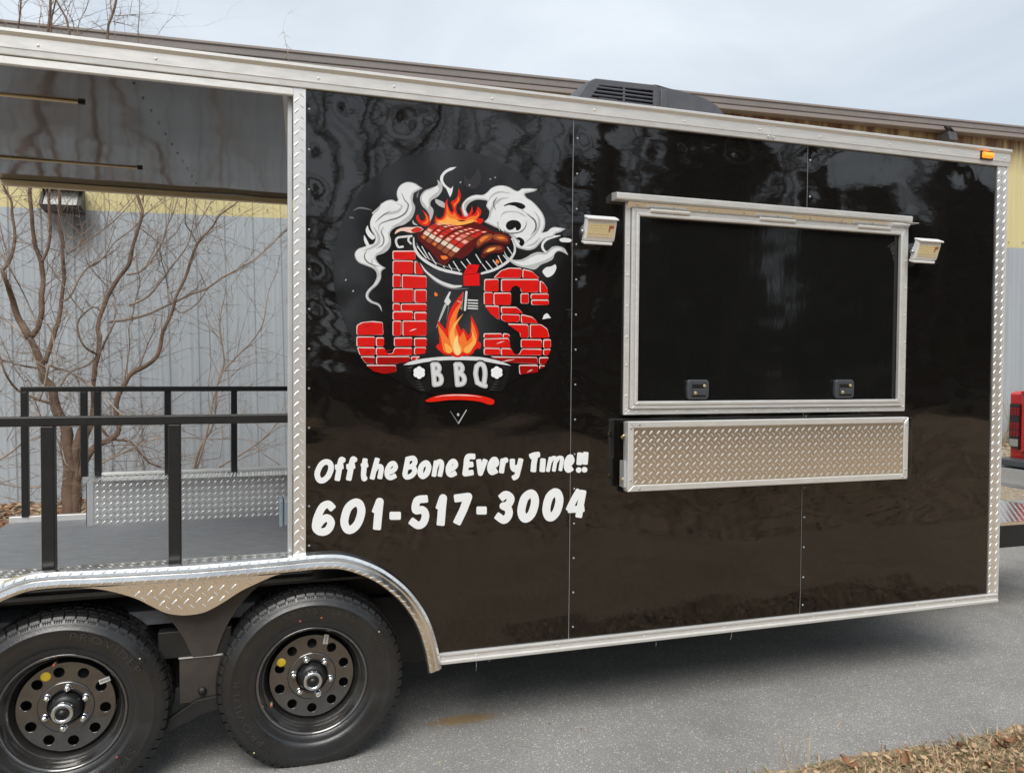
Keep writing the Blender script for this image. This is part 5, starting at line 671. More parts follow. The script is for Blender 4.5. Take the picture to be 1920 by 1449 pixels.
 ('banner_print','chrome_print',5,[[1607,3074,1603,3070,1601,3066,1593,3019,1592,3000,1595,2981,1607,2928,1611,2921,1615,2919,1619,2919,1626,2921,1630,2926,1631,2930,1618,2985,1616,3002,1617,3017,1624,3064,1623,3069,1618,3073,1614,3075]]),
 ('banner_print','chrome_print',5.3,[[1631,3091,1623,3087,1601,3065,1599,3061,1599,3055,1601,3050,1605,3047,1609,3046,1614,3047,1618,3049,1637,3068,1642,3069,1651,3066,1656,3063,1660,3057,1663,3049,1667,3034,1669,3002,1669,2985,1663,2929,1664,2925,1668,2920,1674,2919,1679,2919,1683,2922,1686,2927,1693,2985,1694,3002,1693,3021,1691,3038,1687,3055,1681,3070,1673,3080,1663,3087,1649,3092,1638,3093]]),
 ('banner_print','chrome_print',5.6,[[1613,2943,1609,2940,1607,2936,1606,2931,1609,2926,1613,2922,1635,2909,1655,2901,1684,2893,1691,2894,1696,2899,1698,2903,1697,2908,1695,2912,1691,2915,1655,2926,1622,2944,1617,2944]]),
 ('banner_print','flame_red',1,[[1195,2790,1238,2811,1261,2820,1286,2827,1312,2832,1343,2836,1378,2839,1416,2841,1456,2841,1499,2840,1542,2838,1582,2835,1617,2831,1648,2826,1677,2820,1708,2811,1738,2801,1758,2791,1763,2781,1761,2770,1756,2760,1747,2755,1735,2753,1721,2754,1699,2759,1674,2769,1646,2777,1616,2782,1583,2786,1519,2792,1457,2794,1394,2793,1363,2791,1281,2781,1237,2778,1220,2778,1210,2781]]),
 ('banner_print','brick_edge',2,[[1424,2836,1396,2835,1342,2830,1320,2826,1271,2815,1275,2814,1320,2822,1344,2825,1369,2826,1456,2828,1581,2823,1606,2821,1654,2813,1658,2814,1606,2825,1553,2832,1521,2835,1489,2836]]),
 ('banner_print','smoke_dark',1,[[1397,2708,1396,2705,1396,2704,1461,2605,1464,2603,1468,2604,1470,2607,1469,2611,1400,2707,1398,2708]]),
 ('banner_print','smoke_mid',1.3,[[1529,2716,1527,2714,1461,2610,1460,2608,1462,2604,1465,2603,1469,2604,1533,2710,1534,2712,1533,2714,1532,2716]]),
 ('banner_print','smoke_mid',1,[[1473,2676,1470,2667,1463,2664,1455,2668,1452,2677,1455,2686,1462,2689,1470,2685]]),
]
TEXT = [
 ('slogan_lettering',[[433,2353,422,2350,416,2348,409,2344,402,2339,396,2334,390,2328,385,2322,378,2311,368,2292,360,2271,357,2262,356,2255,355,2249,354,2241,355,2229,357,2220,359,2212,364,2200,367,2194,371,2188,378,2180,386,2175,393,2172,399,2170,408,2169,416,2170,424,2171,430,2174,439,2178,446,2183,453,2189,460,2195,466,2201,472,2209,477,2217,482,2227,489,2244,493,2254,496,2263,497,2272,498,2281,498,2289,497,2302,496,2309,493,2317,489,2325,485,2332,477,2340,471,2345,463,2349,457,2351,449,2353,441,2353],[436,2309,441,2310,446,2310,451,2308,452,2306,454,2304,456,2296,456,2286,455,2276,453,2268,447,2254,444,2246,438,2236,434,2230,426,2222,418,2216,411,2213,408,2212,405,2213,404,2214,403,2215,400,2220,397,2228,396,2233,396,2239,396,2244,399,2257,406,2275,410,2283,417,2294,421,2298,425,2303,430,2306]]),
 ('slogan_lettering',[[551,2367,547,2366,542,2363,538,2360,534,2354,531,2348,529,2342,526,2329,522,2313,521,2311,512,2310,509,2310,507,2308,506,2306,504,2301,507,2276,509,2271,512,2269,514,2268,515,2266,503,2198,503,2195,504,2192,506,2190,510,2187,533,2182,536,2182,539,2183,542,2185,544,2187,553,2239,559,2271,560,2272,566,2273,567,2273,569,2276,571,2279,571,2284,569,2303,568,2308,566,2312,566,2313,567,2320,574,2322,579,2326,582,2329,583,2332,585,2339,584,2350,583,2353,582,2355,574,2361,567,2365,559,2368,555,2368]]),
 ('slogan_lettering',[[638,2368,633,2367,629,2364,623,2359,621,2355,618,2349,614,2338,611,2325,608,2312,595,2311,593,2310,592,2309,590,2306,589,2301,589,2298,591,2280,592,2275,595,2270,597,2269,600,2268,601,2267,588,2199,588,2195,588,2194,590,2190,595,2187,618,2181,621,2181,624,2182,627,2184,629,2186,640,2239,645,2270,646,2272,651,2272,654,2274,657,2276,658,2279,658,2284,656,2304,655,2307,652,2312,652,2314,653,2319,656,2321,662,2324,667,2327,671,2333,673,2340,672,2351,670,2354,669,2356,661,2362,654,2366,646,2369,641,2369]]),
 ('slogan_lettering',[[719,2351,715,2350,713,2347,708,2316,708,2314,702,2313,701,2312,699,2309,698,2306,698,2303,698,2300,702,2283,704,2278,701,2244,700,2222,701,2216,702,2204,705,2189,707,2184,711,2180,716,2176,721,2174,725,2173,732,2174,743,2180,745,2182,747,2186,749,2191,750,2198,749,2203,746,2208,741,2213,741,2216,740,2229,742,2249,745,2279,753,2282,754,2283,757,2286,757,2291,757,2294,753,2311,752,2314,749,2319,752,2339,751,2342,750,2344,746,2347,741,2349,725,2352,722,2352]]),
 ('slogan_lettering',[[813,2354,808,2352,806,2349,785,2274,767,2201,767,2197,768,2194,771,2191,774,2189,777,2188,790,2184,795,2183,800,2184,803,2186,805,2189,817,2240,830,2264,832,2266,836,2266,836,2266,836,2264,835,2254,825,2200,825,2197,826,2195,828,2192,833,2189,851,2185,854,2185,857,2185,861,2187,863,2190,872,2236,875,2258,875,2269,874,2277,872,2284,869,2289,867,2293,861,2298,852,2302,845,2304,836,2306,835,2307,844,2338,843,2341,842,2344,839,2347,834,2349,819,2354,816,2354]]),
 ('slogan_lettering',[[938,2324,928,2321,920,2317,913,2311,908,2307,903,2300,897,2290,888,2274,884,2264,882,2256,880,2246,880,2238,880,2230,881,2220,883,2210,886,2203,889,2198,895,2189,903,2183,910,2178,920,2175,923,2174,932,2175,942,2177,971,2190,974,2191,975,2194,975,2196,975,2200,975,2203,967,2220,965,2223,961,2226,958,2226,956,2226,933,2216,925,2213,922,2217,920,2220,922,2221,930,2221,940,2224,948,2227,960,2235,969,2243,974,2248,978,2254,983,2264,984,2269,985,2278,983,2288,979,2298,976,2305,971,2312,964,2318,956,2323,953,2324,946,2324],[942,2284,943,2285,945,2282,946,2277,945,2276,941,2271,935,2266,928,2262,926,2261,925,2261,926,2264,933,2274,938,2281]]),
 ('slogan_lettering',[[1090,2361,1080,2359,1057,2354,1055,2353,1048,2352,1045,2350,1044,2349,1043,2346,1018,2220,1019,2216,1022,2213,1022,2211,1021,2206,1021,2203,1029,2190,1034,2184,1039,2180,1044,2177,1051,2175,1062,2174,1069,2175,1077,2176,1088,2180,1094,2183,1104,2188,1111,2194,1117,2199,1124,2209,1129,2216,1133,2224,1136,2234,1137,2237,1137,2246,1134,2257,1131,2266,1125,2276,1125,2278,1133,2289,1136,2298,1138,2304,1139,2308,1139,2316,1137,2328,1133,2336,1129,2344,1124,2350,1120,2353,1114,2357,1109,2360,1099,2361],[1093,2321,1095,2321,1096,2321,1099,2316,1098,2312,1094,2306,1089,2299,1084,2295,1075,2294,1074,2294,1078,2316,1079,2317,1080,2318],[1086,2254,1091,2255,1092,2254,1094,2250,1096,2244,1096,2240,1094,2237,1087,2228,1079,2221,1071,2217,1061,2214,1059,2217,1059,2218,1065,2250,1065,2251,1067,2251]]),
 ('slogan_lettering',[[1197,2321,1187,2318,1178,2313,1173,2310,1165,2303,1160,2298,1155,2292,1150,2284,1146,2276,1142,2262,1139,2247,1137,2231,1138,2221,1140,2211,1144,2202,1147,2195,1151,2190,1159,2183,1167,2177,1177,2174,1182,2174,1189,2174,1199,2178,1204,2180,1211,2185,1218,2190,1223,2196,1229,2202,1233,2209,1240,2225,1246,2242,1249,2257,1249,2269,1248,2276,1246,2283,1240,2296,1234,2307,1227,2313,1223,2317,1217,2319,1211,2321,1207,2322,1202,2322],[1199,2272,1201,2273,1202,2272,1204,2265,1203,2260,1201,2250,1198,2242,1193,2232,1189,2226,1184,2221,1183,2222,1183,2224,1183,2233,1184,2241,1186,2253,1188,2259,1191,2264,1194,2268]]),
 ('slogan_lettering',[[1310,2326,1299,2324,1293,2320,1287,2316,1279,2318,1274,2317,1270,2316,1268,2312,1250,2202,1250,2198,1251,2196,1254,2194,1257,2192,1273,2188,1278,2188,1283,2189,1285,2190,1287,2192,1288,2195,1297,2252,1310,2280,1313,2287,1314,2285,1314,2282,1312,2269,1308,2247,1298,2201,1298,2198,1299,2195,1303,2191,1309,2189,1321,2186,1326,2185,1329,2186,1333,2187,1335,2190,1346,2237,1351,2266,1352,2281,1351,2293,1350,2300,1347,2306,1343,2313,1337,2319,1330,2324,1323,2326,1317,2327]]),
 ('slogan_lettering',[[1420,2327,1410,2324,1401,2319,1394,2314,1384,2302,1375,2287,1370,2277,1366,2267,1364,2258,1363,2250,1363,2233,1364,2223,1367,2212,1372,2201,1377,2194,1385,2187,1393,2182,1403,2179,1414,2179,1424,2181,1452,2194,1455,2196,1456,2198,1456,2201,1456,2204,1455,2208,1448,2223,1445,2227,1441,2230,1438,2231,1436,2231,1429,2228,1408,2219,1407,2220,1405,2223,1419,2226,1427,2229,1442,2239,1450,2246,1455,2251,1459,2257,1461,2260,1464,2267,1465,2272,1466,2281,1464,2291,1462,2298,1458,2305,1453,2313,1446,2320,1437,2325,1434,2326,1427,2327],[1422,2284,1424,2285,1425,2280,1424,2279,1420,2274,1412,2267,1412,2268,1414,2272,1418,2279]]),
 ('slogan_lettering',[[1553,2364,1543,2362,1539,2361,1530,2355,1526,2351,1524,2348,1518,2338,1513,2323,1511,2308,1508,2270,1499,2205,1500,2199,1504,2192,1507,2189,1510,2186,1517,2183,1525,2182,1588,2189,1589,2190,1592,2192,1594,2197,1594,2202,1591,2223,1589,2228,1586,2232,1584,2233,1580,2234,1550,2231,1549,2233,1552,2252,1554,2252,1585,2255,1587,2256,1590,2259,1592,2264,1592,2269,1589,2290,1588,2293,1585,2297,1583,2299,1580,2300,1559,2299,1558,2299,1559,2311,1561,2318,1562,2319,1566,2319,1587,2317,1597,2317,1601,2318,1603,2319,1606,2323,1607,2329,1606,2353,1605,2356,1603,2360,1601,2362,1599,2362,1587,2363,1567,2365]]),
 ('slogan_lettering',[[1672,2319,1669,2317,1668,2315,1660,2293,1658,2294,1656,2312,1653,2316,1649,2317,1644,2318,1622,2317,1619,2315,1616,2313,1614,2311,1613,2308,1619,2253,1628,2198,1631,2193,1634,2188,1639,2184,1644,2182,1652,2181,1659,2183,1664,2186,1668,2191,1710,2300,1710,2302,1709,2305,1706,2308,1702,2311,1681,2319,1676,2320]]),
 ('slogan_lettering',[[1760,2333,1756,2332,1749,2330,1742,2326,1735,2320,1730,2314,1725,2308,1716,2292,1711,2282,1708,2272,1705,2257,1704,2246,1705,2231,1708,2220,1710,2215,1713,2208,1720,2199,1727,2192,1734,2188,1745,2185,1756,2185,1766,2188,1793,2200,1795,2202,1797,2207,1796,2212,1787,2231,1784,2234,1780,2237,1775,2238,1774,2237,1772,2237,1784,2246,1795,2257,1802,2267,1805,2274,1806,2277,1806,2286,1804,2297,1802,2304,1799,2311,1792,2320,1786,2327,1778,2331,1774,2332,1767,2333],[1761,2286,1762,2287,1764,2286,1760,2281,1759,2279,1757,2279],[1756,2231,1759,2231,1760,2231,1750,2226,1748,2229]]),
 ('slogan_lettering',[[1863,2324,1854,2324,1847,2322,1839,2320,1834,2316,1829,2317,1823,2317,1819,2315,1816,2312,1803,2208,1804,2205,1806,2203,1811,2200,1817,2198,1837,2195,1840,2196,1844,2197,1847,2200,1847,2201,1854,2252,1862,2279,1863,2281,1874,2282,1877,2284,1879,2287,1883,2299,1883,2304,1882,2308,1881,2311,1878,2315,1870,2323,1867,2324]]),
 ('slogan_lettering',[[1972,2314,1969,2313,1968,2309,1957,2262,1956,2261,1951,2262,1947,2261,1942,2256,1940,2258,1940,2263,1940,2303,1939,2305,1938,2308,1934,2310,1928,2312,1907,2313,1903,2312,1899,2310,1896,2308,1895,2306,1895,2273,1896,2254,1898,2242,1901,2233,1904,2226,1909,2219,1915,2212,1918,2210,1923,2206,1927,2204,1935,2202,1942,2202,1937,2186,1935,2182,1917,2175,1914,2173,1912,2170,1912,2164,1915,2154,1917,2150,1924,2140,1926,2138,1930,2136,1932,2135,1935,2136,1950,2140,1957,2143,1966,2149,1974,2158,1979,2169,1983,2181,1999,2243,2012,2299,2011,2303,2009,2306,2007,2308,2002,2311,1981,2315,1976,2315]]),
 ('slogan_lettering',[[2135,2363,2113,2361,2096,2358,2065,2347,2062,2345,2061,2342,2060,2339,2060,2335,2063,2324,2071,2310,2074,2307,2076,2305,2080,2303,2084,2304,2085,2303,2081,2282,2078,2261,2074,2208,2075,2205,2076,2203,2079,2201,2083,2199,2088,2198,2112,2195,2116,2196,2120,2198,2123,2201,2128,2263,2132,2284,2138,2315,2139,2316,2148,2317,2152,2318,2154,2319,2156,2322,2157,2327,2157,2332,2158,2337,2158,2343,2155,2350,2154,2355,2152,2359,2150,2361,2146,2363]]),
 ('slogan_lettering',[[2167,2308,2162,2305,2160,2303,2159,2300,2152,2207,2152,2204,2155,2200,2157,2198,2163,2196,2187,2193,2193,2193,2198,2195,2200,2197,2202,2200,2208,2297,2207,2300,2205,2302,2199,2305,2173,2308]]),
 ('slogan_lettering',[[2278,2326,2271,2325,2263,2323,2259,2321,2254,2317,2244,2319,2241,2319,2237,2318,2233,2315,2209,2206,2210,2202,2211,2200,2213,2198,2217,2196,2223,2195,2232,2193,2238,2193,2242,2196,2244,2199,2258,2264,2271,2283,2277,2291,2277,2290,2277,2285,2273,2266,2262,2206,2262,2203,2264,2200,2268,2197,2272,2196,2285,2193,2291,2194,2294,2196,2296,2198,2308,2263,2326,2288,2328,2290,2329,2292,2333,2292,2335,2290,2334,2289,2328,2257,2320,2207,2321,2204,2325,2201,2330,2198,2338,2197,2344,2196,2347,2196,2351,2198,2354,2201,2363,2250,2370,2286,2370,2296,2368,2305,2366,2309,2362,2315,2358,2318,2350,2322,2341,2324,2329,2325,2320,2324,2310,2320,2305,2316,2303,2316,2297,2321,2289,2324]]),
 ('slogan_lettering',[[2420,2333,2415,2332,2409,2330,2401,2326,2394,2319,2389,2312,2380,2296,2373,2281,2370,2270,2367,2254,2367,2243,2368,2227,2369,2220,2371,2213,2376,2204,2380,2197,2387,2189,2395,2184,2403,2181,2407,2180,2418,2181,2428,2183,2452,2197,2455,2199,2456,2201,2456,2205,2456,2208,2454,2212,2444,2228,2440,2232,2436,2234,2435,2236,2445,2244,2456,2257,2461,2265,2464,2276,2465,2285,2463,2296,2461,2303,2458,2310,2453,2319,2446,2327,2438,2331,2434,2332,2428,2333]]),
 ('slogan_lettering',[[2495,2347,2491,2346,2490,2344,2488,2340,2481,2254,2481,2251,2483,2247,2485,2246,2491,2243,2516,2240,2521,2240,2525,2241,2528,2242,2530,2244,2531,2247,2539,2333,2538,2337,2536,2341,2534,2342,2528,2345,2503,2348,2499,2348],[2500,2223,2495,2223,2491,2221,2487,2219,2483,2216,2481,2213,2478,2208,2477,2203,2477,2199,2478,2194,2479,2190,2482,2186,2485,2182,2489,2180,2495,2177,2499,2176,2505,2176,2511,2177,2514,2178,2518,2180,2522,2184,2524,2187,2527,2192,2528,2196,2528,2201,2527,2206,2525,2210,2522,2214,2519,2217,2514,2220,2510,2222,2506,2223]]),
 ('slogan_lettering',[[2546,2351,2543,2349,2541,2348,2539,2344,2533,2256,2533,2253,2535,2249,2537,2247,2544,2244,2569,2242,2575,2242,2580,2244,2582,2246,2584,2249,2590,2341,2588,2344,2586,2346,2579,2349,2554,2352,2550,2352],[2548,2224,2543,2222,2538,2219,2534,2215,2532,2212,2530,2208,2530,2203,2530,2197,2531,2193,2533,2190,2537,2185,2540,2182,2544,2179,2548,2178,2554,2177,2560,2177,2564,2178,2568,2179,2572,2181,2575,2184,2578,2188,2580,2192,2581,2197,2581,2203,2580,2206,2578,2212,2575,2215,2571,2219,2567,2221,2563,2223,2557,2224,2552,2224]]),
 ('phone_lettering',[[445,2038,435,2036,426,2033,412,2026,402,2020,393,2011,383,1997,375,1983,367,1967,360,1950,353,1934,348,1919,344,1905,341,1891,338,1876,336,1860,336,1844,338,1830,344,1815,352,1803,362,1794,365,1791,374,1784,382,1780,396,1775,410,1773,421,1772,434,1774,445,1777,456,1781,467,1788,471,1791,478,1799,488,1811,494,1822,499,1833,504,1849,506,1861,506,1867,504,1879,500,1890,498,1895,492,1905,484,1915,476,1923,469,1928,463,1931,453,1934,448,1935,438,1935,434,1934,426,1932,415,1928,413,1928,413,1929,418,1940,424,1953,430,1963,436,1972,440,1975,443,1977,448,1979,451,1980,462,1965,470,1957,473,1955,478,1954,483,1956,497,1969,509,1980,512,1986,512,1991,509,1996,489,2021,479,2029,473,2033,462,2037,451,2038],[441,1876,443,1876,445,1876,448,1870,449,1867,449,1865,447,1859,443,1851,440,1845,435,1839,432,1836,429,1834,426,1832,420,1831,415,1830,410,1830,407,1831,402,1833,402,1834,424,1864,427,1867,432,1871]]),
 ('phone_lettering',[[657,2045,646,2042,636,2039,626,2035,617,2029,607,2022,597,2014,586,2002,577,1989,571,1978,565,1964,560,1948,556,1935,551,1914,548,1901,546,1886,546,1870,547,1859,549,1845,553,1832,557,1822,561,1812,566,1804,575,1792,583,1785,591,1780,596,1778,604,1775,615,1773,625,1774,630,1775,641,1778,649,1781,657,1786,667,1793,677,1801,686,1810,695,1821,702,1832,709,1845,715,1858,721,1874,725,1888,730,1904,732,1917,735,1932,735,1945,735,1959,733,1972,730,1983,726,1995,722,2005,717,2014,711,2022,707,2026,700,2032,691,2038,681,2042,671,2044,666,2045],[663,1982,665,1982,667,1981,669,1975,671,1970,674,1957,674,1948,674,1942,672,1934,670,1922,663,1898,658,1885,654,1875,649,1866,645,1860,639,1853,629,1844,620,1838,617,1836,616,1837,615,1837,614,1840,610,1850,607,1862,606,1872,607,1878,608,1886,610,1898,613,1912,617,1925,622,1938,626,1948,630,1956,634,1962,639,1967,649,1975,655,1979]]),
 ('phone_lettering',[[837,2042,830,2040,824,2036,819,2031,816,2026,786,1947,784,1940,786,1935,790,1931,803,1924,793,1812,793,1804,795,1802,797,1799,803,1796,842,1790,847,1791,850,1792,853,1796,855,1801,864,1905,875,2010,874,2017,871,2024,868,2029,863,2034,856,2039,850,2041,843,2042]]),
 ('phone_lettering',[[929,1929,925,1928,923,1926,921,1922,920,1917,920,1879,921,1876,922,1873,925,1869,929,1867,934,1866,995,1863,1002,1863,1005,1865,1006,1866,1008,1869,1009,1874,1009,1913,1008,1918,1007,1921,1005,1923,1002,1925,997,1926,935,1929]]),
 ('phone_lettering',[[1199,2047,1167,2047,1153,2046,1138,2042,1131,2040,1119,2032,1116,2029,1113,2026,1105,2013,1098,1993,1094,1976,1092,1961,1092,1943,1093,1938,1096,1926,1098,1921,1100,1917,1105,1911,1114,1905,1118,1902,1125,1899,1142,1898,1168,1901,1171,1895,1172,1890,1173,1883,1172,1876,1169,1868,1167,1860,1163,1852,1161,1848,1158,1845,1154,1843,1151,1841,1149,1841,1144,1844,1119,1864,1107,1873,1103,1875,1102,1875,1097,1874,1093,1871,1091,1869,1072,1842,1069,1837,1069,1832,1070,1828,1073,1825,1112,1794,1126,1786,1139,1781,1144,1781,1156,1780,1170,1782,1183,1787,1193,1793,1200,1799,1204,1802,1211,1810,1218,1822,1224,1835,1228,1846,1231,1860,1234,1873,1234,1885,1232,1900,1229,1912,1227,1917,1223,1926,1216,1937,1205,1949,1196,1955,1189,1959,1177,1962,1172,1963,1154,1962,1156,1975,1160,1983,1161,1985,1164,1986,1172,1986,1198,1986,1213,1987,1218,1988,1220,1989,1223,1992,1224,1995,1224,2000,1220,2034,1219,2039,1216,2044,1213,2047,1208,2047]]),
 ('phone_lettering',[[1336,2048,1329,2046,1322,2041,1317,2036,1314,2032,1286,1952,1284,1945,1284,1943,1286,1940,1288,1936,1292,1934,1300,1930,1302,1929,1293,1816,1293,1809,1295,1805,1297,1804,1303,1801,1346,1795,1351,1796,1354,1798,1357,1800,1358,1805,1366,1909,1376,2015,1375,2022,1373,2029,1369,2035,1364,2040,1357,2045,1350,2047,1343,2048]]),
 ('phone_lettering',[[1541,2050,1442,2042,1436,2041,1435,2040,1433,2037,1431,2034,1431,2031,1431,2027,1436,1990,1437,1984,1440,1981,1442,1979,1445,1978,1451,1978,1498,1981,1499,1980,1486,1946,1472,1914,1430,1831,1428,1824,1429,1819,1432,1816,1434,1813,1471,1794,1474,1792,1480,1792,1483,1792,1486,1794,1489,1797,1524,1867,1540,1901,1548,1919,1562,1955,1582,2009,1583,2017,1581,2026,1578,2033,1573,2040,1566,2045,1559,2048,1550,2050]]),
 ('phone_lettering',[[1627,1936,1624,1934,1621,1932,1619,1929,1618,1924,1618,1884,1620,1879,1622,1875,1623,1873,1627,1871,1633,1871,1690,1868,1697,1868,1699,1869,1702,1871,1704,1874,1705,1880,1705,1919,1703,1925,1702,1927,1700,1930,1697,1932,1689,1933,1632,1936]]),
 ('phone_lettering',[[1859,2052,1848,2050,1837,2046,1833,2044,1826,2039,1804,2021,1801,2018,1801,2015,1801,2011,1803,2006,1810,1997,1814,1991,1820,1984,1828,1973,1834,1970,1839,1969,1845,1971,1854,1977,1866,1987,1868,1987,1872,1984,1872,1982,1870,1975,1866,1968,1861,1962,1847,1961,1838,1960,1832,1959,1827,1956,1821,1952,1816,1946,1813,1941,1812,1934,1812,1927,1813,1920,1817,1913,1822,1908,1829,1902,1840,1897,1854,1891,1856,1890,1857,1888,1860,1878,1860,1873,1859,1866,1853,1856,1847,1849,1823,1868,1811,1876,1806,1879,1800,1879,1795,1876,1792,1873,1772,1845,1770,1842,1769,1837,1770,1832,1772,1829,1785,1819,1804,1804,1815,1796,1832,1787,1837,1785,1850,1783,1859,1784,1871,1787,1877,1789,1888,1796,1900,1808,1908,1818,1916,1831,1921,1842,1924,1854,1926,1871,1925,1883,1922,1896,1918,1908,1913,1919,1913,1921,1923,1934,1930,1948,1936,1961,1939,1977,1939,1989,1937,1998,1931,2011,1923,2021,1919,2025,1910,2034,1901,2040,1886,2048,1869,2052,1864,2053]]),
 ('phone_lettering',[[2070,2054,2059,2052,2050,2049,2039,2043,2029,2038,2019,2030,2011,2023,2000,2010,1991,1996,1986,1986,1980,1970,1972,1941,1966,1912,1964,1894,1964,1882,1965,1868,1967,1855,1970,1845,1974,1834,1978,1824,1986,1811,1991,1804,1998,1798,2002,1795,2011,1789,2024,1784,2035,1783,2046,1783,2052,1784,2063,1788,2072,1792,2080,1797,2088,1803,2098,1812,2107,1822,2115,1832,2122,1843,2128,1856,2133,1868,2138,1884,2143,1899,2149,1929,2151,1943,2151,1955,2151,1968,2149,1980,2146,1993,2143,2003,2139,2012,2133,2022,2127,2031,2120,2038,2116,2042,2107,2047,2096,2052,2087,2054,2081,2055],[2074,1984,2076,1984,2078,1978,2080,1966,2081,1959,2079,1943,2074,1919,2067,1896,2059,1877,2055,1870,2048,1862,2040,1855,2039,1855,2036,1864,2034,1873,2033,1887,2037,1908,2043,1934,2051,1957,2055,1965,2059,1970,2063,1975,2067,1979]]),
 ('phone_lettering',[[2284,2056,2273,2053,2264,2049,2254,2044,2245,2039,2232,2028,2224,2021,2216,2011,2207,1997,2202,1985,2196,1971,2191,1955,2187,1939,2182,1909,2180,1895,2180,1883,2181,1867,2183,1855,2186,1844,2190,1833,2194,1822,2200,1813,2205,1806,2214,1796,2227,1788,2236,1784,2242,1783,2253,1781,2262,1782,2268,1782,2279,1786,2291,1792,2305,1802,2315,1811,2323,1821,2331,1831,2338,1843,2344,1855,2349,1867,2355,1885,2359,1899,2365,1929,2367,1943,2367,1956,2367,1968,2365,1981,2362,1992,2358,2004,2355,2013,2349,2023,2343,2032,2336,2039,2331,2043,2322,2049,2313,2053,2302,2055,2296,2056],[2291,1984,2292,1981,2294,1973,2295,1966,2295,1957,2294,1941,2289,1918,2281,1894,2274,1877,2266,1864,2256,1855,2254,1860,2252,1871,2251,1879,2251,1887,2254,1908,2260,1934,2265,1948,2272,1965,2276,1971,2280,1975,2285,1980]]),
 ('phone_lettering',[[2488,2045,2484,2043,2481,2039,2449,1991,2433,1965,2418,1938,2390,1884,2389,1881,2389,1877,2390,1874,2394,1870,2404,1864,2405,1862,2406,1855,2407,1851,2410,1846,2413,1844,2419,1843,2479,1843,2480,1842,2476,1814,2477,1810,2479,1807,2483,1804,2489,1802,2520,1796,2526,1796,2531,1797,2535,1800,2536,1801,2543,1843,2544,1844,2550,1845,2554,1846,2557,1849,2559,1854,2559,1860,2556,1889,2555,1894,2552,1900,2573,2010,2573,2016,2572,2019,2570,2021,2568,2024,2564,2026,2527,2034,2521,2033,2517,2032,2498,2043,2492,2045],[2497,1951,2498,1949,2489,1903,2488,1901,2470,1901,2469,1902,2470,1904,2486,1933]]),
]
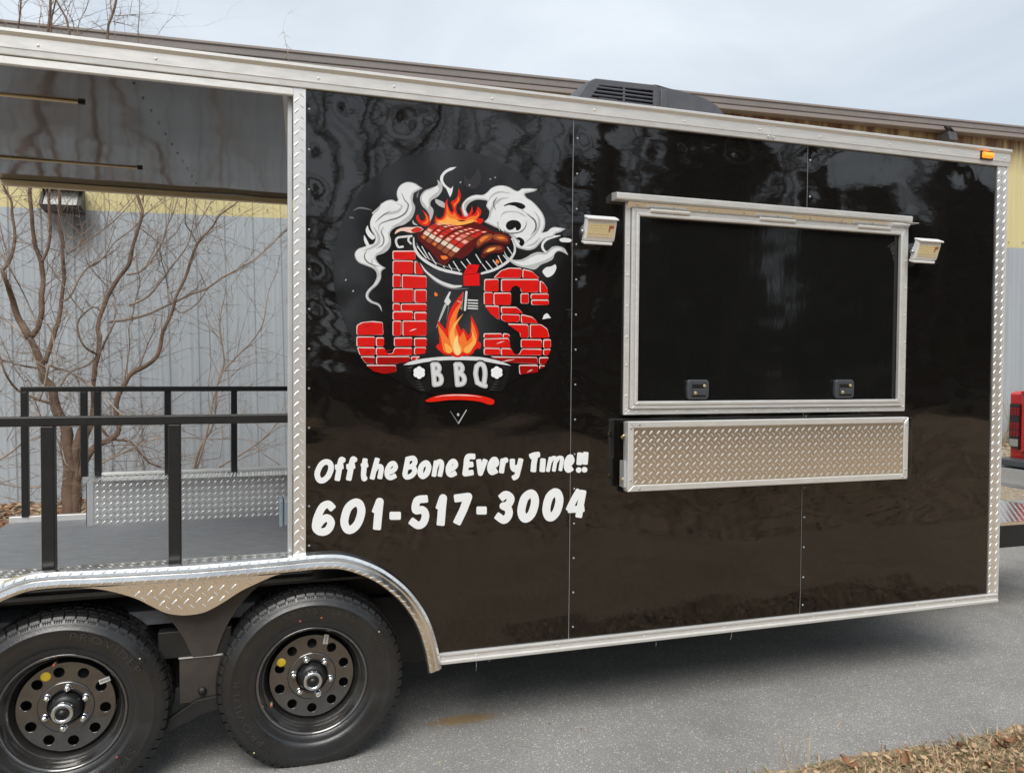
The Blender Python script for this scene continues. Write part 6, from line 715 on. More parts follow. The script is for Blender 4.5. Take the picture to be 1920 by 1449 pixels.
BRANCHES = [
 (0.0495,0.0247,'trunk',[-1.637,0.302,-1.629,0.582,-1.646,0.773,-1.657,0.963,-1.715,1.14,-1.773,1.33,-1.825,1.458,-1.871,1.619,-1.923,1.738]),
 (0.033,0.0143,'bark',[-1.923,1.738,-1.992,1.896,-2.048,2.067,-2.104,2.25,-2.126,2.308]),
 (0.0154,0.0055,'bark',[-2.126,2.308,-2.074,2.383,-2.038,2.49,-2.026,2.609,-2.047,2.779,-2.05,2.897,-2.097,2.998,-2.114,3.152,-2.086,3.692,-1.99,4.328,-1.964,4.6,-1.933,5.005]),
 (0.0247,0.0099,'bark',[-1.905,1.752,-1.852,1.82,-1.834,1.914,-1.826,2.101,-1.819,2.235,-1.83,2.394,-1.864,2.512,-1.886,2.683,-1.896,2.881,-1.907,3.013,-1.892,3.261,-1.828,3.81,-1.759,4.382,-1.745,4.632,-1.73,4.994]),
 (0.0143,0.0049,'bark',[-1.824,2.394,-1.776,2.517,-1.757,2.691,-1.762,2.824,-1.766,2.984,-1.764,3.272,-1.743,3.819,-1.735,4.408,-1.705,4.638,-1.678,4.913]),
 (0.0198,0.0071,'bark',[-1.807,1.525,-1.758,1.701,-1.71,1.863,-1.679,2.025,-1.665,2.241,-1.66,2.429,-1.663,2.59,-1.685,2.736,-1.684,2.963,-1.683,3.142,-1.626,3.741,-1.601,4.372,-1.696,4.639,-1.739,4.813]),
 (0.0099,0.0027,'twig',[-1.672,2.066,-1.612,2.108,-1.551,2.245,-1.478,2.357,-1.404,2.401,-1.33,2.486,-1.243,2.613,-1.118,2.716,-0.992,2.876,-0.851,3.024]),
 (0.0088,0.0027,'twig',[-1.634,2.477,-1.525,2.557,-1.378,2.674,-1.23,2.819,-1.117,2.963,-1.016,3.122]),
 (0.044,0.0275,'trunk',[-1.595,0.3,-1.582,0.498,-1.598,0.69,-1.561,0.853,-1.487,1.015]),
 (0.0275,0.0176,'bark',[-1.588,0.443,-1.538,0.715,-1.475,0.933,-1.444,1.083,-1.436,1.364]),
 (0.022,0.0099,'bark',[-1.436,1.364,-1.422,1.515,-1.397,1.611,-1.384,1.761,-1.396,1.816,-1.37,1.966,-1.32,2.118,-1.233,2.272,-1.145,2.413,-1.106,2.593,-1.068,2.733,-1.036,2.886,-1.067,3.008,-1.107,3.189,-1.189,3.788,-1.303,4.367,-1.247,4.637,-1.204,4.897]),
 (0.011,0.0044,'twig',[-1.164,2.316,-1.057,2.348,-0.956,2.463,-0.878,2.606,-0.839,2.747,-0.787,2.875,-0.748,3.003,-0.715,3.145]),
 (0.011,0.0082,'twig',[-1.26,1.901,-1.323,1.762,-1.385,1.625,-1.483,1.514,-1.617,1.446,-1.702,1.31]),
 (0.0132,0.0038,'twig',[-1.309,1.893,-1.122,1.925,-0.983,1.977,-0.817,2.065,-0.648,2.155,-0.503,2.217,-0.356,2.336,-0.194,2.429,-0.03,2.552,0.109,2.703,0.235,2.827,0.277,2.888]),
 (0.0275,0.0143,'bark',[-1.576,0.47,-1.452,0.768,-1.316,0.847,-1.228,0.942,-1.264,1.122,-1.226,1.274,-1.176,1.365,-1.125,1.434,-1.024,1.504,-0.934,1.588,-0.895,1.686,-0.869,1.826,-0.804,1.982,-0.765,2.137]),
 (0.0143,0.0044,'bark',[-0.765,2.137,-0.686,2.308,-0.633,2.479,-0.587,2.608,-0.528,2.696,-0.448,2.785,-0.394,2.887,-0.26,3.003,-0.138,3.133]),
 (0.0066,0.0038,'bark',[-0.587,2.622,-0.632,2.718,-0.684,2.812,-0.673,2.995,-0.663,3.135]),
 (0.0099,0.0033,'twig',[-1.147,2.041,-0.995,2.129,-0.88,2.272,-0.789,2.416,-0.672,2.589,-0.619,2.718,-0.5,2.937,-0.46,3.01]),
 (0.0071,0.0027,'twig',[-0.804,2.066,-0.829,2.163,-0.841,2.302,-0.879,2.439,-0.891,2.564]),
 (0.0088,0.0033,'twig',[-0.791,2.052,-0.726,1.991,-0.648,2.028,-0.556,2.116,-0.503,2.217]),
 (0.0121,0.0033,'twig',[-0.627,0.547,-0.56,0.773,-0.453,0.971,-0.419,1.336,-0.358,1.522,-0.371,1.694,-0.391,1.879,-0.383,2.008,-0.343,2.18,-0.356,2.279]),
 (0.0099,0.0027,'twig',[-0.601,0.56,-0.52,0.829,-0.412,1.351,-0.304,1.537,-0.141,1.712,-0.031,1.873,0.011,2.048,0.039,2.222,0.109,2.399,0.137,2.545]),
 (0.0079,0.0032,'pale',[-1.384,0.639,-1.265,0.715,-1.084,0.803,-0.962,0.867,-0.827,0.891,-0.652,0.887,-0.474,0.87,-0.294,0.866,-0.137,0.849,-0.004,0.719,0.116,0.631]),
 (0.0099,0.0033,'twig',[-0.401,0.582,-0.238,0.678,-0.032,0.818,0.121,0.991,0.234,1.121]),
 (0.0084,0.0048,'pale',[-1.679,1.48,-1.588,1.468,-1.426,1.364,-1.285,1.232,-1.167,1.098,-1.071,1.057,-0.973,1.096]),
 (0.0116,0.0053,'pale',[-1.784,1.209,-1.737,1.364,-1.713,1.48,-1.702,1.513,-1.645,1.488,-1.667,1.643,-1.688,1.797,-1.722,1.861]),
 (0.0132,0.0055,'bark',[-1.389,0.972,-1.291,0.86,-1.153,0.843,-1.066,0.73,-0.99,0.643,-0.887,0.598]),
 (0.0084,0.0042,'pale',[-1.336,0.677,-1.205,0.753,-1.084,0.79,-1.023,0.895,-0.986,0.989]),
 (0.011,0.0044,'bark',[-1.41,1.611,-1.507,1.677,-1.554,1.812,-1.541,1.921,-1.431,2.019,-1.383,1.993]),
 (0.0099,0.0033,'bark',[-1.867,1.485,-1.995,1.511,-2.099,1.536,-2.213,1.588]),
 (0.0132,0.0044,'bark',[-1.703,1.154,-1.857,1.209,-2.008,1.29,-2.111,1.449,-2.133,1.549,-2.178,1.681]),
 (0.0079,0.0026,'pale',[-1.583,0.567,-1.732,0.508,-1.902,0.502,-2.069,0.534,-2.157,0.525]),
 (0.0082,0.0027,'twig',[-1.634,0.718,-1.73,0.775,-1.8,0.939,-1.881,1.182,-1.926,1.37,-1.973,1.378,-2.075,1.576,-2.187,1.878]),
 (0.0077,0.0027,'twig',[-1.622,0.69,-1.706,0.829,-1.729,0.951,-1.584,0.976,-1.536,0.989]),
 (0.0066,0.0022,'twig',[-1.863,1.859,-1.944,2.07,-2.023,2.253,-2.102,2.408,-2.159,2.497]),
 (0.0066,0.0022,'twig',[-1.499,1.963,-1.577,2.055,-1.648,2.174,-1.754,2.344,-1.823,2.474,-1.904,2.576]),
 (0.0066,0.0022,'twig',[-1.26,1.928,-1.259,2.093,-1.32,2.2,-1.405,2.306,-1.477,2.411,-1.501,2.545,-1.524,2.732,-1.547,2.906]),
 (0.0066,0.0022,'twig',[-1.123,1.904,-1.096,2.098,-1.058,2.251,-1.082,2.402,-1.094,2.539]),
 (0.0071,0.0022,'twig',[-1.188,1.365,-1.149,1.655,-1.148,1.862,-1.109,2.015]),
 (0.0066,0.0022,'twig',[-1.062,1.504,-0.997,1.699,-0.933,1.867,-0.971,1.949]),
 (0.0066,0.0022,'twig',[-1.055,2.734,-0.929,2.631,-0.866,2.579]),
 (0.006,0.0022,'twig',[-1.03,2.96,-1.009,3.808,-1.062,4.385,-1.048,4.62,-1.055,4.874]),
 (0.0049,0.0016,'twig',[-1.258,4.516,-1.179,4.507,-1.106,4.495]),
 (0.0049,0.0016,'twig',[-1.245,4.566,-1.179,4.579,-1.096,4.596]),
 (0.0049,0.0016,'twig',[-1.305,4.41,-1.363,4.453,-1.409,4.486]),
 (0.0044,0.0016,'twig',[0.248,4.141,0.21,4.432,0.167,4.623]),
 (0.0066,0.0022,'twig',[-1.528,3.109,-1.523,3.752,-1.556,4.388,-1.62,4.56,-1.68,4.732]),
 (0.0055,0.0022,'twig',[-1.54,3.75,-1.54,4.381,-1.477,4.581,-1.426,4.748]),
 (0.0055,0.0022,'twig',[-1.888,3.713,-1.835,4.372,-1.814,4.555,-1.873,4.658]),
 (0.0106,0.0037,'pale',[-2.067,0.739,-1.967,0.813,-1.877,0.888,-1.786,0.912,-1.683,1.039]),
 (0.0084,0.0026,'pale',[-2.131,0.983,-1.998,1.044,-1.864,0.991,-1.728,1.105]),
 (0.0095,0.0032,'pale',[-2.122,1.915,-2.013,1.879,-1.892,1.742,-1.826,1.589,-1.771,1.41]),
 (0.0079,0.0026,'pale',[-1.524,0.618,-1.593,0.699,-1.616,0.804,-1.638,0.83]),
]

# ================================================================== SETTING
def sstep(a, b, v):
    t = min(max((v-a)/(b-a), 0), 1); return t*t*(3-2*t)
def gz(x, y):
    """the ground lies flat round the trailer and climbs a little towards the building's pad"""
    return sstep(3.4, 6.2, y)*(.085+.0245*max(min(x, 24), -14))
def grid_sheet(name, xs, ys, dz, m, edge=0.0, seed=0):
    mb = MB(); vs = []
    for j, y in enumerate(ys):
        for x in xs:
            yy = y
            if edge and j in (0, len(ys)-1): yy += edge*(noise.noise(Vector((x*1.7, seed, 0)))+.6*noise.noise(Vector((x*7, seed, 3))))
            vs.append((x, yy, gz(x, yy)+dz))
    n = len(xs); fs = [(j*n+i, j*n+i+1, (j+1)*n+i+1, (j+1)*n+i) for j in range(len(ys)-1) for i in range(n-1)]
    mb.add(vs, fs, m, True)
    return tag(obj(name, mb), kind='structure')
fr = lambda a, b, s: [a+(b-a)*i/s for i in range(s+1)]
XS = [-400,-150,-60]+fr(-30, 40, 70)+[70,160,400]
YS = [-400,-200,-90,-50,-30,-15,-8,-4,-1,1,3]+fr(3.4, 6.6, 16)+[9,16,40,120,400]
grid_sheet('ground', XS, YS, 0, 'field')
grid_sheet('gravel_lot', fr(-30, 40, 70), fr(3.4, 6.6, 16), .006, 'gravel')
grid_sheet('driveway', fr(-30, 40, 700), [-.62, -.2, .5, 1.5, 2.5, 3.4, 3.72], .016, 'asphalt', edge=.05, seed=2)
grid_sheet('grass_verge', fr(-12, 16, 280), [-3.2, -2.6, -1.6, -1, -.56], .020, 'verge_soil', edge=.05, seed=6)

grid_sheet('forest_floor', fr(-60, 80, 280), [-90, -50, -30, -20, -13.5], .012, 'forest_floor', edge=1.6, seed=9)

# dry grass and litter on the verge
def blades(name, n, area, h, m, ms, lean=1.35, dz=.02, wd=.0026, dens=None):
    mb = MB()
    for i in range(n):
        x = random.uniform(*area[:2]); y = random.uniform(*area[2:])
        if dens and random.random() > dens(x, y): continue
        a = random.uniform(0, 6.28); L_ = random.uniform(*h); le = random.uniform(lean*.35, lean)
        d = Vector((math.cos(a), math.sin(a), 0)); s = Vector((-d.y, d.x, 0))*wd*random.uniform(.6, 1.3)
        p = Vector((x, y, gz(x, y)+dz-.004)); q = p+d*L_*le*.45+Vector((0,0,L_*max(.10,.62-le*.40))); t = p+d*L_*le+Vector((0,0,L_*max(.06,1.0-le*.85)))
        mb.add([p-s, p+s, q+s*.7, q-s*.7, t], [(0,1,2,3),(3,2,4)], random.choice(ms))
    return tag(obj(name, mb), kind='stuff')
blades('dry_grass', 24000, (1.3, 4.6, -1.25, -.50), (.02, .075), None, ['grass_dry','grass_dry','leaf_tan','leaf_tan','leaf_brown','grass_green'], dens=lambda x, y: (1-sstep(-.68, -.52, y))*.95)
blades('tall_grass_stems', 12, (1.86, 2.0, -.56, -.50), (.10, .20), None, ['grass_dry'], lean=.35, wd=.0015)
def leaf_mesh(name, m, L_=.07, W_=.03, curl=.02):
    mb = MB(); vs = []; fs = []
    k = 6
    for i in range(k+1):
        t = i/k; w_ = W_*math.sin(math.pi*min(t*1.05, 1))**.8*(1-.25*t)+.0008; z = curl*(t-.5)**2*4+random.uniform(-.002, .002)
        for j, s in enumerate((-1, -.5, 0, .5, 1)): vs.append((t*L_-L_/2, s*w_, z+abs(s)*curl*.7+random.uniform(-.001,.001)))
    fs = [(i*5+j, (i+1)*5+j, (i+1)*5+j+1, i*5+j+1) for i in range(k) for j in range(4)]
    mb.add(vs, fs, m, True); return mb.mesh(name)
LEAVES = [leaf_mesh('fallen_leaf', random.choice(['leaf_brown','leaf_brown','leaf_tan']), random.uniform(.05,.085), random.uniform(.012,.02), random.uniform(.006,.018)) for _ in range(8)]
for i in range(60):
    x = random.uniform(1.7, 4.2); y = -.66-random.random()**1.3*.5
    if i < 6: x, y = [(2.62,-.66),(2.80,-.68),(2.33,-.68),(2.95,-.66),(3.1,-.66),(2.1,-.63)][i]
    o = link('fallen_leaf', random.choice(LEAVES), None, (x, y, gz(x,y)+random.uniform(.028,.042)))
    o.rotation_euler = (random.uniform(-.7,.7), random.uniform(-.7,.7), random.uniform(0,6.28)); o.scale = (1.0,)*3
    tag(o, 'dry brown curled leaf lying in the dead grass of the verge', 'leaf', 'fallen leaves on the grass verge')
def litter(name, n, area, ms, size=(.03,.09), dz=.012, dens=None):
    mb = MB()
    for i in range(n):
        x = random.uniform(*area[:2]); y = random.uniform(*area[2:])
        if dens and random.random() > dens(x, y): continue
        a = random.uniform(0, 6.28); s = random.uniform(*size); e = Vector((math.cos(a), math.sin(a), random.uniform(-.5,.5)))*s*.5; f = Vector((-math.sin(a), math.cos(a), random.uniform(-.6,.6)))*s*.25
        p = Vector((x, y, gz(x, y)+dz+random.uniform(0,.03)))
        mb.add([p-e, p+f, p+e, p-f], [(0,1,2),(0,2,3)], random.choice(ms))
    return tag(obj(name, mb), kind='stuff')
litter('verge_litter', 2600, (1.4, 4.6, -1.3, -.60), ['leaf_tan','leaf_brown','leaf_tan'], size=(.012,.04), dz=.022)
litter('leaf_litter', 9000, (-7, 2.5, 3.9, 6.3), ['leaf_brown','leaf_brown','leaf_tan'], size=(.05,.12), dens=lambda x, y: sstep(3.9, 4.8, y))
litter('leaf_drift', 3000, (7, 16, 5.0, 6.35), ['leaf_tan','leaf_brown','grass_dry'], size=(.03,.10), dens=lambda x, y: sstep(4.8, 6.2, y))
litter('leaf_scatter', 22000, (-11, 13, -14, -3.2), ['leaf_tan','leaf_tan','grass_dry','leaf_brown'], size=(.05,.12), dz=.01)
litter('road_grit', 420, (-.2, 5, -.5, .6), ['leaf_tan','leaf_brown','liner_black','grass_dry'], size=(.004,.014), dz=.0175)
# pale weeds along the foot of the wall
wd_ = MB()
for i in range(60):
    x = random.uniform(10.6, 12.6); p = Vector((x, 6.2+random.uniform(-.15,.1), gz(x, 6.2)))
    q = p+Vector((random.uniform(-.35,.35), random.uniform(-.2,.05), random.uniform(.2,.75))); r = q+Vector((random.uniform(-.25,.25), 0, random.uniform(-.1,.25)))
    wd_.tube([p, (p+q)/2+Vector((.03,0,.03)), q, r], [.006,.005,.004,.001], 'grass_dry', 4)
tag(obj('dry_weeds', wd_), kind='stuff')

# far woods behind the photographer: they only show as dark reflections in the gloss
def woods():
    mb = MB()
    for i in range(88):
        x = random.uniform(-45, 70); y = random.uniform(-60, -26)
        if -9 < x < -1 and y > -34: y -= 14
        hgt = random.uniform(8, 15)*(.62 if x < 0 else 1.0); p = Vector((x, y, 0))
        mb.tube([p, p+Vector((random.uniform(-.3,.3), 0, hgt*.6)), p+Vector((random.uniform(-.6,.6), 0, hgt))], [.22,.16,.04], 'wood_dark', 5)
        ever = random.random() < (.15 if x < 5 else .62)
        for k in range(150 if ever else 70):
            t = random.random()**.7; c = p+Vector((0,0,hgt*(.12+.88*t))); rr = (1-t*.75)*hgt*.2
            c += Vector((random.gauss(0, rr*.6), random.gauss(0, rr*.6), random.gauss(0,.3)))
            s = random.uniform(.25,.75)*(1 if ever else .55); a = Vector((random.gauss(0,1), random.gauss(0,1), random.gauss(0,1))).normalized(); b = a.orthogonal().normalized()
            if ever: mb.add([c+a*s, c+b*s, c-a*s, c-b*s], [(0,1,2,3)], 'leaf_dark')
            else: mb.add([c, c+a*s*2.2+b*.05, c+a*s*2.2-b*.05], [(0,1,2)], 'wood_dark')
    for i in range(26):
        x = random.uniform(14, 46); y = random.uniform(-34, -22); hgt = random.uniform(8, 13)
        mb.tube([(x,y,0),(x,y,hgt)], [.2,.05], 'wood_dark', 5)
        for k in range(170):
            t = random.random()**.8; c = Vector((x,y,hgt*(.06+.94*t)))+Vector((random.gauss(0,.8*(1.15-t)), random.gauss(0,.8*(1.15-t)), 0)); s = random.uniform(.25,.7); a = Vector((random.gauss(0,1), random.gauss(0,1), random.gauss(0,1))).normalized(); b = a.orthogonal().normalized()
            mb.add([c+a*s, c+b*s, c-a*s, c-b*s], [(0,1,2,3)], 'leaf_dark')
    for i in range(2600):      # scrub along the edge of the wood
        x = random.uniform(-45, 60); y = random.uniform(-42, -17); c = Vector((x, y, random.random()**1.5*2.4*(.4+abs(noise.noise(Vector((x*.15, y*.2, 0))))*2))); s = random.uniform(.3,.8)
        a = Vector((random.gauss(0,1), random.gauss(0,1), random.gauss(0,1))).normalized(); b = a.orthogonal().normalized()
        mb.add([c+a*s, c+b*s, c-a*s, c-b*s], [(0,1,2,3)], random.choice(['leaf_dark','wood_dark']))
    return tag(obj('distant_woods', mb), kind='stuff')
woods()
def bare_woods():
    """bare trees nearer the road, again only seen mirrored in the side of the trailer"""
    mb = MB()
    def limb(p, d, L_, r, k):
        q = p; pts = [p]; dd = d.copy()
        for i in range(4):
            dd = (dd+Vector((random.gauss(0,.14), random.gauss(0,.14), random.gauss(.03,.08)))).normalized(); q = q+dd*L_/4; pts.append(q)
        mb.tube(pts, [r, r*.85, r*.7, r*.55, r*.35], 'wood_dark', 4, caps=False)
        if k:
            for j in range(5):
                i = random.randint(1, 4); limb(pts[i], (dd*.6+Vector((random.gauss(0,.6), random.gauss(0,.6), random.gauss(.35,.3)))).normalized(), L_*random.uniform(.35,.62), r*.5, k-1)
    for i in range(48):
        x = random.uniform(-16, 44); y = random.uniform(-24, -15)
        limb(Vector((x, y, 0)), Vector((random.gauss(0,.08), random.gauss(0,.08), 1)).normalized(), random.uniform(7, 12), random.uniform(.08,.19), 2)
    return tag(obj('bare_woods', mb), kind='stuff')
bare_woods()

# ------------------------------------------------------------------ warehouse
TILT = -0.0225
BR = Vector((3, 6.4, 0))
shed = thing('metal_warehouse', 'long metal sided warehouse with grey lower wall, yellow upper band and brown gutter', 'building', BR)
shed.rotation_euler = (0, TILT, 0)
def part_b(name, mb, bev=0.0):
    o = bpy.data.objects.new(name, mb.mesh(name) if isinstance(mb, MB) else mb); C.objects.link(o); o.parent = shed
    if bev: b = o.modifiers.new('bevel', 'BEVEL'); b.width = bev; b.segments = 2; b.limit_method = 'ANGLE'
    WL[o.name] = BR
    return o
ZB, ZT, PW = 3.283, 5.05, .914       # colour change, wall top (local), sheet width
def sheet(z0, z1, m, dy=0.0):
    prof = []; x = 0
    for k in range(3):
        b = k*PW/3
        prof += [(b+.004, 0), (b+.075, 0), (b+.085, -.004), (b+.105, -.004), (b+.115, 0), (b+.18, 0), (b+.19, -.004), (b+.21, -.004), (b+.22, 0), (b+.238, 0), (b+.255, -.016), (b+.287, -.016), (b+.3015, 0)]
    prof.append((PW+.004, -.0008))
    mb = MB(); n = len(prof)
    vs = [(x, y+dy, z) for z in (z0, z1) for x, y in prof]
    mb.add(vs, [(i, i+1, n+i+1, n+i) for i in range(n-1)], m); return mb.mesh('wall_panel')
gm = sheet(-.6, ZB, 'wall_grey'); ym = sheet(ZB-.03, ZT, 'wall_yellow', .012)
for i in range(-12, 22):
    for me in (gm, ym):
        o = part_b('wall_panel', me); o.location = (i*PW, 0, 0)
# fasteners along the colour change
sc_ = MB(); sc_.lathe_y([(.0005,-.014),(.007,-.012),(.009,-.004),(.009,.0)], 'gutter_brown', 6); scm = sc_.mesh('fastener')
for i in range(-36, 66):
    o = part_b('fastener', scm); o.location = (i*PW/3+.15, 0, ZB+.09)
g = MB(); g.box(-14, 24, -.16, .03, 5.045, 5.155, 'gutter_brown'); part_b('gutter', g, .01)
g = MB(); g.box(-14, 24, -.175, -.155, 5.128, 5.160, 'gutter_pale'); g.box(-14, 24, -.150, .02, 4.98, 5.042, 'gutter_pale'); part_b('gutter_lip', g, .006)
g = MB(); g.prism_x([(-.14,5.162),(.05,5.20),(14,6.4),(14,6.3),(.05,5.16)], -14, 24, 'roof_metal'); part_b('roof', g)
g = MB(); g.box(-14, 24, .05, 14, -.6, 5.0, 'roof_metal'); part_b('shell', g)
# wall light over the tree
wx, wz = -1.98-3, 3.13+.049*2.5
WXL, WZL = -1.95-BR.x, 3.245+.12
g = MB(); g.prism_x([(-.02,WZL-.13),(-.26,WZL-.09),(-.26,WZL-.07),(-.10,WZL+.10),(-.02,WZL+.10)], WXL-.20, WXL-.17, 'light_box_dark'); g.prism_x([(-.02,WZL-.13),(-.26,WZL-.09),(-.26,WZL-.07),(-.10,WZL+.10),(-.02,WZL+.10)], WXL+.15, WXL+.19, 'light_box_dark')
g.prism_x([(-.02,WZL-.128),(-.24,WZL-.085),(-.08,WZL+.09),(-.02,WZL+.09)], WXL-.17, WXL+.15, 'light_box_dark'); g.box(WXL-.2, WXL+.19, -.24, -.01, WZL+.10, WZL+.115, 'light_box_dark')
lb = part_b('wall_light', g, .004)
g = MB()
g.prism_x([(-.243,WZL-.075),(-.248,WZL-.078),(-.092,WZL+.088),(-.087,WZL+.088)], WXL-.165, WXL+.145, 'light_lens_grey')
for k in range(5): zz = WZL-.06+k*.03; yy = -.238+(zz-WZL+.09)*.9; g.box(WXL-.165, WXL+.145, yy-.012, yy+.004, zz, zz+.006, 'light_lens_grey')
o = bpy.data.objects.new('lens', g.mesh('lens')); C.objects.link(o); o.parent = lb
# flood lamp and cable under the gutter, right end
bx, bz = 9.98-BR.x, 4.85+.0
g = MB(); g.box(bx+.02, bx+.14, -.12, -.02, bz-.14, bz+.12, 'light_box_dark'); g.prism_x([(-.30,bz-.05),(-.12,bz-.10),(-.12,bz+.06),(-.26,bz+.08)], bx-.14, bx+.02, 'light_box_dark')
g.tube([(bx-.06,-.22,bz+.1),(bx-.12,-.2,bz+.16),(bx+.02,-.15,bz+.17),(bx+.13,-.16,bz+.08),(bx+.12,-.17,bz-.02)], .02, 'plastic_dark', 6)
part_b('eave_lamp', g, .006)

# ------------------------------------------------------------------ bare tree against the wall
tree = thing('bare_tree', 'leafless many stemmed tree with thorny twigs in front of the grey wall', 'tree', (-1.63, 4.6, .03))
TW = MB(); tr = random.Random(11)
def twig(p, d, L_, r, depth):
    pts = [p]; n = 4; q = p.copy(); dd = d.normalized()
    for i in range(n):
        dd = (dd+Vector((tr.gauss(0,.22), tr.gauss(0,.2), tr.gauss(0,.2)))).normalized(); q = q+dd*L_/n; pts.append(q.copy())
    TW.tube(pts, [r*(1-.8*i/n) for i in range(n+1)], tr.choice(['twig','twig','bark_pale','bark']), 3, caps=False)
    if depth:
        for k in range(tr.randint(2, 4)):
            j = tr.randint(1, n); s = (dd+Vector((tr.gauss(0,.9), tr.gauss(0,.5), tr.gauss(0,.8)))).normalized()
            twig(pts[j], s, L_*tr.uniform(.3,.6), r*.65, depth-1)
def smooth_path(pts, k=3):
    o = []
    for i in range(len(pts)-1):
        a, b, c, d = pts[max(i-1,0)], pts[i], pts[i+1], pts[min(i+2,len(pts)-1)]
        for j in range(k):
            t = j/k; o.append(.5*((2*b)+(c-a)*t+(2*a-5*b+4*c-d)*t*t+(3*b-a-3*c+d)*t**3))
    o.append(pts[-1]); return o
base_y = {'trunk':4.6, 'bark':4.6, 'twig':4.75, 'pale':4.35}
BP = []
for bi, (r0, r1, kind, co) in enumerate(BRANCHES):
    n = len(co)//2; pts = []; ph = bi*3.7
    for i in range(n):
        t = i/max(n-1, 1); dy = 0 if kind == 'trunk' else .32*noise.noise(Vector((t*2.2, ph, 0)))*min(1, t*3)
        y0 = 4.6 if kind != 'pale' else 4.3
        y = y0+dy; s = (y+2.991)/(y0+2.991)          # keep each joint on its line of sight from where it was traced
        pts.append(Vector((co[2*i]*s, y, 1.5335+(co[2*i+1]-1.5335)*s)))
    if kind == 'trunk': pts.insert(0, pts[0]+Vector((.02, 0, -.35)))
    sp = smooth_path(pts); m = len(sp)
    for i, p in enumerate(sp): p += Vector((noise.noise(p*6), 0, noise.noise(p*6+Vector((9,9,9)))))*r0*.5
    r0 *= 1.3 if kind == 'trunk' else 1.0
    rad = [(r0+(r1-r0)*(i/(m-1)))*(1+.18*noise.noise(p*11)) for i, p in enumerate(sp)]
    if kind == 'trunk':
        rad[0] *= 1.35; rad[1] *= 1.2
    mb = MB(); mb.tube(sp, rad, {'trunk':'bark','bark':'bark','twig':'twig','pale':'bark_pale'}[kind], 7 if r0 > .012 else 5)
    obj('trunk' if kind == 'trunk' else 'branch', mb, tree)
    BP.append((sp, rad, kind))
for sp, rad, kind in BP:
    for i in range(1, len(sp)):
        seg = sp[i]-sp[i-1]; d = seg.normalized()
        k = 1 if rad[i] > .02 else 2
        for q in range(k):
            if tr.random() < .62:      # spur
                s = (d*.4+Vector((tr.gauss(0,1), tr.gauss(0,.6), tr.gauss(0,1)))).normalized()
                twig(sp[i], s, tr.uniform(.03,.12), .0022, 0)
        if tr.random() < .62 and i > 2:
            s = (d*.8+Vector((tr.gauss(0,.7), tr.gauss(0,.35), tr.gauss(.15,.6)))).normalized()
            twig(sp[i], s, tr.uniform(.25,.9), min(.0036, rad[i]*.5), 2 if tr.random() < .5 else 1)
# low tangle round the foot
for i in range(110):
    p = Vector((tr.uniform(-3.1,-.2), 4.6+tr.gauss(0,.3), tr.uniform(.1,1.1)))
    twig(p, Vector((tr.gauss(0,1), tr.gauss(0,.3), tr.gauss(.1,.6))), tr.uniform(.3,.9), .0035, 1)
tag(obj('twigs', TW, tree), kind='stuff')

# ------------------------------------------------------------------ red pickup beyond the tongue
TX, TY = 6.53, 1.4
pk = thing('pickup_truck', 'bright red pickup truck with smoked tail lamp, half hidden by the trailer nose', 'truck', (TX, TY, 0))
b = MB(); b.prism([(TX,.74),(TX+.05,.56),(TX+1.0,.5),(TX+5.35,.5),(TX+5.5,.62),(TX+5.5,1.02),(TX+5.3,1.14),(TX+4.1,1.2),(TX+2.1,1.22),(TX+.04,1.335),(TX-.015,1.315)], TY-.98, TY+.98, 'truck_red'); obj('body', b, pk, bev=.02, seg=3)
b = MB(); b.prism([(TX+2.0,1.2),(TX+4.2,1.18),(TX+3.5,1.80),(TX+3.3,1.86),(TX+2.25,1.86),(TX+2.1,1.8)], TY-.86, TY+.86, 'truck_red'); obj('cab', b, pk, bev=.06, seg=3)
for s in (-1, 1):
    b = MB(); y0 = TY+s*.865; b.prism([(TX+2.15,1.25),(TX+3.95,1.25),(TX+3.42,1.76),(TX+2.25,1.76)], min(y0, y0+s*.008), max(y0, y0+s*.008), 'glass_dark'); obj('side_window', b, pk)
b = MB(); b.add([(TX+2.095,TY-.7,1.3),(TX+2.095,TY+.7,1.3),(TX+2.18,TY+.66,1.78),(TX+2.18,TY-.66,1.78)], [(0,3,2,1)], 'glass_dark'); b.box(TX+2.03,TX+2.1,TY-.74,TY+.74,1.26,1.3,'plastic_dark'); obj('rear_window', b, pk)
tg = MB(); tg.box(TX-.022, TX+.02, TY-.86, TY+.86, .78, 1.31, 'truck_red'); tgo = obj('tailgate', tg, pk, bev=.015)
b = MB(); b.box(TX-.032, TX-.018, TY-.12, TY+.12, 1.12, 1.19, 'plastic_dark'); obj('handle', b, tgo, bev=.006)
b = MB(); b.box(TX-.03, TX+.05, TY-.86, TY+.86, 1.312, 1.34, 'truck_red'); obj('spoiler_cap', b, pk, bev=.008)
for s in (-1, 1):
    ya, yb = (TY+.862, TY+.970) if s > 0 else (TY-.970, TY-.862)
    lp = MB(); lp.prism_x([(ya,.80),(yb,.83),(yb+.004*s,1.0),(yb,1.225),(ya,1.225)], TX-.026, TX+.12, 'lamp_smoked'); lo = obj('tail_lamp', lp, pk, bev=.012)
    ym = (ya+yb)/2; wdt = .045
    for (z0, z1, m) in ((1.12,1.19,'lamp_red'),(.99,1.055,'lamp_red'),(.93,.98,'lamp_red'),(.835,.90,'lamp_clear')):
        r = MB()
        if m == 'lamp_red':
            for a in range(3):
                for c_ in range(3): r.box(TX-.031, TX-.024, ym-wdt+a*.030, ym-wdt+a*.030+.022, z0+c_*(z1-z0)/3, z0+(c_+.75)*(z1-z0)/3, m)
        else: r.box(TX-.031, TX-.024, ym-.04, ym+.04, z0, z1, m)
        obj('reflector', r, lo)
